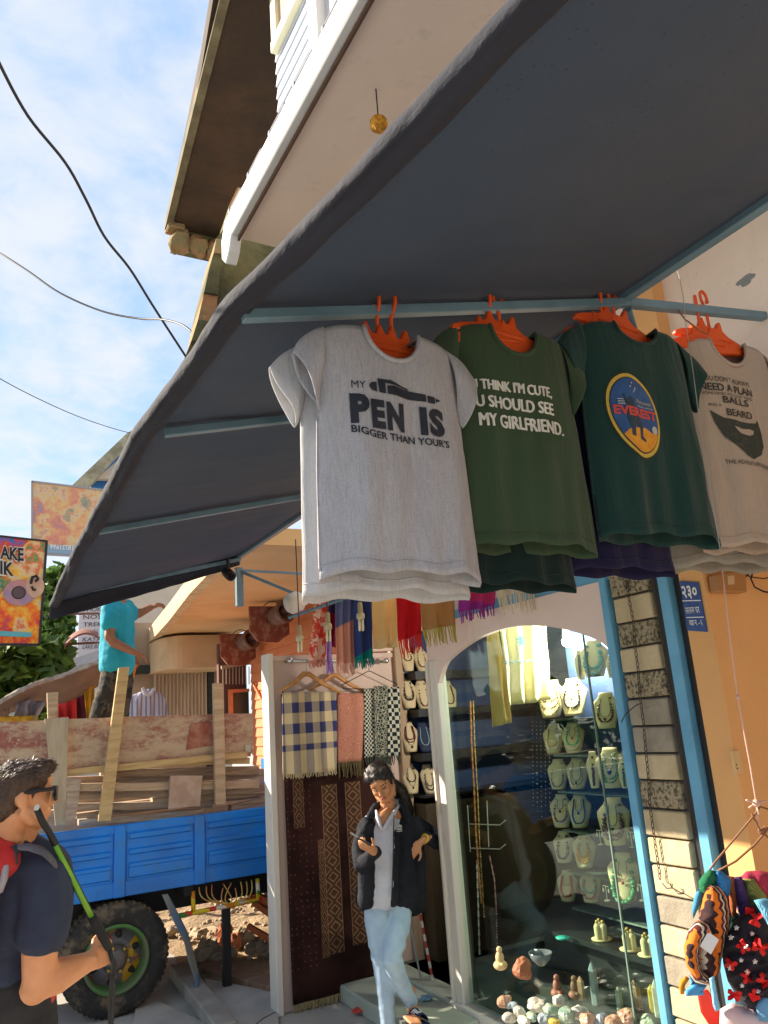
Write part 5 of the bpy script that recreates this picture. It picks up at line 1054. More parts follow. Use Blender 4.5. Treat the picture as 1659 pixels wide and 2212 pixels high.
# carpet
def carpet(g):
    x, y, z = g.xyz()[:3]
    cx = lambda px: at(px, 1900, 1, 5.42).x
    cz = lambda py: at(700, py, 1, 5.42).z
    def band(px0, px1, py0, py1):
        a = g.m('MULTIPLY', g.m('GREATER_THAN', x, cx(px0)), g.m('LESS_THAN', x, cx(px1))); b = g.m('MULTIPLY', g.m('GREATER_THAN', z, cz(py1)), g.m('LESS_THAN', z, cz(py0))); return g.m('MULTIPLY', a, b)
    def loz(p, q, off): 
        fx = g.m('ABSOLUTE', g.m('SUBTRACT', g.m('FRACT', g.m('DIVIDE', g.m('SUBTRACT', x, off), p)), .5)); fz = g.m('ABSOLUTE', g.m('SUBTRACT', g.m('FRACT', g.m('DIVIDE', z, q)), .5))
        d = g.m('ADD', fx, fz); r1 = g.m('COMPARE', d, .30, .055); r2 = g.m('COMPARE', d, .62, .05); r3 = g.m('GREATER_THAN', fx, .455); dk = g.m('LESS_THAN', d, .18)
        return g.m('MAXIMUM', g.m('MAXIMUM', r1, r2), r3), dk
    base = g.mix(g.step(g.noise(3, 5, .6), .35, .7), (.016, .007, .006), (.045, .017, .013))
    m = None
    for px0, px1, py0, py1 in ((641, 663, 1650, 1782), (703, 738, 1696, 2066), (690, 704, 1812, 2070), (757, 790, 1696, 2058)):
        b = band(px0, px1, py0, py1); L_, dk = loz(cx(px1)-cx(px0), .105 if px1-px0 > 15 else .085, cx(px0)); b = g.m('MULTIPLY', b, g.m('ADD', g.m('MULTIPLY', L_, .9), .22)); m = b if m is None else g.m('MAXIMUM', m, b)
    v = g.n('ShaderNodeTexVoronoi', {'feature': 'F1'}, Vector=g.scaled((24, .01, 24)), Scale=1.0, Randomness=.25); dots = g.m('MULTIPLY', g.m('LESS_THAN', v.outputs['Distance'], .17), g.m('MULTIPLY', g.m('LESS_THAN', x, cx(682)), .4))
    dots = g.m('MULTIPLY', dots, g.m('GREATER_THAN', z, cz(2085))); col = g.mix(g.m('MULTIPLY', m, g.m('ADD', g.m('MULTIPLY', g.noise(30, 3), .8), .2)), base, (.27, .15, .075)); return g.mix(dots, col, (.22, .07, .05))
fringed('dark brown woven carpet with lozenge bands hanging on the display wall', ((608, 1500), (812, 1500), (812, 2122), (634, 2172)), 5.43, fabric('carpet_pile', carpet, .95, 0), .05, mat('carpet_fringe', (.34, .26, .12)), 3, .008, None, 'carpet', 90, cat='carpet', thick=.012)
# ================================================================== jewellery shelves
M_bust = mat('cream_bust', (.62, .50, .30), .7, (.55, .43, .25), 6)
def bust_mesh():
    hw = lambda t: interp(t, [0, .25, .55, .68, .78, .88, 1], [.034, .045, .056, .058, .045, .030, .028])
    H = .22
    def f(u, v): a = u*2*pi; w = hw(v); d = .020*(1-v)+.012; return (w*cos(a), -(d*.9*sin(a) if sin(a) > 0 else d*.3*sin(a))+(.0+.045*v), v*H)
    b = MB().grid(f, 20, 14, True); n = 20*13; b.f += [tuple(range(19, -1, -1)), tuple(n+k for k in range(20))]; b.mi += [0, 0]
    def surf(s, z): t = min(1, max(0, z/H)); w = hw(t); c = max(0, 1-(s/w)**2)**.5; d = .020*(1-t)+.012; return Vector((s, -d*.9*c+.045*t-.004, z))
    return b, surf, hw
_bm, bsurf, _hw = bust_mesh(); BUST = None
GRB = 'cream neck busts on the jewellery shelves'; GRN = 'necklaces on the shelf busts'
def bust(x, yt, yb, ax, val, desc, place, neck, turn=-50, col=None, w=1.0):
    w *= 1.55
    """bust between picture rows yt (top) and yb (foot), on the plane ax = val"""
    global BUST
    p = at(x, yb, ax, val); q = at(x, yt, ax, val); s = (q.z-p.z)/.22
    if BUST is None: BUST = _bm.build('neck_bust', M_bust, None, smooth=True); o = BUST
    else: o = BUST.copy(); COL.objects.link(o)
    if col: o.data = o.data.copy(); o.data.materials[0] = col
    rz = radians(turn); o.location = p; o.rotation_euler = (0, 0, rz); o.scale = (s*w, s*w, s); tag(o, f'{"navy" if col else "cream"} bust with {desc.split(" and ")[0].split(" with ")[0]}, {place}'.replace('in the ', 'in ').replace('of the ', 'of '), 'neck bust', GRB)
    nb = MB()
    for kind, c, zl, r, spread in neck:
        nb.use(c); n = 26 if kind == 'beads' else 20; P = []
        for i in range(n+1):
            a = -1+2*i/n; z = lerp(.185, zl, (1-abs(a)**1.7)**.62); sx = spread*(abs(a)**.55)*(1 if a > 0 else -1)*min(1, .55+.55*(1-abs(a)**3)); P.append(bsurf(sx, z))
        if kind == 'beads':
            for k, pp in enumerate(P): nb.ell(pp, r*(.8+.4*((k*7) % 3)/2), 6, 4)
        elif kind == 'pendant': nb.tube(P, .0012, 4); nb.ell(bsurf(0, zl-.014)+Vector((0, -.003, 0)), (r, r*.6, r*1.6), 8, 6)
        else: nb.tube(P, r, 6)
    if neck:
        m = nb.build('necklace', None, None, smooth=True); m.location = p; m.rotation_euler = (0, 0, rz); m.scale = (s*w, s*w, s); tag(m, f'{desc}, {place}'.replace('in the ', 'in ').replace('of the ', 'of '), 'necklace', GRN)
b_ = lambda n, c: mat('bead_'+n, c, .35)
BK, BR, MA, GN, TQ, AM, RD, BL, WH, GO, MV, GY_ = b_('black', (.012, .012, .015)), b_('brown', (.10, .035, .015)), b_('maroon', (.12, .015, .02)), b_('green', (.02, .20, .09)), b_('turquoise', (.02, .30, .30)), b_('amber', (.65, .28, .02)), b_('red', (.40, .03, .02)), b_('blue', (.02, .05, .20)), b_('white', (.62, .60, .54)), b_('gold', (.50, .33, .10)), b_('mauve', (.16, .08, .10)), b_('grey', (.12, .11, .09))
SY = 5.47
side = [(884, 1400, 1450, 'a maroon bead necklace', 'left in the top row by the door', [('beads', MA, .10, .005, .040)]), (913, 1396, 1451, 'a long dark red bead necklace', 'right in the top row by the door', [('beads', MA, .04, .005, .036)]),
 (886, 1465, 1530, 'a black bead necklace with pendant', 'left in the second row by the door', [('beads', BK, .06, .006, .038), ('pendant', BK, .08, .006, .03)]), (917, 1467, 1531, 'a long amber brown bead necklace', 'middle of the second row by the door', [('beads', BR, .02, .005, .034)]), (943, 1467, 1531, 'a thin brown necklace', 'half behind the white post, row two', [('cord', BR, .03, .003, .036)]), (974, 1470, 1535, 'a brown cord necklace', 'second row, just inside the glass', [('cord', BR, .05, .004, .036)]),
 (889, 1558, 1624, 'a two strand maroon necklace with pendant', 'left in the third row by the door', [('cord', MA, .09, .004, .038), ('cord', MA, .07, .004, .042), ('pendant', BK, .05, .007, .03)]), (920, 1560, 1624, 'a pale turquoise chain', 'middle of the third row by the door', [('cord', b_('pale', (.30, .46, .46)), .05, .0025, .036)]), (948, 1560, 1624, 'a dark cord necklace', 'half behind the white post, row three', [('cord', GY_, .03, .004, .038)]),
 (892, 1650, 1714, 'a black Y shaped necklace', 'left in the fourth row by the door', [('beads', BK, .09, .004, .040), ('pendant', BK, .06, .006, .03)]), (930, 1651, 1714, 'two long dark olive bead strands', 'right in the fourth row by the door', [('beads', GY_, .03, .006, .040), ('beads', GY_, .06, .004, .032)])]
NAVY = mat('navy_bust', (.02, .03, .07), .8)
for x, yt, yb, d, pl_, nk in side: bust(x, yt, yb, 1, SY-.06, d, pl_, nk, -12, NAVY if 'turquoise' in d else None, .78)
SHF = thing('necklace_shelf', 'dark shelf unit of necklace busts on the side wall behind the door', 'shelf', (3.6, 5.5, .2))
for y in (1452, 1532, 1626, 1716):
    z = at(905, y, 1, SY-.03).z; MB().box((3.14, 5.30, z-.06), (4.6, 5.56, z-.002)).build('shelf_board', M_shelfblk, SHF)
MB().box((3.14, 5.545, .9), (4.6, 5.56, 2.45)).build('back_board', M_navyback, SHF)
MB().box((3.14, 5.30, .13), (4.6, 5.56, 1.24)).build('cabinet', mat('brown_cabinet', (.06, .04, .02), .6), SHF)
XL, XR = 3.42, 3.25
left = [(1192, 1468, 1550, 'a lace collar of tiny gold beads', [('beads', GO, .02, .003, .050), ('beads', GO, .06, .003, .045), ('beads', GO, .10, .003, .040)]), (1240, 1464, 1546, 'a long black bead necklace and fine chain', [('beads', BK, .05, .005, .040), ('pendant', GY_, .11, .004, .02)]),
 (1197, 1564, 1627, 'a pale gold multi strand necklace', [('cord', WH, .03, .004, .042), ('cord', GO, .05, .004, .036)]), (1240, 1560, 1627, 'a mint green bead necklace with red pendant', [('beads', b_('mint', (.10, .42, .24)), .06, .006, .040), ('cord', WH, .03, .004, .044), ('pendant', RD, .12, .006, .02)]),
 (1207, 1641, 1704, 'a dark olive bead rope', [('beads', GY_, .02, .004, .040)]), (1249, 1638, 1704, 'a brown seed necklace with black drop', [('beads', BR, .03, .003, .040), ('pendant', BK, .06, .006, .03)]),
 (1214, 1718, 1786, 'a mauve bead necklace with dark pendant', [('beads', MV, .04, .005, .040), ('pendant', BK, .12, .006, .02)]), (1254, 1718, 1787, 'a navy and white double necklace', [('cord', BL, .03, .004, .040), ('cord', WH, .02, .003, .044), ('pendant', BL, .11, .006, .02)]),
 (1219, 1799, 1862, 'a plum flower necklace', [('beads', MV, .03, .008, .036)]), (1264, 1804, 1873, 'a thick amber necklace of several strands', [('beads', AM, .05, .005, .034), ('beads', AM, .07, .006, .028), ('beads', AM, .035, .005, .040)]),
 (1227, 1885, 1946, 'a dark red tube necklace with an orange ball', [('cord', RD, .04, .008, .040), ('beads', AM, .12, .004, .03)]), (1277, 1885, 1948, 'a tribal collar of red and turquoise', [('beads', TQ, .07, .008, .044), ('beads', RD, .03, .008, .044)])]
rn = ['first', 'second', 'third', 'fourth', 'fifth', 'lowest']
for i, (x, yt, yb, d, nk) in enumerate(left): bust(x, yt, yb, 0, XL, d, f'{"right" if i % 2 else "left"} in the {rn[i//2]} window row', nk, -58)
right = [(1286, 1380, 1462, 'a mass of turquoise bead strands', [('beads', TQ, .05, .009, .040), ('beads', TQ, .02, .009, .044), ('beads', BL, .005, .006, .040)]), (1312, 1495, 1573, 'a maroon bead rope with a drop', [('beads', MA, .04, .005, .040), ('pendant', MA, .07, .006, .03)]), (1322, 1616, 1701, 'green bead strands with a blue oval pendant', [('beads', GN, .03, .004, .042), ('beads', GN, .05, .004, .036), ('pendant', BL, .10, .009, .02)]), (1330, 1727, 1824, 'wide mauve bead strands', [('beads', MV, .03, .007, .042), ('beads', MV, .05, .006, .036), ('pendant', BK, .09, .006, .02)]), (1352, 1849, 1944, 'chunky green malachite beads', [('beads', GN, -.0, .010, .046), ('pendant', RD, .10, .006, .02)])]
for i, (x, yt, yb, d, nk) in enumerate(right): bust(x, yt, yb, 0, XR, d, f'{["topmost", "second", "third", "fourth", "lowest"][i]} by the blue post', nk, -58)
for x, yt, yb, d, pl_, nk, w in ((1256, 1404, 1468, 'a dark ladder bracelet strip', 'narrow stand left of the turquoise strands', [('cord', BK, .02, .008, .010)], .5), (1322, 1415, 1464, 'olive wooden bangles', 'narrow stand right of the turquoise strands', [('beads', GY_, .02, .008, .02)], .55), (1286, 1624, 1702, 'a strip of brown flower links', 'narrow stand left of the green strands', [('beads', BR, .02, .009, .004)], .5), (1351, 1640, 1702, 'a strip of dark green links', 'narrow stand right of the green strands', [('beads', b_('dkgreen', (.03, .10, .05)), .02, .009, .004)], .5)):
    bust(x, yt, yb, 0, XR-.02, d, pl_, nk, -58, None, w)
WS = thing('window_shelves', 'dark stepped shelves holding the busts behind the window glass', 'shelf', (3.3, 3.4, .2))
for y in (1551, 1628, 1706, 1788, 1874, 1949): z = at(1230, y, 0, XL).z; MB().box((XL-.07, 3.18, z-.012), (XL+.16, 4.02, z-.002)).build('shelf_board', M_shelfblk if y < 1600 else mat('glass_shelf', (.12, .16, .15), .2), WS)
for y in (1466, 1576, 1703, 1826, 1947): z = at(1330, y, 0, XR).z; MB().box((XR-.07, 2.86, z-.014), (XR+.14, 3.17, z-.002)).build('shelf_board', M_shelfblk, WS)
MB().box((XL+.16, 3.17, .6), (XL+.18, 4.04, 2.42)).build('back_board', M_navyback, WS); MB().box((XR+.15, 2.85, .6), (XR+.17, 3.17, 2.42)).build('back_board', M_navyback, WS)
MB().box((XR-.02, 3.165, .6), (XR+.15, 3.18, 2.42)).build('divider', M_shelfblk, WS)
MB().box((3.14, 2.86, .13), (3.6, 4.05, .60)).build('lower_cabinet', M_shelfblk, WS)
MB().slab([(2.90, 2.87, .13), (2.90, 4.45, .13), (2.90, 4.45, .38), (2.90, 2.87, .38)], (1.0, 0, 0)).build('display_step', mat('dark_step_cloth', (.022, .026, .03), .6), WS)
o = MB(); o.slab([(3.15, 4.05, .56), (3.75, 4.05, .56), (3.75, 4.7, .53), (3.15, 4.7, .53)], (0, 0, .02)); o.build('slanted_shelf', M_shelfblk, WS)
# earring stands
M_silver = mat('silver', (.55, .55, .5), .3, metal=.6)
for x, y, lab in ((1366, 1830, 'small silver earring stand right of the mauve strands'), (1298, 1825, 'small silver earring stand left of the mauve strands'), (1388, 1946, 'small silver earring stand right of the malachite beads'), (1312, 1946, 'small silver earring stand left of the malachite beads')):
    p = at(x, y, 0, XR-.05); t = thing('earring_stand', lab, 'earring stand', p, 'silver earring stands'); o = MB(); o.tube([p, p+Vector((0, 0, .075))], .002, 5); o.tube([p+Vector((0, -.02, .075)), p+Vector((0, .02, .075))], .002, 5); o.lathe([(.001, .0), (.016, 0), (.016, .004), (.001, .005)], p, 10); o.build('stand', M_silver, t)
    for d in (-.02, .02): o = MB(); o.ell(p+Vector((0, d, .052)), (.005, .005, .012), 6, 5); o.tube([p+Vector((0, d, .075)), p+Vector((0, d, .06))], .001, 4); o.build('earring', M_silver, t)
# lamp inside
p = at(1225, 1386, 0, 3.5); t = thing('shop_lamp', 'small white lit lamp at the top of the window', 'lamp', p)
g = G('lit_lamp'); e = g.n('ShaderNodeEmission', Color=(1, .95, .85, 1), Strength=9.0); g.set(g.out.inputs[0], e.outputs[0])
MB().ell(p, .035, 16, 10).build('bulb', g.mat, t, smooth=True); MB().lathe([(.02, .02), (.03, .04), (.02, .12)], p, 12).build('lamp_cap', M_gray, t)
ld = bpy.data.lights.new('shop_lamp_light', 'POINT'); ld.energy = 22; ld.color = (1, .93, .8); ld.shadow_soft_size = .05; lo_ = bpy.data.objects.new('shop_lamp_light', ld); lo_.location = p+Vector((-.05, -.14, -.04)); COL.objects.link(lo_)
# cloths and strands in the window
fringed('cream cotton dress with a blue emblem hanging inside the window', ((1075, 1345), (1176, 1345), (1186, 1512), (1098, 1524)), 3.95, fabric('cream_dress', two(.1, (.5, .42, .2), (.66, .58, .34))), 0, M_bust, 6, .02, None, 'hanging_dress', cat='dress')
fringed('yellow cream cotton piece hanging left of the cream dress', ((1048, 1352), (1080, 1348), (1106, 1560), (1064, 1572)), 4.12, fabric('yellow_dress', two(.1, (.5, .42, .2), (.62, .46, .18))), 0, M_bust, 3, .02, None, 'hanging_dress', cat='dress')
o = MB(); ec = at(1121, 1385, 1, 3.9)
for k in range(9): a = 2*pi*k/9; o.slab([ec+Vector((.045*cos(a+q)*r, -.02, .055*sin(a+q)*r)) for q, r in ((-.3, .45), (0, 1), (.3, .45))]+[ec+Vector((0, -.02, 0))], (0, .004, 0))
o.build('emblem', mat('emblem_blue', (.08, .20, .24), .8), bpy.data.objects['hanging_dress'])
MB().tube([at(lerp(1087, 1183, u), 1430-4*u+2*sin(u*40), 1, 3.915) for u in np.linspace(0, 1, 40)], .004, 5).build('braid', mat('emblem_blue', 0), bpy.data.objects['hanging_dress'])
def strand(lab, pts, X, r, m, n):
    P = [at(x, y, 0, X) for x, y in pts]; o = MB()
    L = np.linspace(0, len(P)-1.001, n)
    for i, s in enumerate(L): k = int(s); o.ell(P[k].lerp(P[k+1], s-k), r*(.75+.5*((i*5) % 4)/3), 6, 4)
    tag(o.build('bead_strand', m, None, smooth=True), lab, 'bead strand', 'bead strands hanging inside the window')
strand('long orange brown bead strand hanging near the white post', [(1016, 1515), (1018, 1600), (1024, 1700), (1028, 1800), (1034, 1880), (1040, 1950)], 3.05, .0075, mat('bead_orange', (.42, .15, .04), .4), 110)
strand('second tan bead strand beside the orange one', [(1022, 1515), (1026, 1620), (1032, 1720), (1036, 1820), (1046, 1980)], 3.08, .005, GO, 120)
strand('pale bead strand hanging on the left hook', [(1030, 1860), (1033, 1960), (1036, 2060)], 3.10, .007, WH, 40)
strand('rose bead strand on the right hook', [(1058, 1850), (1068, 1900), (1072, 1960), (1074, 2050)], 3.10, .006, b_('rose', (.45, .22, .2)), 44)
for k in range(5): strand(['first', 'second', 'third', 'fourth', 'fifth'][k]+' hanging string of clear drops from the left', [(1150+k*9, 1560), (1151+k*9, 1650), (1152+k*9, 1740+12*(k % 3))], 3.5, .004, M_silver, 22)
o = MB()
for y in (1780, 1832): o.tube([at(x, yy, 0, 3.12) for x, yy in ((1015, y), (1080, y+2), (1092, y-8))], .004, 5); 
o.tube([at(1010, 1740, 0, 3.12), at(1016, 1840, 0, 3.12)], .004, 5); o.tube([at(1052, 1730, 0, 3.12), at(1056, 1830, 0, 3.12)], .004, 5); tag(o.build('display_hooks', M_silver, None), 'silver wire hook rack near the white post inside the window', 'rack')
# candle stands, crystals and stones
def pot(x, y, lab, h=.075, r=.026, X=3.2):
    p = at(x, y, 2, .626); t = thing('candle_cup', lab, 'cup', p, 'cream cups on saucers'); MB().lathe([(.001, 0), (r*2, 0), (r*2.1, .006), (r, .008)], p, 18).build('saucer', M_bust, t, smooth=True)
    for dx, dy in ((0, -.022), (.012, .018), (-.02, 0)): o = MB(); q = p+Vector((dx, dy, .008)); o.lathe([(r*.7, 0), (r*.75, h*.8), (r*.4, h), (.001, h)], q, 12); o.build('cup', M_bust, t, smooth=True); o = MB(); o.ell(q+Vector((0, 0, h+.008)), .009, 8, 6); o.build('knob', GO, t, smooth=True)
for x, y, lab in ((1300, 2030, 'cream cups on a saucer at the left of the counter'), (1362, 2052, 'cream cups on a saucer in the middle of the counter'), (1402, 2064, 'cream cups on a saucer beside the blue post')): pot(x, y, lab)
MB().box((3.02, 2.86, .60), (3.40, 4.0, .625)).build('counter_top', M_shelfblk, WS)
cr_ = [mat('crystal_grey', (.28, .33, .36), .2), mat('crystal_rose', (.55, .34, .22), .3, (.4, .22, .14), 20), mat('crystal_gold', (.55, .38, .06), .3), mat('crystal_white', (.62, .60, .52), .3, (.4, .38, .3), 25), mat('crystal_green', (.20, .32, .24), .3, (.35, .4, .3), 25)]
def crystal(x, y, h, r, m, lab, X=3.0):
    p = at(x, y, 2, .381); o = MB(); o.lathe([(r, 0), (r*.95, h*.78), (.001, h)], p, 6); tag(o.build('crystal_tower', cr_[m], None), lab, 'crystal', 'pointed crystals at the bottom of the window')
for a in ((1288, 2170, .20, .022, 0, 'tall grey pointed crystal in the window'), (1258, 2160, .11, .02, 1, 'brown stub of crystal left of the tall grey one'), (1376, 2175, .12, .028, 1, 'rose pointed crystal right of the tall grey one'), (1413, 2185, .12, .02, 2, 'golden pointed crystal right of the rose one'), (1340, 2180, .10, .018, 3, 'pale small pointed crystal'), (1424, 2196, .16, .02, 3, 'white pointed crystal beside the blue post')): crystal(*a)
def lump(x, y, r, m, lab, cat='stone', grp='stones and shells at the bottom of the window', name='display_stone', X=2.98):
    p = at(x, y, 2, .40 if X < 3.1 else .60); stone(lab, p, r, m, grp, name)
for i, (x, y, r, m) in enumerate(((1087, 2165, .04, 1), (1105, 2170, .03, 0), (1120, 2185, .03, 3), (1160, 2170, .045, 3), (1185, 2180, .03, 4), (1205, 2160, .03, 3), (1150, 2195, .03, 4), (1175, 2200, .035, 0), (1130, 2205, .03, 3), (1225, 2195, .04, 4), (1250, 2185, .04, 3), (1270, 2200, .04, 1), (1300, 2200, .035, 0), (1325, 2206, .04, 1), (1350, 2200, .05, 1), (1400, 2206, .04, 3), (1100, 2200, .03, 3), (1200, 2210, .03, 2))):
    lump(x, y, (r*1.15, r*.95, r*.75), cr_[m], f'{["grey", "rosy", "golden", "white", "green"][m]} polished {"shell" if i == 3 else "stone"}, {["far left of the heap", "second at the left", "behind the heap at left", "open shell in the heap", "right of the shell", "behind the shell", "in front at left", "front beside the green one", "front row left", "middle of the heap", "right middle of the heap", "right front of the heap", "below the tall grey crystal", "front right", "reddish cluster at right", "bluish cluster by the post", "front left corner", "yellow dish at the front"][i]}')
def figure(x, y, h, m, lab, X=3.02):
    p = at(x, y, 2, .38 if X < 3.1 else .56); t = MB(); t.ell(p+Vector((0, 0, h*.2)), (h*.33, h*.33, h*.22), 12, 8); t.ell(p+Vector((0, 0, h*.5)), (h*.2, h*.2, h*.3), 12, 8); t.ell(p+Vector((0, -.003, h*.86)), h*.14, 12, 8); t.ell(p+Vector((-.01, -h*.2, h*.28)), (h*.1, h*.2, h*.08), 8, 6)
    tag(t.build('figurine', m, None, smooth=True), lab, 'figurine', 'small figurines in the window')
fb_ = mat('figure_brown', (.20, .09, .05), .6); figure(1206, 2155, .11, fb_, 'brown seated figurine at the left of the pair'); figure(1244, 2158, .11, fb_, 'brown seated figurine at the right of the pair'); figure(1082, 2095, .11, mat('figure_ivory', (.55, .42, .2), .6), 'ivory standing figurine on the slanted shelf', 3.15); 
lump(1130, 2090, (.05, .04, .05), mat('stone_orange', (.28, .10, .04), .6), 'rough orange brown stone beside the ivory figurine', X=3.15)
p = at(1170, 2085, 2, .565); tag(MB().lathe([(.02, 0), (.05, .03), (.062, .06), (.058, .06), (.046, .03), (.001, .008)], p, 18).build('glass_bowl', mat('grey_bowl', (.10, .13, .13), .15), None, smooth=True), 'grey cut bowl right of the orange brown stone', 'bowl')
p = at(1216, 2028, 2, .626); tag(MB().lathe([(.001, .0), (.035, 0), (.04, .008), (.001, .01)], p, 16).build('turquoise_dish', mat('turquoise_dish', (.03, .36, .32), .4), None, smooth=True), 'turquoise dish lying on the counter', 'dish')
# walking stick and small litter at the door
t = thing('walking_stick', 'red and white banded stick leaning inside the doorway', 'stick', (3.1, 5.2, .13))
A, B = at(905, 1960, 1, 5.0), at(938, 2135, 1, 5.0)
for k in range(12): MB().tube([A.lerp(B, k/12), A.lerp(B, (k+1)/12)], .010, 8).build('band', mat('stick_red', (.35, .04, .03), .5) if k % 2 else mat('stick_white', (.55, .52, .45), .5), t)
tag(MB().tube([at(885, 1990, 1, 5.05), at(912, 2130, 1, 5.05)], .007, 8).build('cane', mat('grey_cane', (.25, .27, .25), .5), None), 'thin grey cane leaning behind the woman', 'stick')
for x, y, c, lab in ((773, 2182, (.62, .08, .05), 'red crumpled wrapper below the carpet'), (785, 2178, (.70, .40, .06), 'yellow crumpled wrapper below the carpet'), (921, 2155, (.2, .4, .55), 'small blue wrapper on the step')):
    p = at(x, y, 2, .12 if x > 900 else .03); o = MB(); o.ell(p, (.045, .035, .012), 14, 8); o.map(lambda v: v+Vector((.02*nz(v.x*60, v.y*60), .02*nz(v.y*70, v.z*60), .012*nz(v.x*80, v.z*50)))); tag(o.build('wrapper', mat('wrap_'+lab.split()[0], c, .4), None), lab, 'litter')
# ================================================================== people
def skin(name, c, c2): return mat(name, c, .5, c2, 9, .3, .7, .1, 120, .002, spec=.35)
def cloth_mat(name, c, c2, r=.85, sc=4, b=.3, **k): return mat(name, c, r, c2, sc, .35, .7, b, 40, .006, **k)
def folds(amp, f=16, seed=0): return lambda v, n: v+n*(amp*nz(v.x*f+seed, v.y*f, v.z*f*.7)+amp*.8*abs(nz(v.x*f*.5, v.y*f*.5+seed, v.z*f*1.6)))
def body_build(mb, name, m, parent, vox=.008, sm=4, wr=None, label=None): return remeshed(mb, vox, sm, wr).build(name, m, parent, smooth=True, fix=False, label=label)
def hand(mb, wrist, fwd, palm_n, side, L=.17, curl=(.5, .5, .5, .5), thumb=(.5, .3), r=.0085):
    """palm with four fingers bending towards palm_n and a thumb leaving the side"""
    fwd = Vector(fwd).normalized(); nrm = Vector(palm_n); nrm = (nrm-fwd*nrm.dot(fwd)).normalized(); lat = fwd.cross(nrm)*side
    w = Vector(wrist); s = L/.18
    for k in range(4): o_ = lat*(.028-.019*k)*s; mb.tube([w+lat*(.016-.011*k)*s, w+fwd*.045*s+o_*.85, w+fwd*.088*s+o_], [.016*s, .0155*s, .0115*s], 8)
    for k, (ln, cu) in enumerate(zip((.070, .078, .072, .058), curl)):
        p = w+fwd*.088*s+lat*(.029-.0195*k)*s; d = fwd.copy(); P = [p-fwd*.02*s, p]; a = 0
        for seg in (.45, .32, .23): a += cu*1.15; d = fwd*cos(a)+nrm*sin(a); p = p+d*ln*seg*s; P.append(p)
        mb.tube(P, [r*1.1*s, r*1.12*s, r*s, r*.92*s, r*.75*s], 8); mb.ell(P[-1], r*.75*s, 8, 6); [mb.ell(q, r*1.04*s, 8, 6) for q in P[1:-1]]
    b0 = w+fwd*.025*s+lat*.022*s; t1 = b0+(lat*.9+fwd*.6+nrm*thumb[0]).normalized()*.040*s; t2 = t1+(fwd*.9+lat*thumb[1]+nrm*thumb[0]).normalized()*.032*s; t3 = t2+(fwd+nrm*thumb[0]*1.2).normalized()*.022*s
    mb.tube([b0, t1, t2, t3], [.014*s, .0115*s, .0105*s, .008*s], 8); mb.ell(t3, .008*s, 8, 6); mb.ell(t1, .0115*s, 8, 6); mb.ell(t2, .0104*s, 8, 6)
def head(mb, c, R, s=1.0, male=False):
    """c: middle of the skull; R: 3x3 with columns right, forward (face), up"""
    T = lambda x, y, z: Vector(c)+R @ Vector((x*s, y*s, z*s)); E = lambda p, r, n=16, m=12: mb.ell(T(*p), tuple(v*s for v in r), n, m, R)
    E((0, -.012, .022), (.074, .094, .088)); E((0, .030, -.010), (.064, .062, .075)); E((0, .046, -.062), (.046, .044, .046)); E((0, .068, -.094), (.026, .022, .020))
    for sg in (-1, 1): mb.tube([T(sg*.062, -.005, -.045), T(sg*.052, .03, -.082), T(sg*.015, .076, -.103)], [.026*s, .022*s, .018*s], 8); E((sg*.038, .062, -.030), (.026, .022, .022)); E((sg*.076, -.008, -.012), (.010, .020, .031)); E((sg*.030, .082, .028), (.026, .010, .010))
    mb.tube([T(0, .088, .024), T(0, .104, -.012), T(0, .112, -.030)], [.009*s, .012*s, .016*s], 8); E((.011, .098, -.033), (.010, .011, .008)); E((-.011, .098, -.033), (.010, .011, .008))
    E((0, .090, -.058), (.024, .012, .0075)); E((0, .089, -.068), (.020, .012, .0085)); E((0, .06, .045), (.058, .040, .030))
    mb.tube([T(0, -.035, -.05), T(0, -.045, -.15)], [(.058 if male else .050)*s, (.062 if male else .050)*s], 12)
    return T
def basis(fwd, up=(0, 0, 1), roll=0):
    f = Vector(fwd).normalized(); u = Vector(up); u = (u-f*u.dot(f)).normalized(); r = f.cross(u); M = Matrix((r, f, u)).transposed(); return M @ Matrix.Rotation(roll, 3, 'Y') if roll else M
# ---------------------------------------------------------------- the woman in the doorway
WY = 4.58
w_ = lambda x, y, d=0.0: at(x, y, 1, WY+d)
WM = thing('person', 'woman in open black jacket and pale jeans looking at a phone in the doorway', 'person', (2.45, WY, 0))
M_sk = skin('woman_skin', (.56, .27, .13), (.49, .22, .10))
# bare parts: head, neck, hands, ankles
mb = MB(); hc = w_(823, 1690, .03); HR = basis((-.52, -.72, -.52), (0, .35, 1), 0)
T = head(mb, hc, HR, .93)
mb.tube([w_(838, 1728, .06), w_(836, 1752, .08), w_(836, 1775, .09)], [.046, .050, .075], 12); limb(mb, [w_(800, 1768, .06), w_(835, 1762, .08), w_(872, 1765, .08)], [.03, .06, .03])
mb.ell(w_(836, 1790, .06), (.09, .06, .07))
hand(mb, w_(800, 1835, -.22), (w_(772, 1822, -.30)-w_(800, 1835, -.22)), (0, .1, 1), -1, .15, (.35, .4, .45, .5), (.6, .2), .008)
limb(mb, [w_(815, 1842, -.16), w_(800, 1835, -.22)], [.030, .022])
hand(mb, w_(905, 1822, -.02), (-.75, -.1, -.62), (.2, .9, -.2), 1, .15, (.15, .25, .3, .35), (.1, .5), .008)
limb(mb, [w_(925, 1808, .02), w_(905, 1822, -.02)], [.027, .021])
limb(mb, [w_(885, 2140, -.02), w_(890, 2170, -.02), w_(893, 2186, -.04)], [.036, .032, .032]); limb(mb, [w_(893, 2188, -.02), w_(900, 2200, -.10), w_(899, 2208, -.17)], [.030, .030, .018])
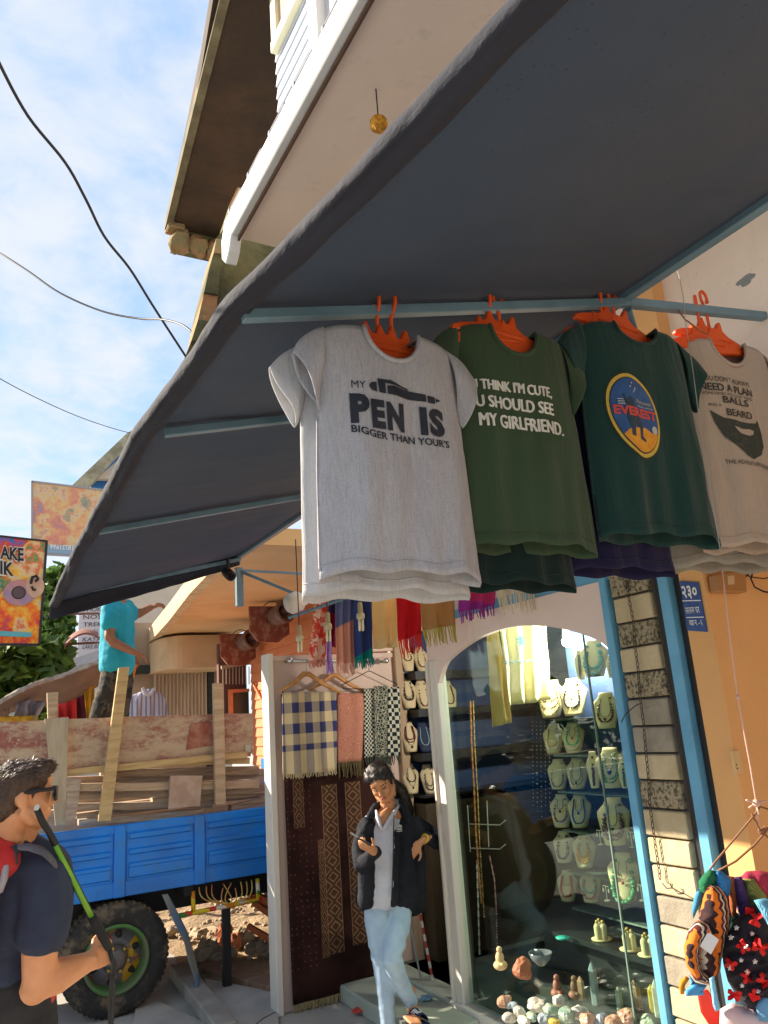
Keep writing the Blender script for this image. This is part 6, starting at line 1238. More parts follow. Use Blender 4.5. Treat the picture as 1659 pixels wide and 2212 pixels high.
for k in range(5): q = w_(903-k*5, 2206, -.185+.006*k); mb.tube([q+Vector((0, .05, .012)), q, q+Vector((0, -.03, -.004))], [.013, .012 if k else .015, .008], 8); mb.ell(q+Vector((0, -.03, -.004)), .009, 8, 6)
limb(mb, [w_(838, 2190), w_(840, 2232)], [.032, .030]); limb(mb, [w_(840, 2236, 0), w_(838, 2246, -.12)], [.028, .02])
limb(mb, [w_(836, 1790, .10), w_(838, 1900, .10), w_(838, 1950, .08)], [.06, .07, .08]); limb(mb, [w_(814, 1950, .05), w_(822, 2065, .0), w_(831, 2120, .0), w_(838, 2205)], [.05, .038, .036, .033]); limb(mb, [w_(862, 1950, .05), w_(847, 2068, -.115), w_(863, 2115, -.05), w_(885, 2140, -.02)], [.05, .038, .036, .033]); limb(mb, [w_(800, 1775, .08), w_(783, 1865, -.02), w_(815, 1842, -.16)], [.04, .034, .03]); limb(mb, [w_(872, 1770, .09), w_(950, 1818, .19), w_(925, 1808, .02)], [.04, .034, .027])
body_build(mb, 'body', M_sk, WM, .006, 3)
# eyes cast down, brows, lips
M_hair = mat('black_hair', (.010, .008, .008), .42, (.03, .022, .018), 30, .4, .7, .6, 90, .004, aniso=(1, 1, .25))
for sg in (-1, 1):
    o = MB(); o.tube([T(sg*.046, .076, .006), T(sg*.032, .087, .000), T(sg*.018, .088, .004)], .0028, 6); o.build('eyelash', M_hair, WM)
    o = MB(); o.tube([T(sg*.055, .074, .026), T(sg*.038, .088, .034), T(sg*.016, .091, .029)], .0038, 6); o.build('eyebrow', M_hair, WM)
o = MB(); o.ell(T(0, .098, -.057), (.019, .006, .005), 10, 6, HR); o.ell(T(0, .096, -.066), (.016, .006, .005), 10, 6, HR); o.build('lips', mat('lips', (.36, .10, .07), .4), WM, smooth=True)
mb = MB(); A = lambda p, r: mb.ell(T(*p), r, 14, 10, HR)
A((0, -.030, .050), (.078, .092, .078)); A((0, -.065, .0), (.074, .062, .088)); A((.045, .015, .072), (.045, .060, .040)); A((-.045, .015, .072), (.045, .060, .040)); A((0, .035, .088), (.052, .045, .026)); A((.073, -.02, .03), (.014, .05, .05)); A((-.073, -.02, .03), (.014, .05, .05))
A((.0, -.095, -.05), (.06, .055, .06)); limb(mb, [T(.02, -.10, -.05), w_(862, 1712, .17), w_(876, 1752, .17), w_(880, 1800, .17)], [.055, .060, .058, .03]); A((.070, -.035, -.03), (.018, .045, .05)); A((-.068, -.03, -.02), (.016, .045, .05))
hw_ = body_build(mb, 'hair', M_hair, WM, .006, 4, lambda v, n: v+n*.003*nz(v.x*60, v.y*60, v.z*14)); cr_p = T(0, -.09, -.03)
strands(hw_, 'hair_strand', mat('hair_strand_black', (.020, .015, .013), .35), WM, 2600, .03, lambda c: Vector(cr_p)-c, .0010, .10)
# white shirt
mb = MB(); limb(mb, [w_(833, 1785, .07), w_(826, 1850, .05), w_(822, 1930, .04)], [.085, .105, .115]); limb(mb, [w_(800, 1780, .07), w_(868, 1778, .09)], [.055, .055]); limb(mb, [w_(808, 1800, .05), w_(806, 1935, .02)], [.06, .075]); limb(mb, [w_(845, 1800, .05), w_(842, 1938, .03)], [.06, .08])
M_wshirt = cloth_mat('white_shirt', (.58, .60, .66), (.50, .52, .60), sc=8)
shirt_o = body_build(mb, 'shirt', M_wshirt, WM, .009, 5, folds(.006, 22, 3))
o = MB(); o.tube([w_(812, 1752, .03), w_(816, 1766, -.035), w_(825, 1792, -.075)], [.010, .014, .008], 8); o.tube([w_(860, 1742, .05), w_(850, 1758, -.02), w_(826, 1792, -.075)], [.010, .015, .008], 8); o.build('shirt_collar', M_wshirt, WM, smooth=True)
o = MB(); o.slab([w_(816, 1762, -.03), w_(825, 1790, -.066), w_(852, 1754, -.01), w_(838, 1745, .0)], (0, .02, 0)); o.build('neckline_skin', M_sk, WM, smooth=True)
# jeans
M_jean = cloth_mat('pale_jeans', (.40, .54, .66), (.33, .46, .60), sc=10)
mb = MB(); limb(mb, [w_(817, 1945, .06), w_(815, 1985, .03), w_(822, 2065, .0), w_(831, 2120, .0), w_(838, 2212, .0), w_(840, 2238, .0)], [.094, .082, .058, .055, .045, .043]); limb(mb, [w_(858, 1945, .06), w_(859, 1990, .0), w_(846, 2068, -.12), w_(862, 2115, -.05), w_(887, 2163, -.02)], [.096, .084, .059, .054, .043]); limb(mb, [w_(815, 1935, .06), w_(862, 1935, .06)], [.092, .092])
jw = folds(.004, 26, 9)
body_build(mb, 'jeans', M_jean, WM, .009, 4, lambda v, n: jw(v, n)+n*.004*sin(v.z*95+6*v.x)*exp(-((v.z-.52)/.07)**2))
# jacket: back, two open fronts, sleeves
M_jk = mat('black_jacket', (.011, .012, .018), .8, (.018, .021, .028), 5, .35, .7, .5, 34, .01, spec=.2)
mb = MB()
limb(mb, [w_(806, 1784, .12), w_(876, 1784, .13)], [.066, .066]); limb(mb, [w_(832, 1790, .16), w_(835, 1950, .14)], [.13, .16]); limb(mb, [w_(793, 1788, .05), w_(791, 1860, .0), w_(790, 1948, -.02)], [.052, .048, .046]); limb(mb, [w_(796, 1800, .10), w_(794, 1945, .08)], [.06, .07])
limb(mb, [w_(874, 1782, .06), w_(872, 1860, .02), w_(868, 1945, .0)], [.062, .066, .068]); limb(mb, [w_(856, 1800, .0), w_(853, 1862, -.03), w_(850, 1948, -.05)], [.030, .032, .035]); limb(mb, [w_(880, 1862, -.01), w_(884, 1946, -.01)], [.05, .058]); limb(mb, [w_(890, 1800, .10), w_(890, 1945, .08)], [.075, .09])
limb(mb, [w_(794, 1783, .07), w_(779, 1835, .02), w_(783, 1868, -.03)], [.060, .053, .047]); limb(mb, [w_(783, 1866, -.03), w_(800, 1850, -.14), w_(812, 1842, -.18)], [.047, .040, .035])
limb(mb, [w_(892, 1785, .08), w_(925, 1800, .16), w_(952, 1818, .20)], [.064, .056, .048]); limb(mb, [w_(950, 1816, .20), w_(940, 1818, .10), w_(922, 1810, .03)], [.048, .042, .037])
jf = folds(.010, 13, 5); jf2 = folds(.005, 30, 2)
body_build(mb, 'jacket', M_jk, WM, .008, 3, lambda v, n: jf2(jf(v, n), n))
mb = MB(); limb(mb, [w_(800, 1762, .02), w_(812, 1745, .10)], [.026, .030]); limb(mb, [w_(880, 1768, .03), w_(866, 1738, .08), w_(852, 1730, .13)], [.034, .034, .03]); limb(mb, [w_(812, 1745, .12), w_(835, 1738, .17), w_(858, 1734, .14)], [.03, .034, .03]); body_build(mb, 'jacket_collar', M_jk, WM, .008, 3, folds(.004, 20))
o = MB(); o.tube([w_(851, 1760, -.075), w_(850, 1800, -.085), w_(849, 1870, -.075), w_(846, 1945, -.085)], .004, 6); o.build('zip', mat('zip_dark', (.02, .02, .025), .4), WM)
lg = lambda x, y: w_(x, y, -.062)
for pts in (((856, 1786), (862, 1780), (868, 1783), (868, 1788)), ((857, 1790), (868, 1789), (869, 1792), (859, 1793)), ((858, 1795), (869, 1794), (869, 1796), (860, 1797))): o = MB(); o.slab([lg(*p) for p in pts], (0, .02, 0)); o.build('jacket_emblem', mat('emblem_grey', (.42, .44, .42), .6), WM)
o = MB(); c_ = w_(917, 1812, .0); o.tube([c_+Vector((.012*cos(a)*.6-.008*sin(a), .025*sin(a), .025*cos(a))) for a in np.linspace(0, 2*pi, 14, endpoint=False)], .007, 8, closed=True); o.build('wristband', mat('yellow_band', (.70, .48, .04), .5), WM, smooth=True)
# slides
M_slide = mat('navy_slide', (.012, .02, .09), .6)
o = MB(); c0 = w_(898, 2212, -.08); D = Vector((.03, -1, 0)).normalized(); L_ = Vector((1, .03, 0))
o.slab([c0+D*a+L_*b for a, b in ((-.11, -.03), (-.12, 0), (-.11, .03), (0, .04), (.09, .045), (.13, .02), (.13, -.02), (.09, -.045), (0, -.035))], (0, 0, .022)); sl_o = o.build('slide', M_slide, WM, bev=.006)
o = MB(); o.grid(lambda u, v: c0+D*(-.01+.075*v)+L_*(.047*-cos(u*pi))+Vector((0, 0, .022+.058*sin(u*pi)*(1-.25*v))), 14, 5); o.build('strap', M_slide, sl_o, smooth=True, solid=.006)
vs, fs = text_mesh('FILA', 1.0, .03); X = [v[0] for v in vs]; x0, x1 = min(X), max(X); o = MB()
def onstrap(u, v): return c0+D*(-.01+.075*v)+L_*(.049*-cos(u*pi))+Vector((0, 0, .024+.060*sin(u*pi)*(1-.25*v)))+Vector((0, 0, .003))
o.add([onstrap(.25+.5*(v[0]-x0)/(x1-x0), .85-.62*v[1]/.73) for v in vs], fs); o.build('lettering', M_inkw, sl_o, fix=False)
o = MB(); o.slab([onstrap(.24, .3), onstrap(.24, .9), onstrap(.30, .9), onstrap(.30, .3)], (0, 0, .0006)); o.build('red_mark', mat('mark_red', (.5, .03, .03), .5), sl_o)
# phone
ph = thing('phone', 'black phone held by the woman in the doorway', 'phone', w_(776, 1815, -.31))
Mp = Matrix.Translation(w_(779, 1813, -.30)) @ (basis((-.75, -.35, .42), (.2, -.3, 1)).to_4x4()); MB().bevbox((-.036, -.07, -.004), (.036, .07, .004), .003, Mp).build('phone_body', M_black, ph); MB().box((-.032, -.064, .0042), (.032, .064, .005), Mp).build('screen', mat('phone_screen', (.62, .62, .62), .1), ph)
# ---------------------------------------------------------------- man with a trekking pole, seen from behind
MD = 2.62
m_ = lambda x, y, d=0.0: atd(x, y, MD+d)
MN = thing('person', 'man in a navy t-shirt and sunglasses seen from behind holding a trekking pole', 'person', (m_(50, 2000)[0], m_(50, 2000)[1], 0))
M_sk2 = skin('man_skin', (.72, .335, .165), (.62, .26, .11))
mb = MB(); hc = m_(48, 1718, .02); hf = (RT*.86+FW*.50-UP*.10); HR2 = basis(Vector(hf), (0, 0, 1))
T2 = head(mb, hc, HR2, .97, True)
mb.tube([m_(42, 1765, .03), m_(30, 1812, .03), m_(22, 1850, .05)], [.070, .072, .10], 14)
el, wr, hd = m_(84, 2125, -.02), m_(190, 2078, .10), m_(230, 2058, .16)
limb(mb, [m_(95, 1900, .02), m_(88, 2010, -.02), el], [.072, .062, .054]); limb(mb, [el, el.lerp(wr, .35), wr], [.054, .058, .034]); mb.ell(el+Vector((-.012, 0, -.012)), .05)
hand(mb, wr, hd-wr, Vector(-UP*.2+FW*.3)-Vector(RT)*.75, 1, .185, (1.15, 1.1, 1.1, 1.1), (.7, .1), .0115)
q_ = m_(226, 2040, .15)
body_build(mb, 'body', M_sk2, MN, .0075, 4)
M_hair2 = mat('brown_hair', (.045, .024, .016), .6, (.11, .062, .035), 26, .4, .7, .7, 110, .006, aniso=(1, 1, .35))
mb = MB(); A = lambda p, r: mb.ell(T2(*p), r, 16, 12, HR2)
A((0, -.020, .030), (.0775, .099, .088)); A((0, -.056, -.012), (.075, .062, .082)); A((0, .030, .085), (.066, .062, .038)); A((.052, .000, .055), (.036, .075, .040)); A((-.052, .000, .055), (.036, .075, .040)); A((0, .070, .092), (.046, .034, .026)); A((0, -.066, -.055), (.060, .042, .050))
body_build(mb, 'hair', M_hair2, MN, .007, 3, lambda v, n: v+n*(.006*nz(v.x*45, v.y*45, v.z*25)+.004*nz(v.x*110, v.y*110, v.z*50)))
hm_ = bpy.data.objects[[o.name for o in MN.children if o.name.startswith('hair')][0]]
up2 = HR2 @ Vector((0, 0, 1)); hi_ = lambda c: (c-T2(0, 0, 0)).dot(up2)
strands(hm_, 'hair_strand', mat('hair_strand_brown', (.11, .062, .036), .45, (.055, .032, .02), 30), MN, 4200, .020, lambda c: HR2 @ Vector((.25, .8, .12)), .0011, .14, None, lambda c: hi_(c) > .055)
strands(hm_, 'hair_strand', mat('hair_strand_faded', (.15, .085, .05), .6, (.09, .05, .03), 30), MN, 4200, .008, lambda c: HR2 @ Vector((0, -.4, -.9)), .0009, .12, None, lambda c: hi_(c) <= .06)
hb = MB()
for _ in range(40):                              # tufts on top, swept back
    a, r_ = RNG.uniform(-1, 1), RNG.uniform(-.9, 1.0); p = T2(a*.06, r_*.085+.01, .108-.035*a*a-.028*r_*r_); d = HR2 @ Vector((RNG.uniform(-.4, .4), -.75+RNG.uniform(-.3, .3), .75)); hb.tube([p, p+d*.013, p+d*.022+Vector((0, 0, -.003))], [.003, .0024, .0008], 4)
stuff(hb.build('hair_tuft', M_hair2, MN))
sg_ = MB(); Mg = M_black
o = MB(); o.tube([T2(.078, -.005, .012), T2(.076, .045, .016), T2(.068, .094, .018)], .0045, 6, sy=1.6); o.tube([T2(-.078, -.005, .012), T2(-.076, .045, .016), T2(-.068, .094, .018)], .0045, 6); o.tube([T2(.068, .096, .02), T2(0, .112, .02), T2(-.068, .096, .02)], .005, 6); gl_ = o.build('sunglasses', Mg, MN)
for s_ in (-1, 1): o = MB(); o.slab([T2(s_*x, y, z) for x, y, z in ((.010, .112, .022), (.066, .096, .024), (.070, .088, -.004), (.060, .098, -.024), (.022, .110, -.024))], HR2 @ Vector((0, .005, 0))); o.build('lens', mat('dark_lens', (.008, .008, .01), .08), gl_)
# t-shirt
M_navy = cloth_mat('navy_tshirt', (.030, .040, .075), (.022, .030, .058), sc=5)
mb = MB()
limb(mb, [m_(-60, 1862, .12), m_(22, 1850, .06), m_(92, 1878, .03)], [.10, .105, .092]); limb(mb, [m_(20, 1905, .08), m_(10, 2010, .10), m_(15, 2130, .12)], [.165, .150, .155]); limb(mb, [m_(-60, 1900, .14), m_(-70, 2130, .18)], [.15, .15]); limb(mb, [m_(60, 1900, .10), m_(50, 2110, .12)], [.115, .10])
limb(mb, [m_(96, 1882, .03), m_(95, 1960, .01), m_(92, 2008, .0)], [.092, .092, .090]); limb(mb, [m_(108, 1890, .05), m_(118, 1970, .05), m_(118, 1995, .04)], [.06, .055, .05])
tf1 = folds(.006, 11, 8); tf2 = folds(.003, 26, 1)
body_build(mb, 't_shirt', M_navy, MN, .008, 7, lambda v, n: tf2(tf1(v, n), n))
o = MB(); o.tube([m_(52, 1822, -.02), m_(75, 1830, .05), m_(60, 1842, .12)], .011, 8); o.build('shirt_collar', M_navy, MN, smooth=True)
mb = MB(); limb(mb, [m_(20, 2110, .12), m_(25, 2330, .16), m_(30, 2700, .2)], [.165, .13, .09]); limb(mb, [m_(-50, 2120, .16), m_(-50, 2330, .2), m_(-50, 2700, .25)], [.15, .12, .09]); limb(mb, [m_(60, 2120, .12), m_(64, 2300, .14)], [.10, .09])
body_build(mb, 'trousers', mat('black_trousers', (.014, .014, .017), .8, (.022, .022, .026), 6), MN, .014, 4, folds(.008, 12))
o = MB(); c_ = m_(114, 2150, .02); o.slab([m_(x, y, .02) for x, y in ((108, 2140), (118, 2134), (122, 2150), (112, 2168))], FW*.02); o.build('red_tag', mat('tag_red', (.55, .05, .03), .6), MN)
# backpack
BP = thing('backpack', 'red and grey backpack on the shoulder of the man', 'backpack', m_(0, 1900, -.1))
mb = MB(); limb(mb, [m_(-40, 1860, -.12), m_(2, 1858, -.10), m_(18, 1845, -.06)], [.085, .06, .03]); limb(mb, [m_(-80, 1890, -.14), m_(-90, 2060, -.16)], [.11, .11]); limb(mb, [m_(-15, 1880, -.12), m_(-40, 1930, -.14)], [.05, .05]); body_build(mb, 'pack_body', mat('red_pack', (.50, .018, .022), .6, (.38, .015, .02), 4), BP, .010, 4, folds(.006, 14))
o = MB(); o.tube([m_(4, 1858, -.125), m_(12, 1872, -.14), m_(8, 1900, -.15), m_(-2, 1925, -.15)], .012, 8); o.build('pack_piping', mat('grey_piping', (.30, .29, .32), .6), BP, smooth=True)
st = [(10, 1838, -.07), (38, 1830, -.075), (64, 1830, -.07), (92, 1838, -.06), (112, 1856, -.02), (124, 1880, .05)]
o = MB(); P = [m_(*p) for p in st]; o.tube([P[0].lerp(P[1], .0)]+P[1:], .030, 10, sx=1.0, sy=.34); o.build('strap', mat('strap_grey', (.13, .12, .15), .8, (.08, .08, .10), 14), BP, smooth=True)
o = MB(); o.tube([m_(30, 1826, -.095), m_(33, 1850, -.11), m_(34, 1866, -.11)], .010, 6); o.tube([m_(14, 1846, -.09), m_(40, 1838, -.10)], .009, 6); o.build('strap_buckle', mat('dark_strap', (.03, .03, .035), .6), BP, smooth=True)
# trekking pole
TP = thing('trekking_pole', 'black and lime trekking pole held upright across the view by the man', 'trekking pole', m_(229, 2050, .14))
k_ = [(80, 1748, -.06), (92, 1775, -.05), (106, 1797, -.035), (119, 1823, -.015), (198, 1979, .10), (203, 1988, .105), (222, 2022, .13), (236, 2048, .15), (247, 2085, .15), (241, 2130, .14), (238, 2230, .12), (236, 2420, .10)]
pp = [m_(*p) for p in k_]
def seg(name, i, j, r, m): o = MB(); o.tube(pp[i:j+1], r, 10); return o.build(name, m, TP, smooth=True)
seg('handle', 0, 3, [.0105, .012, .011, .012], M_black); seg('shaft', 3, 4, .0105, mat('lime_shaft', (.22, .48, .03), .35, (.16, .40, .03), 14)); seg('grip', 4, 7, [.015, .017, .017, .014], mat('black_foam', (.02, .02, .022), .9)); seg('lower_shaft', 7, 11, .009, mat('black_shaft', (.015, .015, .017), .4))
o = MB(); o.tube([pp[0]+Vector((0, 0, .004)), pp[0]+(pp[0]-pp[1])*.12], .0115, 10); o.build('end_cap', mat('pale_cap', (.6, .58, .5), .3), TP)
sd_l = Vector(RT)*-.0095-Vector(FW)*.002; o = MB(); o.tube([pp[3]+sd_l, pp[4]+sd_l], .004, 6); o.tube([pp[3]-sd_l*.9, pp[4]-sd_l*.9], .0035, 6); o.build('black_stripe', M_black, TP)
o = MB(); o.tube([m_(236, 2105, .10), m_(246, 2130, .11), m_(243, 2180, .11), m_(238, 2240, .11)], .010, 8, sy=.4); o.build('wrist_strap', M_black, TP, smooth=True)
# ---------------------------------------------------------------- worker on the load
QY = 6.9
q3 = lambda x, y, d=0.0: at(x, y, 1, QY+d)
WK = thing('person', 'worker in a bright teal t-shirt standing on the timber of the truck', 'person', q3(215, 1560))
M_sk3 = skin('worker_skin', (.34, .15, .08), (.28, .12, .06))
mb = MB(); head(mb, q3(262, 1262), basis((.9, .35, -.1)), .98, True); limb(mb, [q3(240, 1335, -.12), q3(236, 1375, -.16), q3(246, 1388, -.16)], [.05, .042, .04]); limb(mb, [q3(246, 1388, -.16), q3(288, 1408, -.22)], [.042, .030])
hand(mb, q3(288, 1408, -.22), q3(312, 1418, -.25)-q3(288, 1408, -.22), (0, -.3, -1), 1, .18, (.3, .35, .4, .45), (.4, .4))
limb(mb, [q3(280, 1330, .12), q3(300, 1325, .10), q3(325, 1312, .05)], [.05, .042, .032]); limb(mb, [q3(258, 1285), q3(255, 1320)], [.06, .07]); hand(mb, q3(322, 1314, .05), (1, 0, .4), (0, -.3, -1), -1, .18)
body_build(mb, 'body', M_sk3, WK, .010, 4)
mb = MB(); limb(mb, [q3(262, 1265, .03), q3(258, 1255, .0)], [.09, .09]); body_build(mb, 'hair', M_hair, WK, .012, 3)
mb = MB(); limb(mb, [q3(240, 1315, -.06), q3(270, 1315, .08)], [.085, .085]); limb(mb, [q3(252, 1330), q3(250, 1380), q3(250, 1432)], [.13, .125, .14]); limb(mb, [q3(268, 1330, .05), q3(266, 1438, .03)], [.09, .10]); limb(mb, [q3(238, 1318, -.10), q3(236, 1348, -.14)], [.075, .070]); limb(mb, [q3(276, 1318, .10), q3(286, 1326, .11)], [.07, .065])
body_build(mb, 't_shirt', cloth_mat('teal_tshirt', (.02, .36, .46), (.015, .30, .40)), WK, .011, 4, folds(.010, 12, 4))
def camo():
    g = G('camo_trousers'); n = g.noise(9, 3, .5, .6); n2 = g.noise(13, 3, .5, 1.0); c = g.mix(g.step(n, .50, .53), (.028, .026, .020), (.075, .062, .04)); c = g.mix(g.step(n2, .58, .6), c, (.012, .012, .011)); return g.done(c, .9)
mb = MB(); limb(mb, [q3(250, 1440), q3(235, 1500, -.02), q3(212, 1555, .0)], [.112, .098, .08]); limb(mb, [q3(264, 1440, .08), q3(262, 1500, .10), q3(255, 1560, .12)], [.095, .09, .08]); body_build(mb, 'trousers', camo(), WK, .012, 4, folds(.012, 14, 6))
o = MB(); o.ell(q3(211, 1566), (.07, .12, .05)); o.ell(q3(255, 1570, .1), (.07, .12, .05)); o.build('shoe', M_black, WK, smooth=True)
# ================================================================== hats, cloths and fittings by the ochre pier
def puff(name, m, poly, d, th, parent=None, detail=.012, wr=.004, seed=0, smooth=True, tilt=0):
    """cushioned piece: a picture outline at distance d, thick in the middle and closed behind"""
    vs, fs = refine([(x*.001, y*.001, 0) for x, y in poly], [tuple(range(len(poly)))], detail*.6/ .6)
    P = np.array([(v.x, v.y) for v in vs]); Q = np.array(poly)*.001; D = np.full(len(P), 9.0)
    for i in range(len(Q)):
        a, b = Q[i], Q[(i+1) % len(Q)]; ab = b-a; t = np.clip(((P-a) @ ab)/max(1e-12, ab @ ab), 0, 1); D = np.minimum(D, np.hypot(*(P-a-t[:, None]*ab).T))
    mx_ = max(1e-6, D.max()); k = np.sqrt(np.clip(1-(1-D/mx_)**2, 0, 1)); o = MB(); n = len(vs)
    front = [atd(v.x*1000, v.y*1000, d-th*kk+wr*nz(v.x*60+seed, v.y*60)*kk*3+tilt*(v.y*1000-poly[0][1])*.001) for v, kk in zip(vs, k)]
    back = [atd(v.x*1000, v.y*1000, d+th*.7*kk+.001+tilt*(v.y*1000-poly[0][1])*.001) for v, kk in zip(vs, k)]
    o.add(front, fs); o.add(back, [tuple(reversed(f)) for f in fs])
    cnt = {}
    for f in fs:
        for i in range(len(f)): e = (f[i], f[(i+1) % len(f)]); cnt[e] = cnt.get((e[1], e[0]), 0); 
    es = {(f[i], f[(i+1) % len(f)]) for f in fs for i in range(len(f))}
    for a, b in es:
        if (b, a) not in es: o.add([], []); o.f.append((b, a, n+a, n+b)); o.mi.append(0)
    return o.build(name, m, parent, smooth=smooth)
HD = 2.35
def knit(name, c1, c2, sc=160, ang=0):
    g = G(name); w = g.n('ShaderNodeTexWave', {'wave_type': 'BANDS', 'bands_direction': 'DIAGONAL'}, Vector=g.co, Scale=float(sc), Distortion=2.0, Detail=1.0); return g.done(g.mix(w.outputs['Fac'], c1, c2), .95, w.outputs['Fac'], .6, .003)
def zigzag():
    g = G('andean_knit'); x, y, z = g.xyz()[:3]; a = g.m('ADD', x, g.m('MULTIPLY', z, .18)); zg = g.m('MULTIPLY', g.m('ABSOLUTE', g.m('SUBTRACT', g.m('FRACT', g.m('MULTIPLY', z, 38.0)), .5)), .016); u = g.m('FRACT', g.m('MULTIPLY', g.m('ADD', a, zg), 11.5))
    r = g.n('ShaderNodeValToRGB', Fac=u); cr = r.color_ramp; cr.interpolation = 'CONSTANT'; cr.elements[0].color = (.03, .012, .015, 1); cr.elements[1].position = .16; cr.elements[1].color = (.70, .17, .015, 1)
    for p, c in ((.36, (.10, .015, .02)), (.48, (.62, .55, .42)), (.56, (.012, .012, .03)), (.68, (.55, .14, .04)), (.80, (.60, .52, .40)), (.88, (.05, .02, .02))): e = cr.elements.new(p); e.color = c+(1,)
    return g.done(r.outputs[0], .95, g.noise(220, 2), .5, .003)
GH = 'knitted hats and cloths on the wire hanger'
def piece(name, label, cat, m, poly, dd, th, **k): return tag(puff(name, m, poly, HD+dd, th, **k), label, cat, GH)
piece('knitted_hat', 'rose pink knitted hat at the top right of the bundle', 'hat', knit('pink_knit', (.60, .05, .10), (.42, .03, .08)), [(1598, 1896), (1612, 1882), (1640, 1880), (1700, 1890), (1700, 1950), (1660, 1945), (1630, 1925)], .06, .04)
piece('knitted_hat', 'olive green patterned knitted hat', 'hat', knit('olive_knit', (.28, .30, .08), (.16, .18, .05), 60), [(1604, 1898), (1630, 1895), (1655, 1930), (1664, 1975), (1650, 2000), (1625, 1985), (1608, 1940)], .04, .04)
piece('knitted_hat', 'purple knitted hat left of the olive one', 'hat', knit('purple_knit', (.14, .06, .26), (.04, .03, .10)), [(1580, 1895), (1602, 1893), (1618, 1935), (1628, 1985), (1618, 2010), (1598, 1985), (1586, 1940)], .02, .035)
piece('knitted_hat', 'brown orange hat strip between blue and purple ones', 'hat', knit('rust_knit', (.45, .12, .03), (.30, .08, .03)), [(1572, 1892), (1586, 1894), (1592, 1950), (1590, 1985), (1578, 1975), (1574, 1930)], .0, .02)
piece('knitted_hat', 'dark green hat behind the striped ear flap hat', 'hat', knit('dark_green_knit', (.015, .07, .04), (.01, .04, .025)), [(1570, 1975), (1590, 1970), (1612, 1985), (1600, 2020), (1575, 2040), (1560, 2010)], .03, .04)
piece('crochet_hat', 'bright blue crochet hat at the top of the bundle', 'hat', knit('blue_crochet', (.05, .28, .62), (.03, .18, .45), 110), [(1543, 1880), (1560, 1882), (1580, 1900), (1578, 1930), (1570, 1945), (1550, 1930), (1540, 1905)], -.03, .04)
piece('crochet_hat', 'deep green knitted top of the ear flap hat at the left', 'hat', knit('green_crochet', (.015, .20, .08), (.01, .12, .05), 110), [(1518, 1890), (1532, 1878), (1548, 1882), (1552, 1905), (1545, 1930), (1528, 1935), (1512, 1925), (1508, 1905)], -.04, .035)
piece('crochet_hat', 'light blue rim of cloth left of the green knitted top', 'hat', knit('sky_crochet', (.08, .36, .60), (.05, .26, .48), 110), [(1512, 1915), (1520, 1925), (1512, 1955), (1498, 1985), (1494, 1965), (1500, 1935)], -.02, .02)
ZZ = zigzag()
EH = thing('ear_flap_hat', 'orange and black zigzag knitted hat with ear flap, a white paper tag on it', 'hat', atd(1530, 2000, HD), GH)
for nm, poly, dd, th, sd_ in (('hat_crown', [(1520, 1935), (1532, 1908), (1552, 1915), (1572, 1935), (1580, 1975), (1572, 2030), (1560, 2070), (1540, 2060), (1528, 2020), (1508, 1990)], -.07, .05, 1), ('ear_flap', [(1508, 1985), (1532, 1995), (1545, 2015), (1520, 2035), (1508, 2060), (1512, 2095), (1530, 2112), (1548, 2116), (1530, 2128), (1502, 2118), (1482, 2085), (1477, 2045), (1488, 2008)], -.10, .045, 2), ('inner_flap', [(1512, 2035), (1545, 2030), (1560, 2060), (1556, 2100), (1535, 2118), (1512, 2098), (1504, 2065)], -.07, .035, 3)): puff(nm, ZZ, poly, HD+dd, th, EH, seed=sd_)
o = MB(); o.slab([atd(x, y, HD-.135) for x, y in ((1530, 2012), (1553, 2030), (1536, 2062), (1512, 2044))], Vector(FW)*.002); o.map(lambda v: v); o.build('paper_tag', mat('paper_white', (.68, .68, .70), .6), EH)
def fleece():
    g = G('black_fleece'); n = g.noise(9, 3, .5, 1.6); c = g.mix(g.step(g.noise(7, 2), .3, .7), (.012, .010, .014), (.030, .024, .032)); return g.done(c, .95, g.noise(150, 3), .4, .004)
FL = thing('butterfly_scarf', 'black fleece cloth with red butterflies and white stars at the right edge', 'scarf', atd(1600, 2080, HD), GH)
pf = [(1572, 2015), (1590, 1985), (1615, 1965), (1640, 1948), (1680, 1960), (1690, 2100), (1690, 2170), (1640, 2185), (1615, 2178), (1590, 2150), (1572, 2120), (1562, 2080), (1558, 2045)]
puff('cloth', fleece(), pf, HD-.06, .09, FL, .010, .016, 5); 
M_bf = mat('butterfly_red', (.65, .012, .012), .85); M_star = mat('star_white', (.66, .64, .64), .8)
def onfl(x, y): 
    P = np.array((x, y)); Q = np.array(pf, float); D = 1e9
    for i in range(len(Q)): a, b = Q[i], Q[(i+1) % len(Q)]; ab = b-a; t = np.clip((P-a) @ ab/(ab @ ab), 0, 1); D = min(D, np.hypot(*(P-a-t*ab)))
    k = sqrt(max(0, 1-(1-min(1, D/52))**2)); return atd(x, y, HD-.06-.09*k-.012+.016*nz(x*.06+5, y*.06)*k*3)
def butterfly(x, y, s, a):
    o = MB(); pts = [(0, -.15), (.5, -.75), (.95, -.7), (.9, -.2), (.45, 0), (.8, .3), (.7, .75), (.3, .6), (0, .2), (-.3, .6), (-.7, .75), (-.8, .3), (-.45, 0), (-.9, -.2), (-.95, -.7), (-.5, -.75)]; P = [onfl(x+s*(p*cos(a)-q*sin(a)), y+s*(p*sin(a)+q*cos(a))) for p, q in pts]; o.slab(P, -Vector(FW)*.004); o.build('butterfly', M_bf, FL)
for a in ((1577, 2083, 14, .4), (1604, 2045, 15, .9), (1642, 2045, 20, .5), (1632, 1985, 16, 1.8), (1612, 2110, 15, 1.2), (1648, 2118, 16, .8), (1585, 2150, 16, .2), (1628, 2150, 13, 1.0), (1618, 1968, 10, .2)): butterfly(*a)
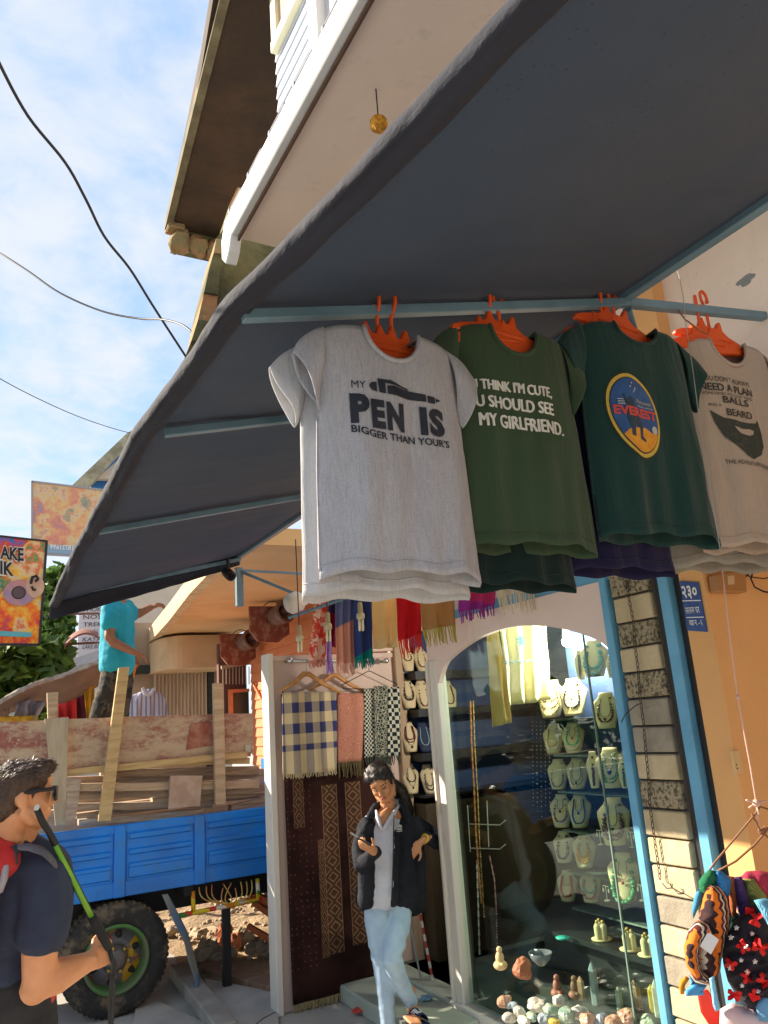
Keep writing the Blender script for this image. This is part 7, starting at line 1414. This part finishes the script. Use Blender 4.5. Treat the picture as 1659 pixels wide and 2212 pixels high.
def star(x, y, s):
    P = [onfl(x+s*(1 if i % 2 == 0 else .42)*sin(i*pi/5), y-s*(1 if i % 2 == 0 else .42)*cos(i*pi/5)) for i in range(10)]; MB().slab(P, -Vector(FW)*.005).build('star', M_star, FL)
for a in ((1590, 2003, 6), (1578, 2024, 6), (1609, 2042, 6), (1600, 2073, 5), (1630, 2076, 6), (1576, 2090, 6), (1613, 2099, 6), (1602, 2128, 5), (1624, 2016, 5), (1637, 2140, 5)): star(*a)
piece('yarn_tassel', 'pale blue yarn tassel at the right edge above the butterfly cloth', 'tassel', knit('pale_blue_yarn', (.16, .42, .58), (.10, .30, .46), 60), [(1628, 1945), (1650, 1940), (1690, 1950), (1690, 2020), (1660, 2000), (1640, 1965)], -.19, .02)
piece('felt_cloth', 'blue felt piece below the ear flap hat', 'cloth', mat('blue_felt', (.08, .34, .66), .9, (.05, .26, .55), 8), [(1488, 2106), (1502, 2122), (1528, 2128), (1520, 2140), (1521, 2150), (1482, 2152), (1480, 2140), (1492, 2128)], -.05, .02)
piece('yarn_tassel', 'orange tassel left of the blue felt piece', 'tassel', mat('orange_yarn', (.75, .28, .01), .9, (.60, .2, .01), 20), [(1470, 2116), (1482, 2108), (1490, 2114), (1480, 2128), (1478, 2148), (1470, 2148), (1466, 2132)], -.03, .015)
piece('ribbon_loop', 'light blue ribbon loop beside the butterfly cloth', 'ribbon', mat('sky_ribbon', (.22, .52, .75), .7), [(1532, 2114), (1542, 2108), (1548, 2140), (1556, 2180), (1546, 2186), (1540, 2172), (1536, 2140)], -.17, .008)
piece('pale_cloth', 'white and pink cloth at the lower right corner', 'cloth', mat('white_pink_cloth', (.70, .50, .50), .9, (.62, .05, .06), 7, .48, .6), [(1555, 2180), (1580, 2165), (1612, 2175), (1690, 2185), (1690, 2300), (1552, 2300)], -.04, .05)
piece('blue_cloth', 'dusty blue cloth under the butterfly cloth at the right edge', 'cloth', mat('dusty_blue_cloth', (.12, .30, .52), .9), [(1630, 2165), (1650, 2140), (1690, 2130), (1690, 2215), (1640, 2205)], -.10, .04)
o = MB(); o.slab([atd(x, y, HD+.06) for x, y in ((1508, 2146), (1530, 2140), (1552, 2170), (1570, 2260), (1562, 2262), (1516, 2190))], Vector(FW)*.012); tag(o.build('red_board', mat('red_board', (.68, .03, .015), .45), None, bev=.003), 'red board edge standing below the hat bundle', 'board')
# wire hanger and strings
HG = thing('wire_hanger', 'brown twisted wire hanger carrying the hat bundle', 'hanger', atd(1638, 1760, HD))
M_brwire = mat('rusty_wire', (.22, .09, .035), .6)
h_ = lambda x, y, d=0: atd(x, y, HD+d)
MB().tube([h_(1524, 1892), h_(1545, 1862), h_(1630, 1760), h_(1640, 1745), h_(1638, 1735)], .0032, 6).build('wire', M_brwire, HG, smooth=True); MB().tube([h_(1532, 1892), h_(1590, 1860), h_(1630, 1825), h_(1655, 1795), h_(1660, 1788)], .0034, 6).build('wire', M_brwire, HG, smooth=True); MB().tube([h_(1624, 1758), h_(1640, 1790), h_(1660, 1810), h_(1720, 1850)], .0032, 6).build('wire', M_brwire, HG, smooth=True); MB().tube([h_(1640, 1742), h_(1700, 1760)], .003, 6).build('wire', M_brwire, HG)
MB().tube([h_(1655, 1786), h_(1640, 1800), h_(1650, 1793)], .006, 6).build('wire_tie', M_brwire, HG)
t = thing('pink_string', 'pale pink knotted string above the wire hanger', 'string', h_(1600, 1500))
M_str = mat('pink_twine', (.62, .38, .30), .8); MB().tube([h_(1560, 1230, .1), h_(1572, 1340, .08), h_(1582, 1420, .06), h_(1594, 1510, .04), h_(1620, 1650, .01), h_(1634, 1735), h_(1640, 1800)], .0028, 6).build('twine', M_str, t, smooth=True)
o = MB(); o.ell(h_(1594, 1506, .035), .007, 8, 6); o.ell(h_(1634, 1735, -.005), .012, 8, 6)
for a, b in (((1634, 1735), (1612, 1728)), ((1634, 1735), (1655, 1730)), ((1634, 1735), (1618, 1745)), ((1634, 1738), (1640, 1760))): o.tube([h_(*a), h_(*b, -.01)], .003, 5)
o.build('knot', M_str, t, smooth=True)
# blue number plate on the pier
NP = thing('number_plate', 'torn blue house number plate with white numerals on the ochre pier', 'sign', (2.83, 2.34, 2.2))
npl = lambda x, y, d=0.0: at(x, y, 0, 2.842-d)
MB().slab([npl(x, y) for x, y in ((1468, 1255), (1508, 1258), (1527, 1365), (1484, 1362))], (.006, 0, 0)).build('plate', mat('plate_blue', (.02, .055, .22), .45, (.03, .08, .26), 30), NP)
def plate_txt(txt, a, b, c_, b_=.02):
    vs, fs = text_mesh(txt, 1.0, b_); X = [v[0] for v in vs]; x0, x1, y1 = min(X), max(X), max(v[1] for v in vs); A, B, C_ = npl(*a, .003), npl(*b, .003), npl(*c_, .003); o = MB(); o.add([A+(B-A)*((v[0]-x0)/(x1-x0))+(C_-A)*(v[1]/y1) for v in vs], fs); o.build('lettering', M_inkw, NP, fix=False)
plate_txt('\u0968\u0969\u0966', (1475, 1291), (1507, 1289), (1471, 1266), .03); plate_txt('\u0938\u0932\u093e\u092e \u0918\u0930', (1482, 1326), (1512, 1324), (1480, 1313), .0); plate_txt('\u0935\u0921\u093e \u0928. - \u096c', (1490, 1351), (1518, 1350), (1488, 1340), .01)
for y in (1297, 1333): o = MB(); o.slab([npl(1474+(y-1297)*.25, y, .002), npl(1513+(y-1297)*.18, y-1, .002), npl(1513+(y-1297)*.18, y+1, .002), npl(1474+(y-1297)*.25, y+2, .002)], (.002, 0, 0)); o.build('line', M_inkw, NP)
# box, cables and outlet on the reveal
RY = 2.262
rv = lambda x, y, d=0.0: at(x, y, 1, RY-d)
bx = thing('junction_box', 'tan meter box with a small white switch high on the ochre wall', 'box', rv(1550, 1265))
o = MB(); o.slab([rv(1528, 1245), rv(1590, 1236), rv(1594, 1283), rv(1534, 1282)], (0, -.05, 0)); o.build('box_body', mat('tan_box', (.38, .19, .07), .6), bx, bev=.004); o = MB(); o.slab([rv(1572, 1244, .052), rv(1586, 1243, .052), rv(1587, 1262, .052), rv(1573, 1263, .052)], (0, .01, 0)); o.build('switch', mat('pale_switch', (.55, .42, .25), .5), bx)
ot = thing('wall_outlet', 'cream socket plate on the ochre wall', 'outlet', rv(1590, 1650)); o = MB(); o.slab([rv(1575, 1622), rv(1592, 1620), rv(1602, 1670), rv(1584, 1672)], (0, -.012, 0)); o.build('plate', mat('cream_plate', (.66, .45, .22), .5), ot, bev=.002)
for x, y in ((1591, 1652), (1593, 1660)): o = MB(); o.ell(rv(x, y, .013), .003, 6, 4); o.build('hole', M_black, ot)
tag(MB().tube([rv(x, y, .03) for x, y in ((1592, 1240), (1605, 1250), (1618, 1240), (1630, 1225), (1622, 1250), (1630, 1268), (1650, 1278), (1680, 1282))], .004, 6).build('loose_cable', M_wire, None, smooth=True), 'loose black cable looping on the ochre wall at the right edge', 'cable')
tag(MB().tube([rv(x, y, .03) for x, y in ((1600, 1232), (1620, 1246), (1650, 1250), (1690, 1240))], .003, 6).build('loose_cable', M_wire, None, smooth=True), 'second thinner black cable above the looping one', 'cable')
# chain on the stone pillar
CH = thing('pillar_chain', 'thin rusty chain hanging down the front of the stone pillar', 'chain', (2.82, 2.7, 2.0)); cp = [(1354, 1262), (1358, 1290), (1368, 1340), (1372, 1400), (1378, 1440), (1382, 1500), (1390, 1560), (1395, 1620), (1400, 1670), (1404, 1740), (1412, 1800), (1424, 1880), (1426, 1900)]
P = [at(x, y, 0, 2.822) for x, y in cp]; seg_l = .024; k = 0; M_ch = mat('chain_rust', (.05, .035, .025), .6); lm = None
dist = [0]
for a, b in zip(P, P[1:]): dist.append(dist[-1]+(b-a).length)
while k*seg_l < dist[-1]:
    s_ = k*seg_l; i = max(j for j in range(len(P)) if dist[j] <= s_+1e-9); i = min(i, len(P)-2); c_ = P[i].lerp(P[i+1], (s_-dist[i])/(dist[i+1]-dist[i])); 
    if lm is None:
        lk = MB(); lk.tube([Vector((.0, .006*cos(a), .014*sin(a))) for a in np.linspace(0, 2*pi, 10, endpoint=False)], .0021, 5, closed=True); l0 = lk.build('link', M_ch, CH, fix=True); lm = l0.data
        for v in lm.vertices: v.co += Vector((2.82, 2.7, 2.0))
        l = l0
    else: l = l0.copy(); COL.objects.link(l)
    l.location = c_-Vector((2.82, 2.7, 2.0)); l.rotation_euler = (0, 0, (k % 2)*1.4+.2); k += 1
MB().tube([P[0]+Vector((-.004, .016*cos(a), .02*sin(a))) for a in np.linspace(0, 2*pi, 14, endpoint=False)], .0025, 5, closed=True).build('ring', M_ch, CH)
MB().tube([at(x, y, 0, 2.81) for x, y in ((1431, 1908), (1440, 1919), (1452, 1918), (1452, 1910), (1446, 1908), (1452, 1918), (1470, 1928), (1476, 1930))], .0028, 6).build('hook_wire', M_ch, CH, smooth=True)
tag(MB().tube([at(x, y, 0, 2.80) for x, y in ((1342, 1560), (1352, 1542), (1372, 1525), (1381, 1520))], .0025, 6).build('thin_wire', M_wire, None, smooth=True), 'short black wire sticking out across the blue post', 'wire')
# the other side of the street: a clipped hedge that the window mirrors
HE = thing('street_hedge', 'long green hedge on the far side of the street', 'hedge', (-9, 12, 0)); rng = random.Random(2); mbs = [MB(), MB(), MB()]
for k in range(34): leafcloud(mbs, (-9+.4*rng.random(), -6+k*1.2, 1.3), (.8, 1.0, 1.3), 60, .55, rng)
cr2 = MB()
for m, b in zip(M_leafs, mbs): cr2.use(m).add(b.v, b.f)
stuff(cr2.build('foliage', None, HE, fix=False))
# soffit scars
o = MB()
for k in range(6): x, y = RNG.uniform(1600, 1640), RNG.uniform(596, 612); o.ell(at(x, y, 0, 2.929), (.004, .03, .012), 6, 4)
o.build('scuff', mat('scuff_grey', (.22, .24, .24), .8), SHOP)
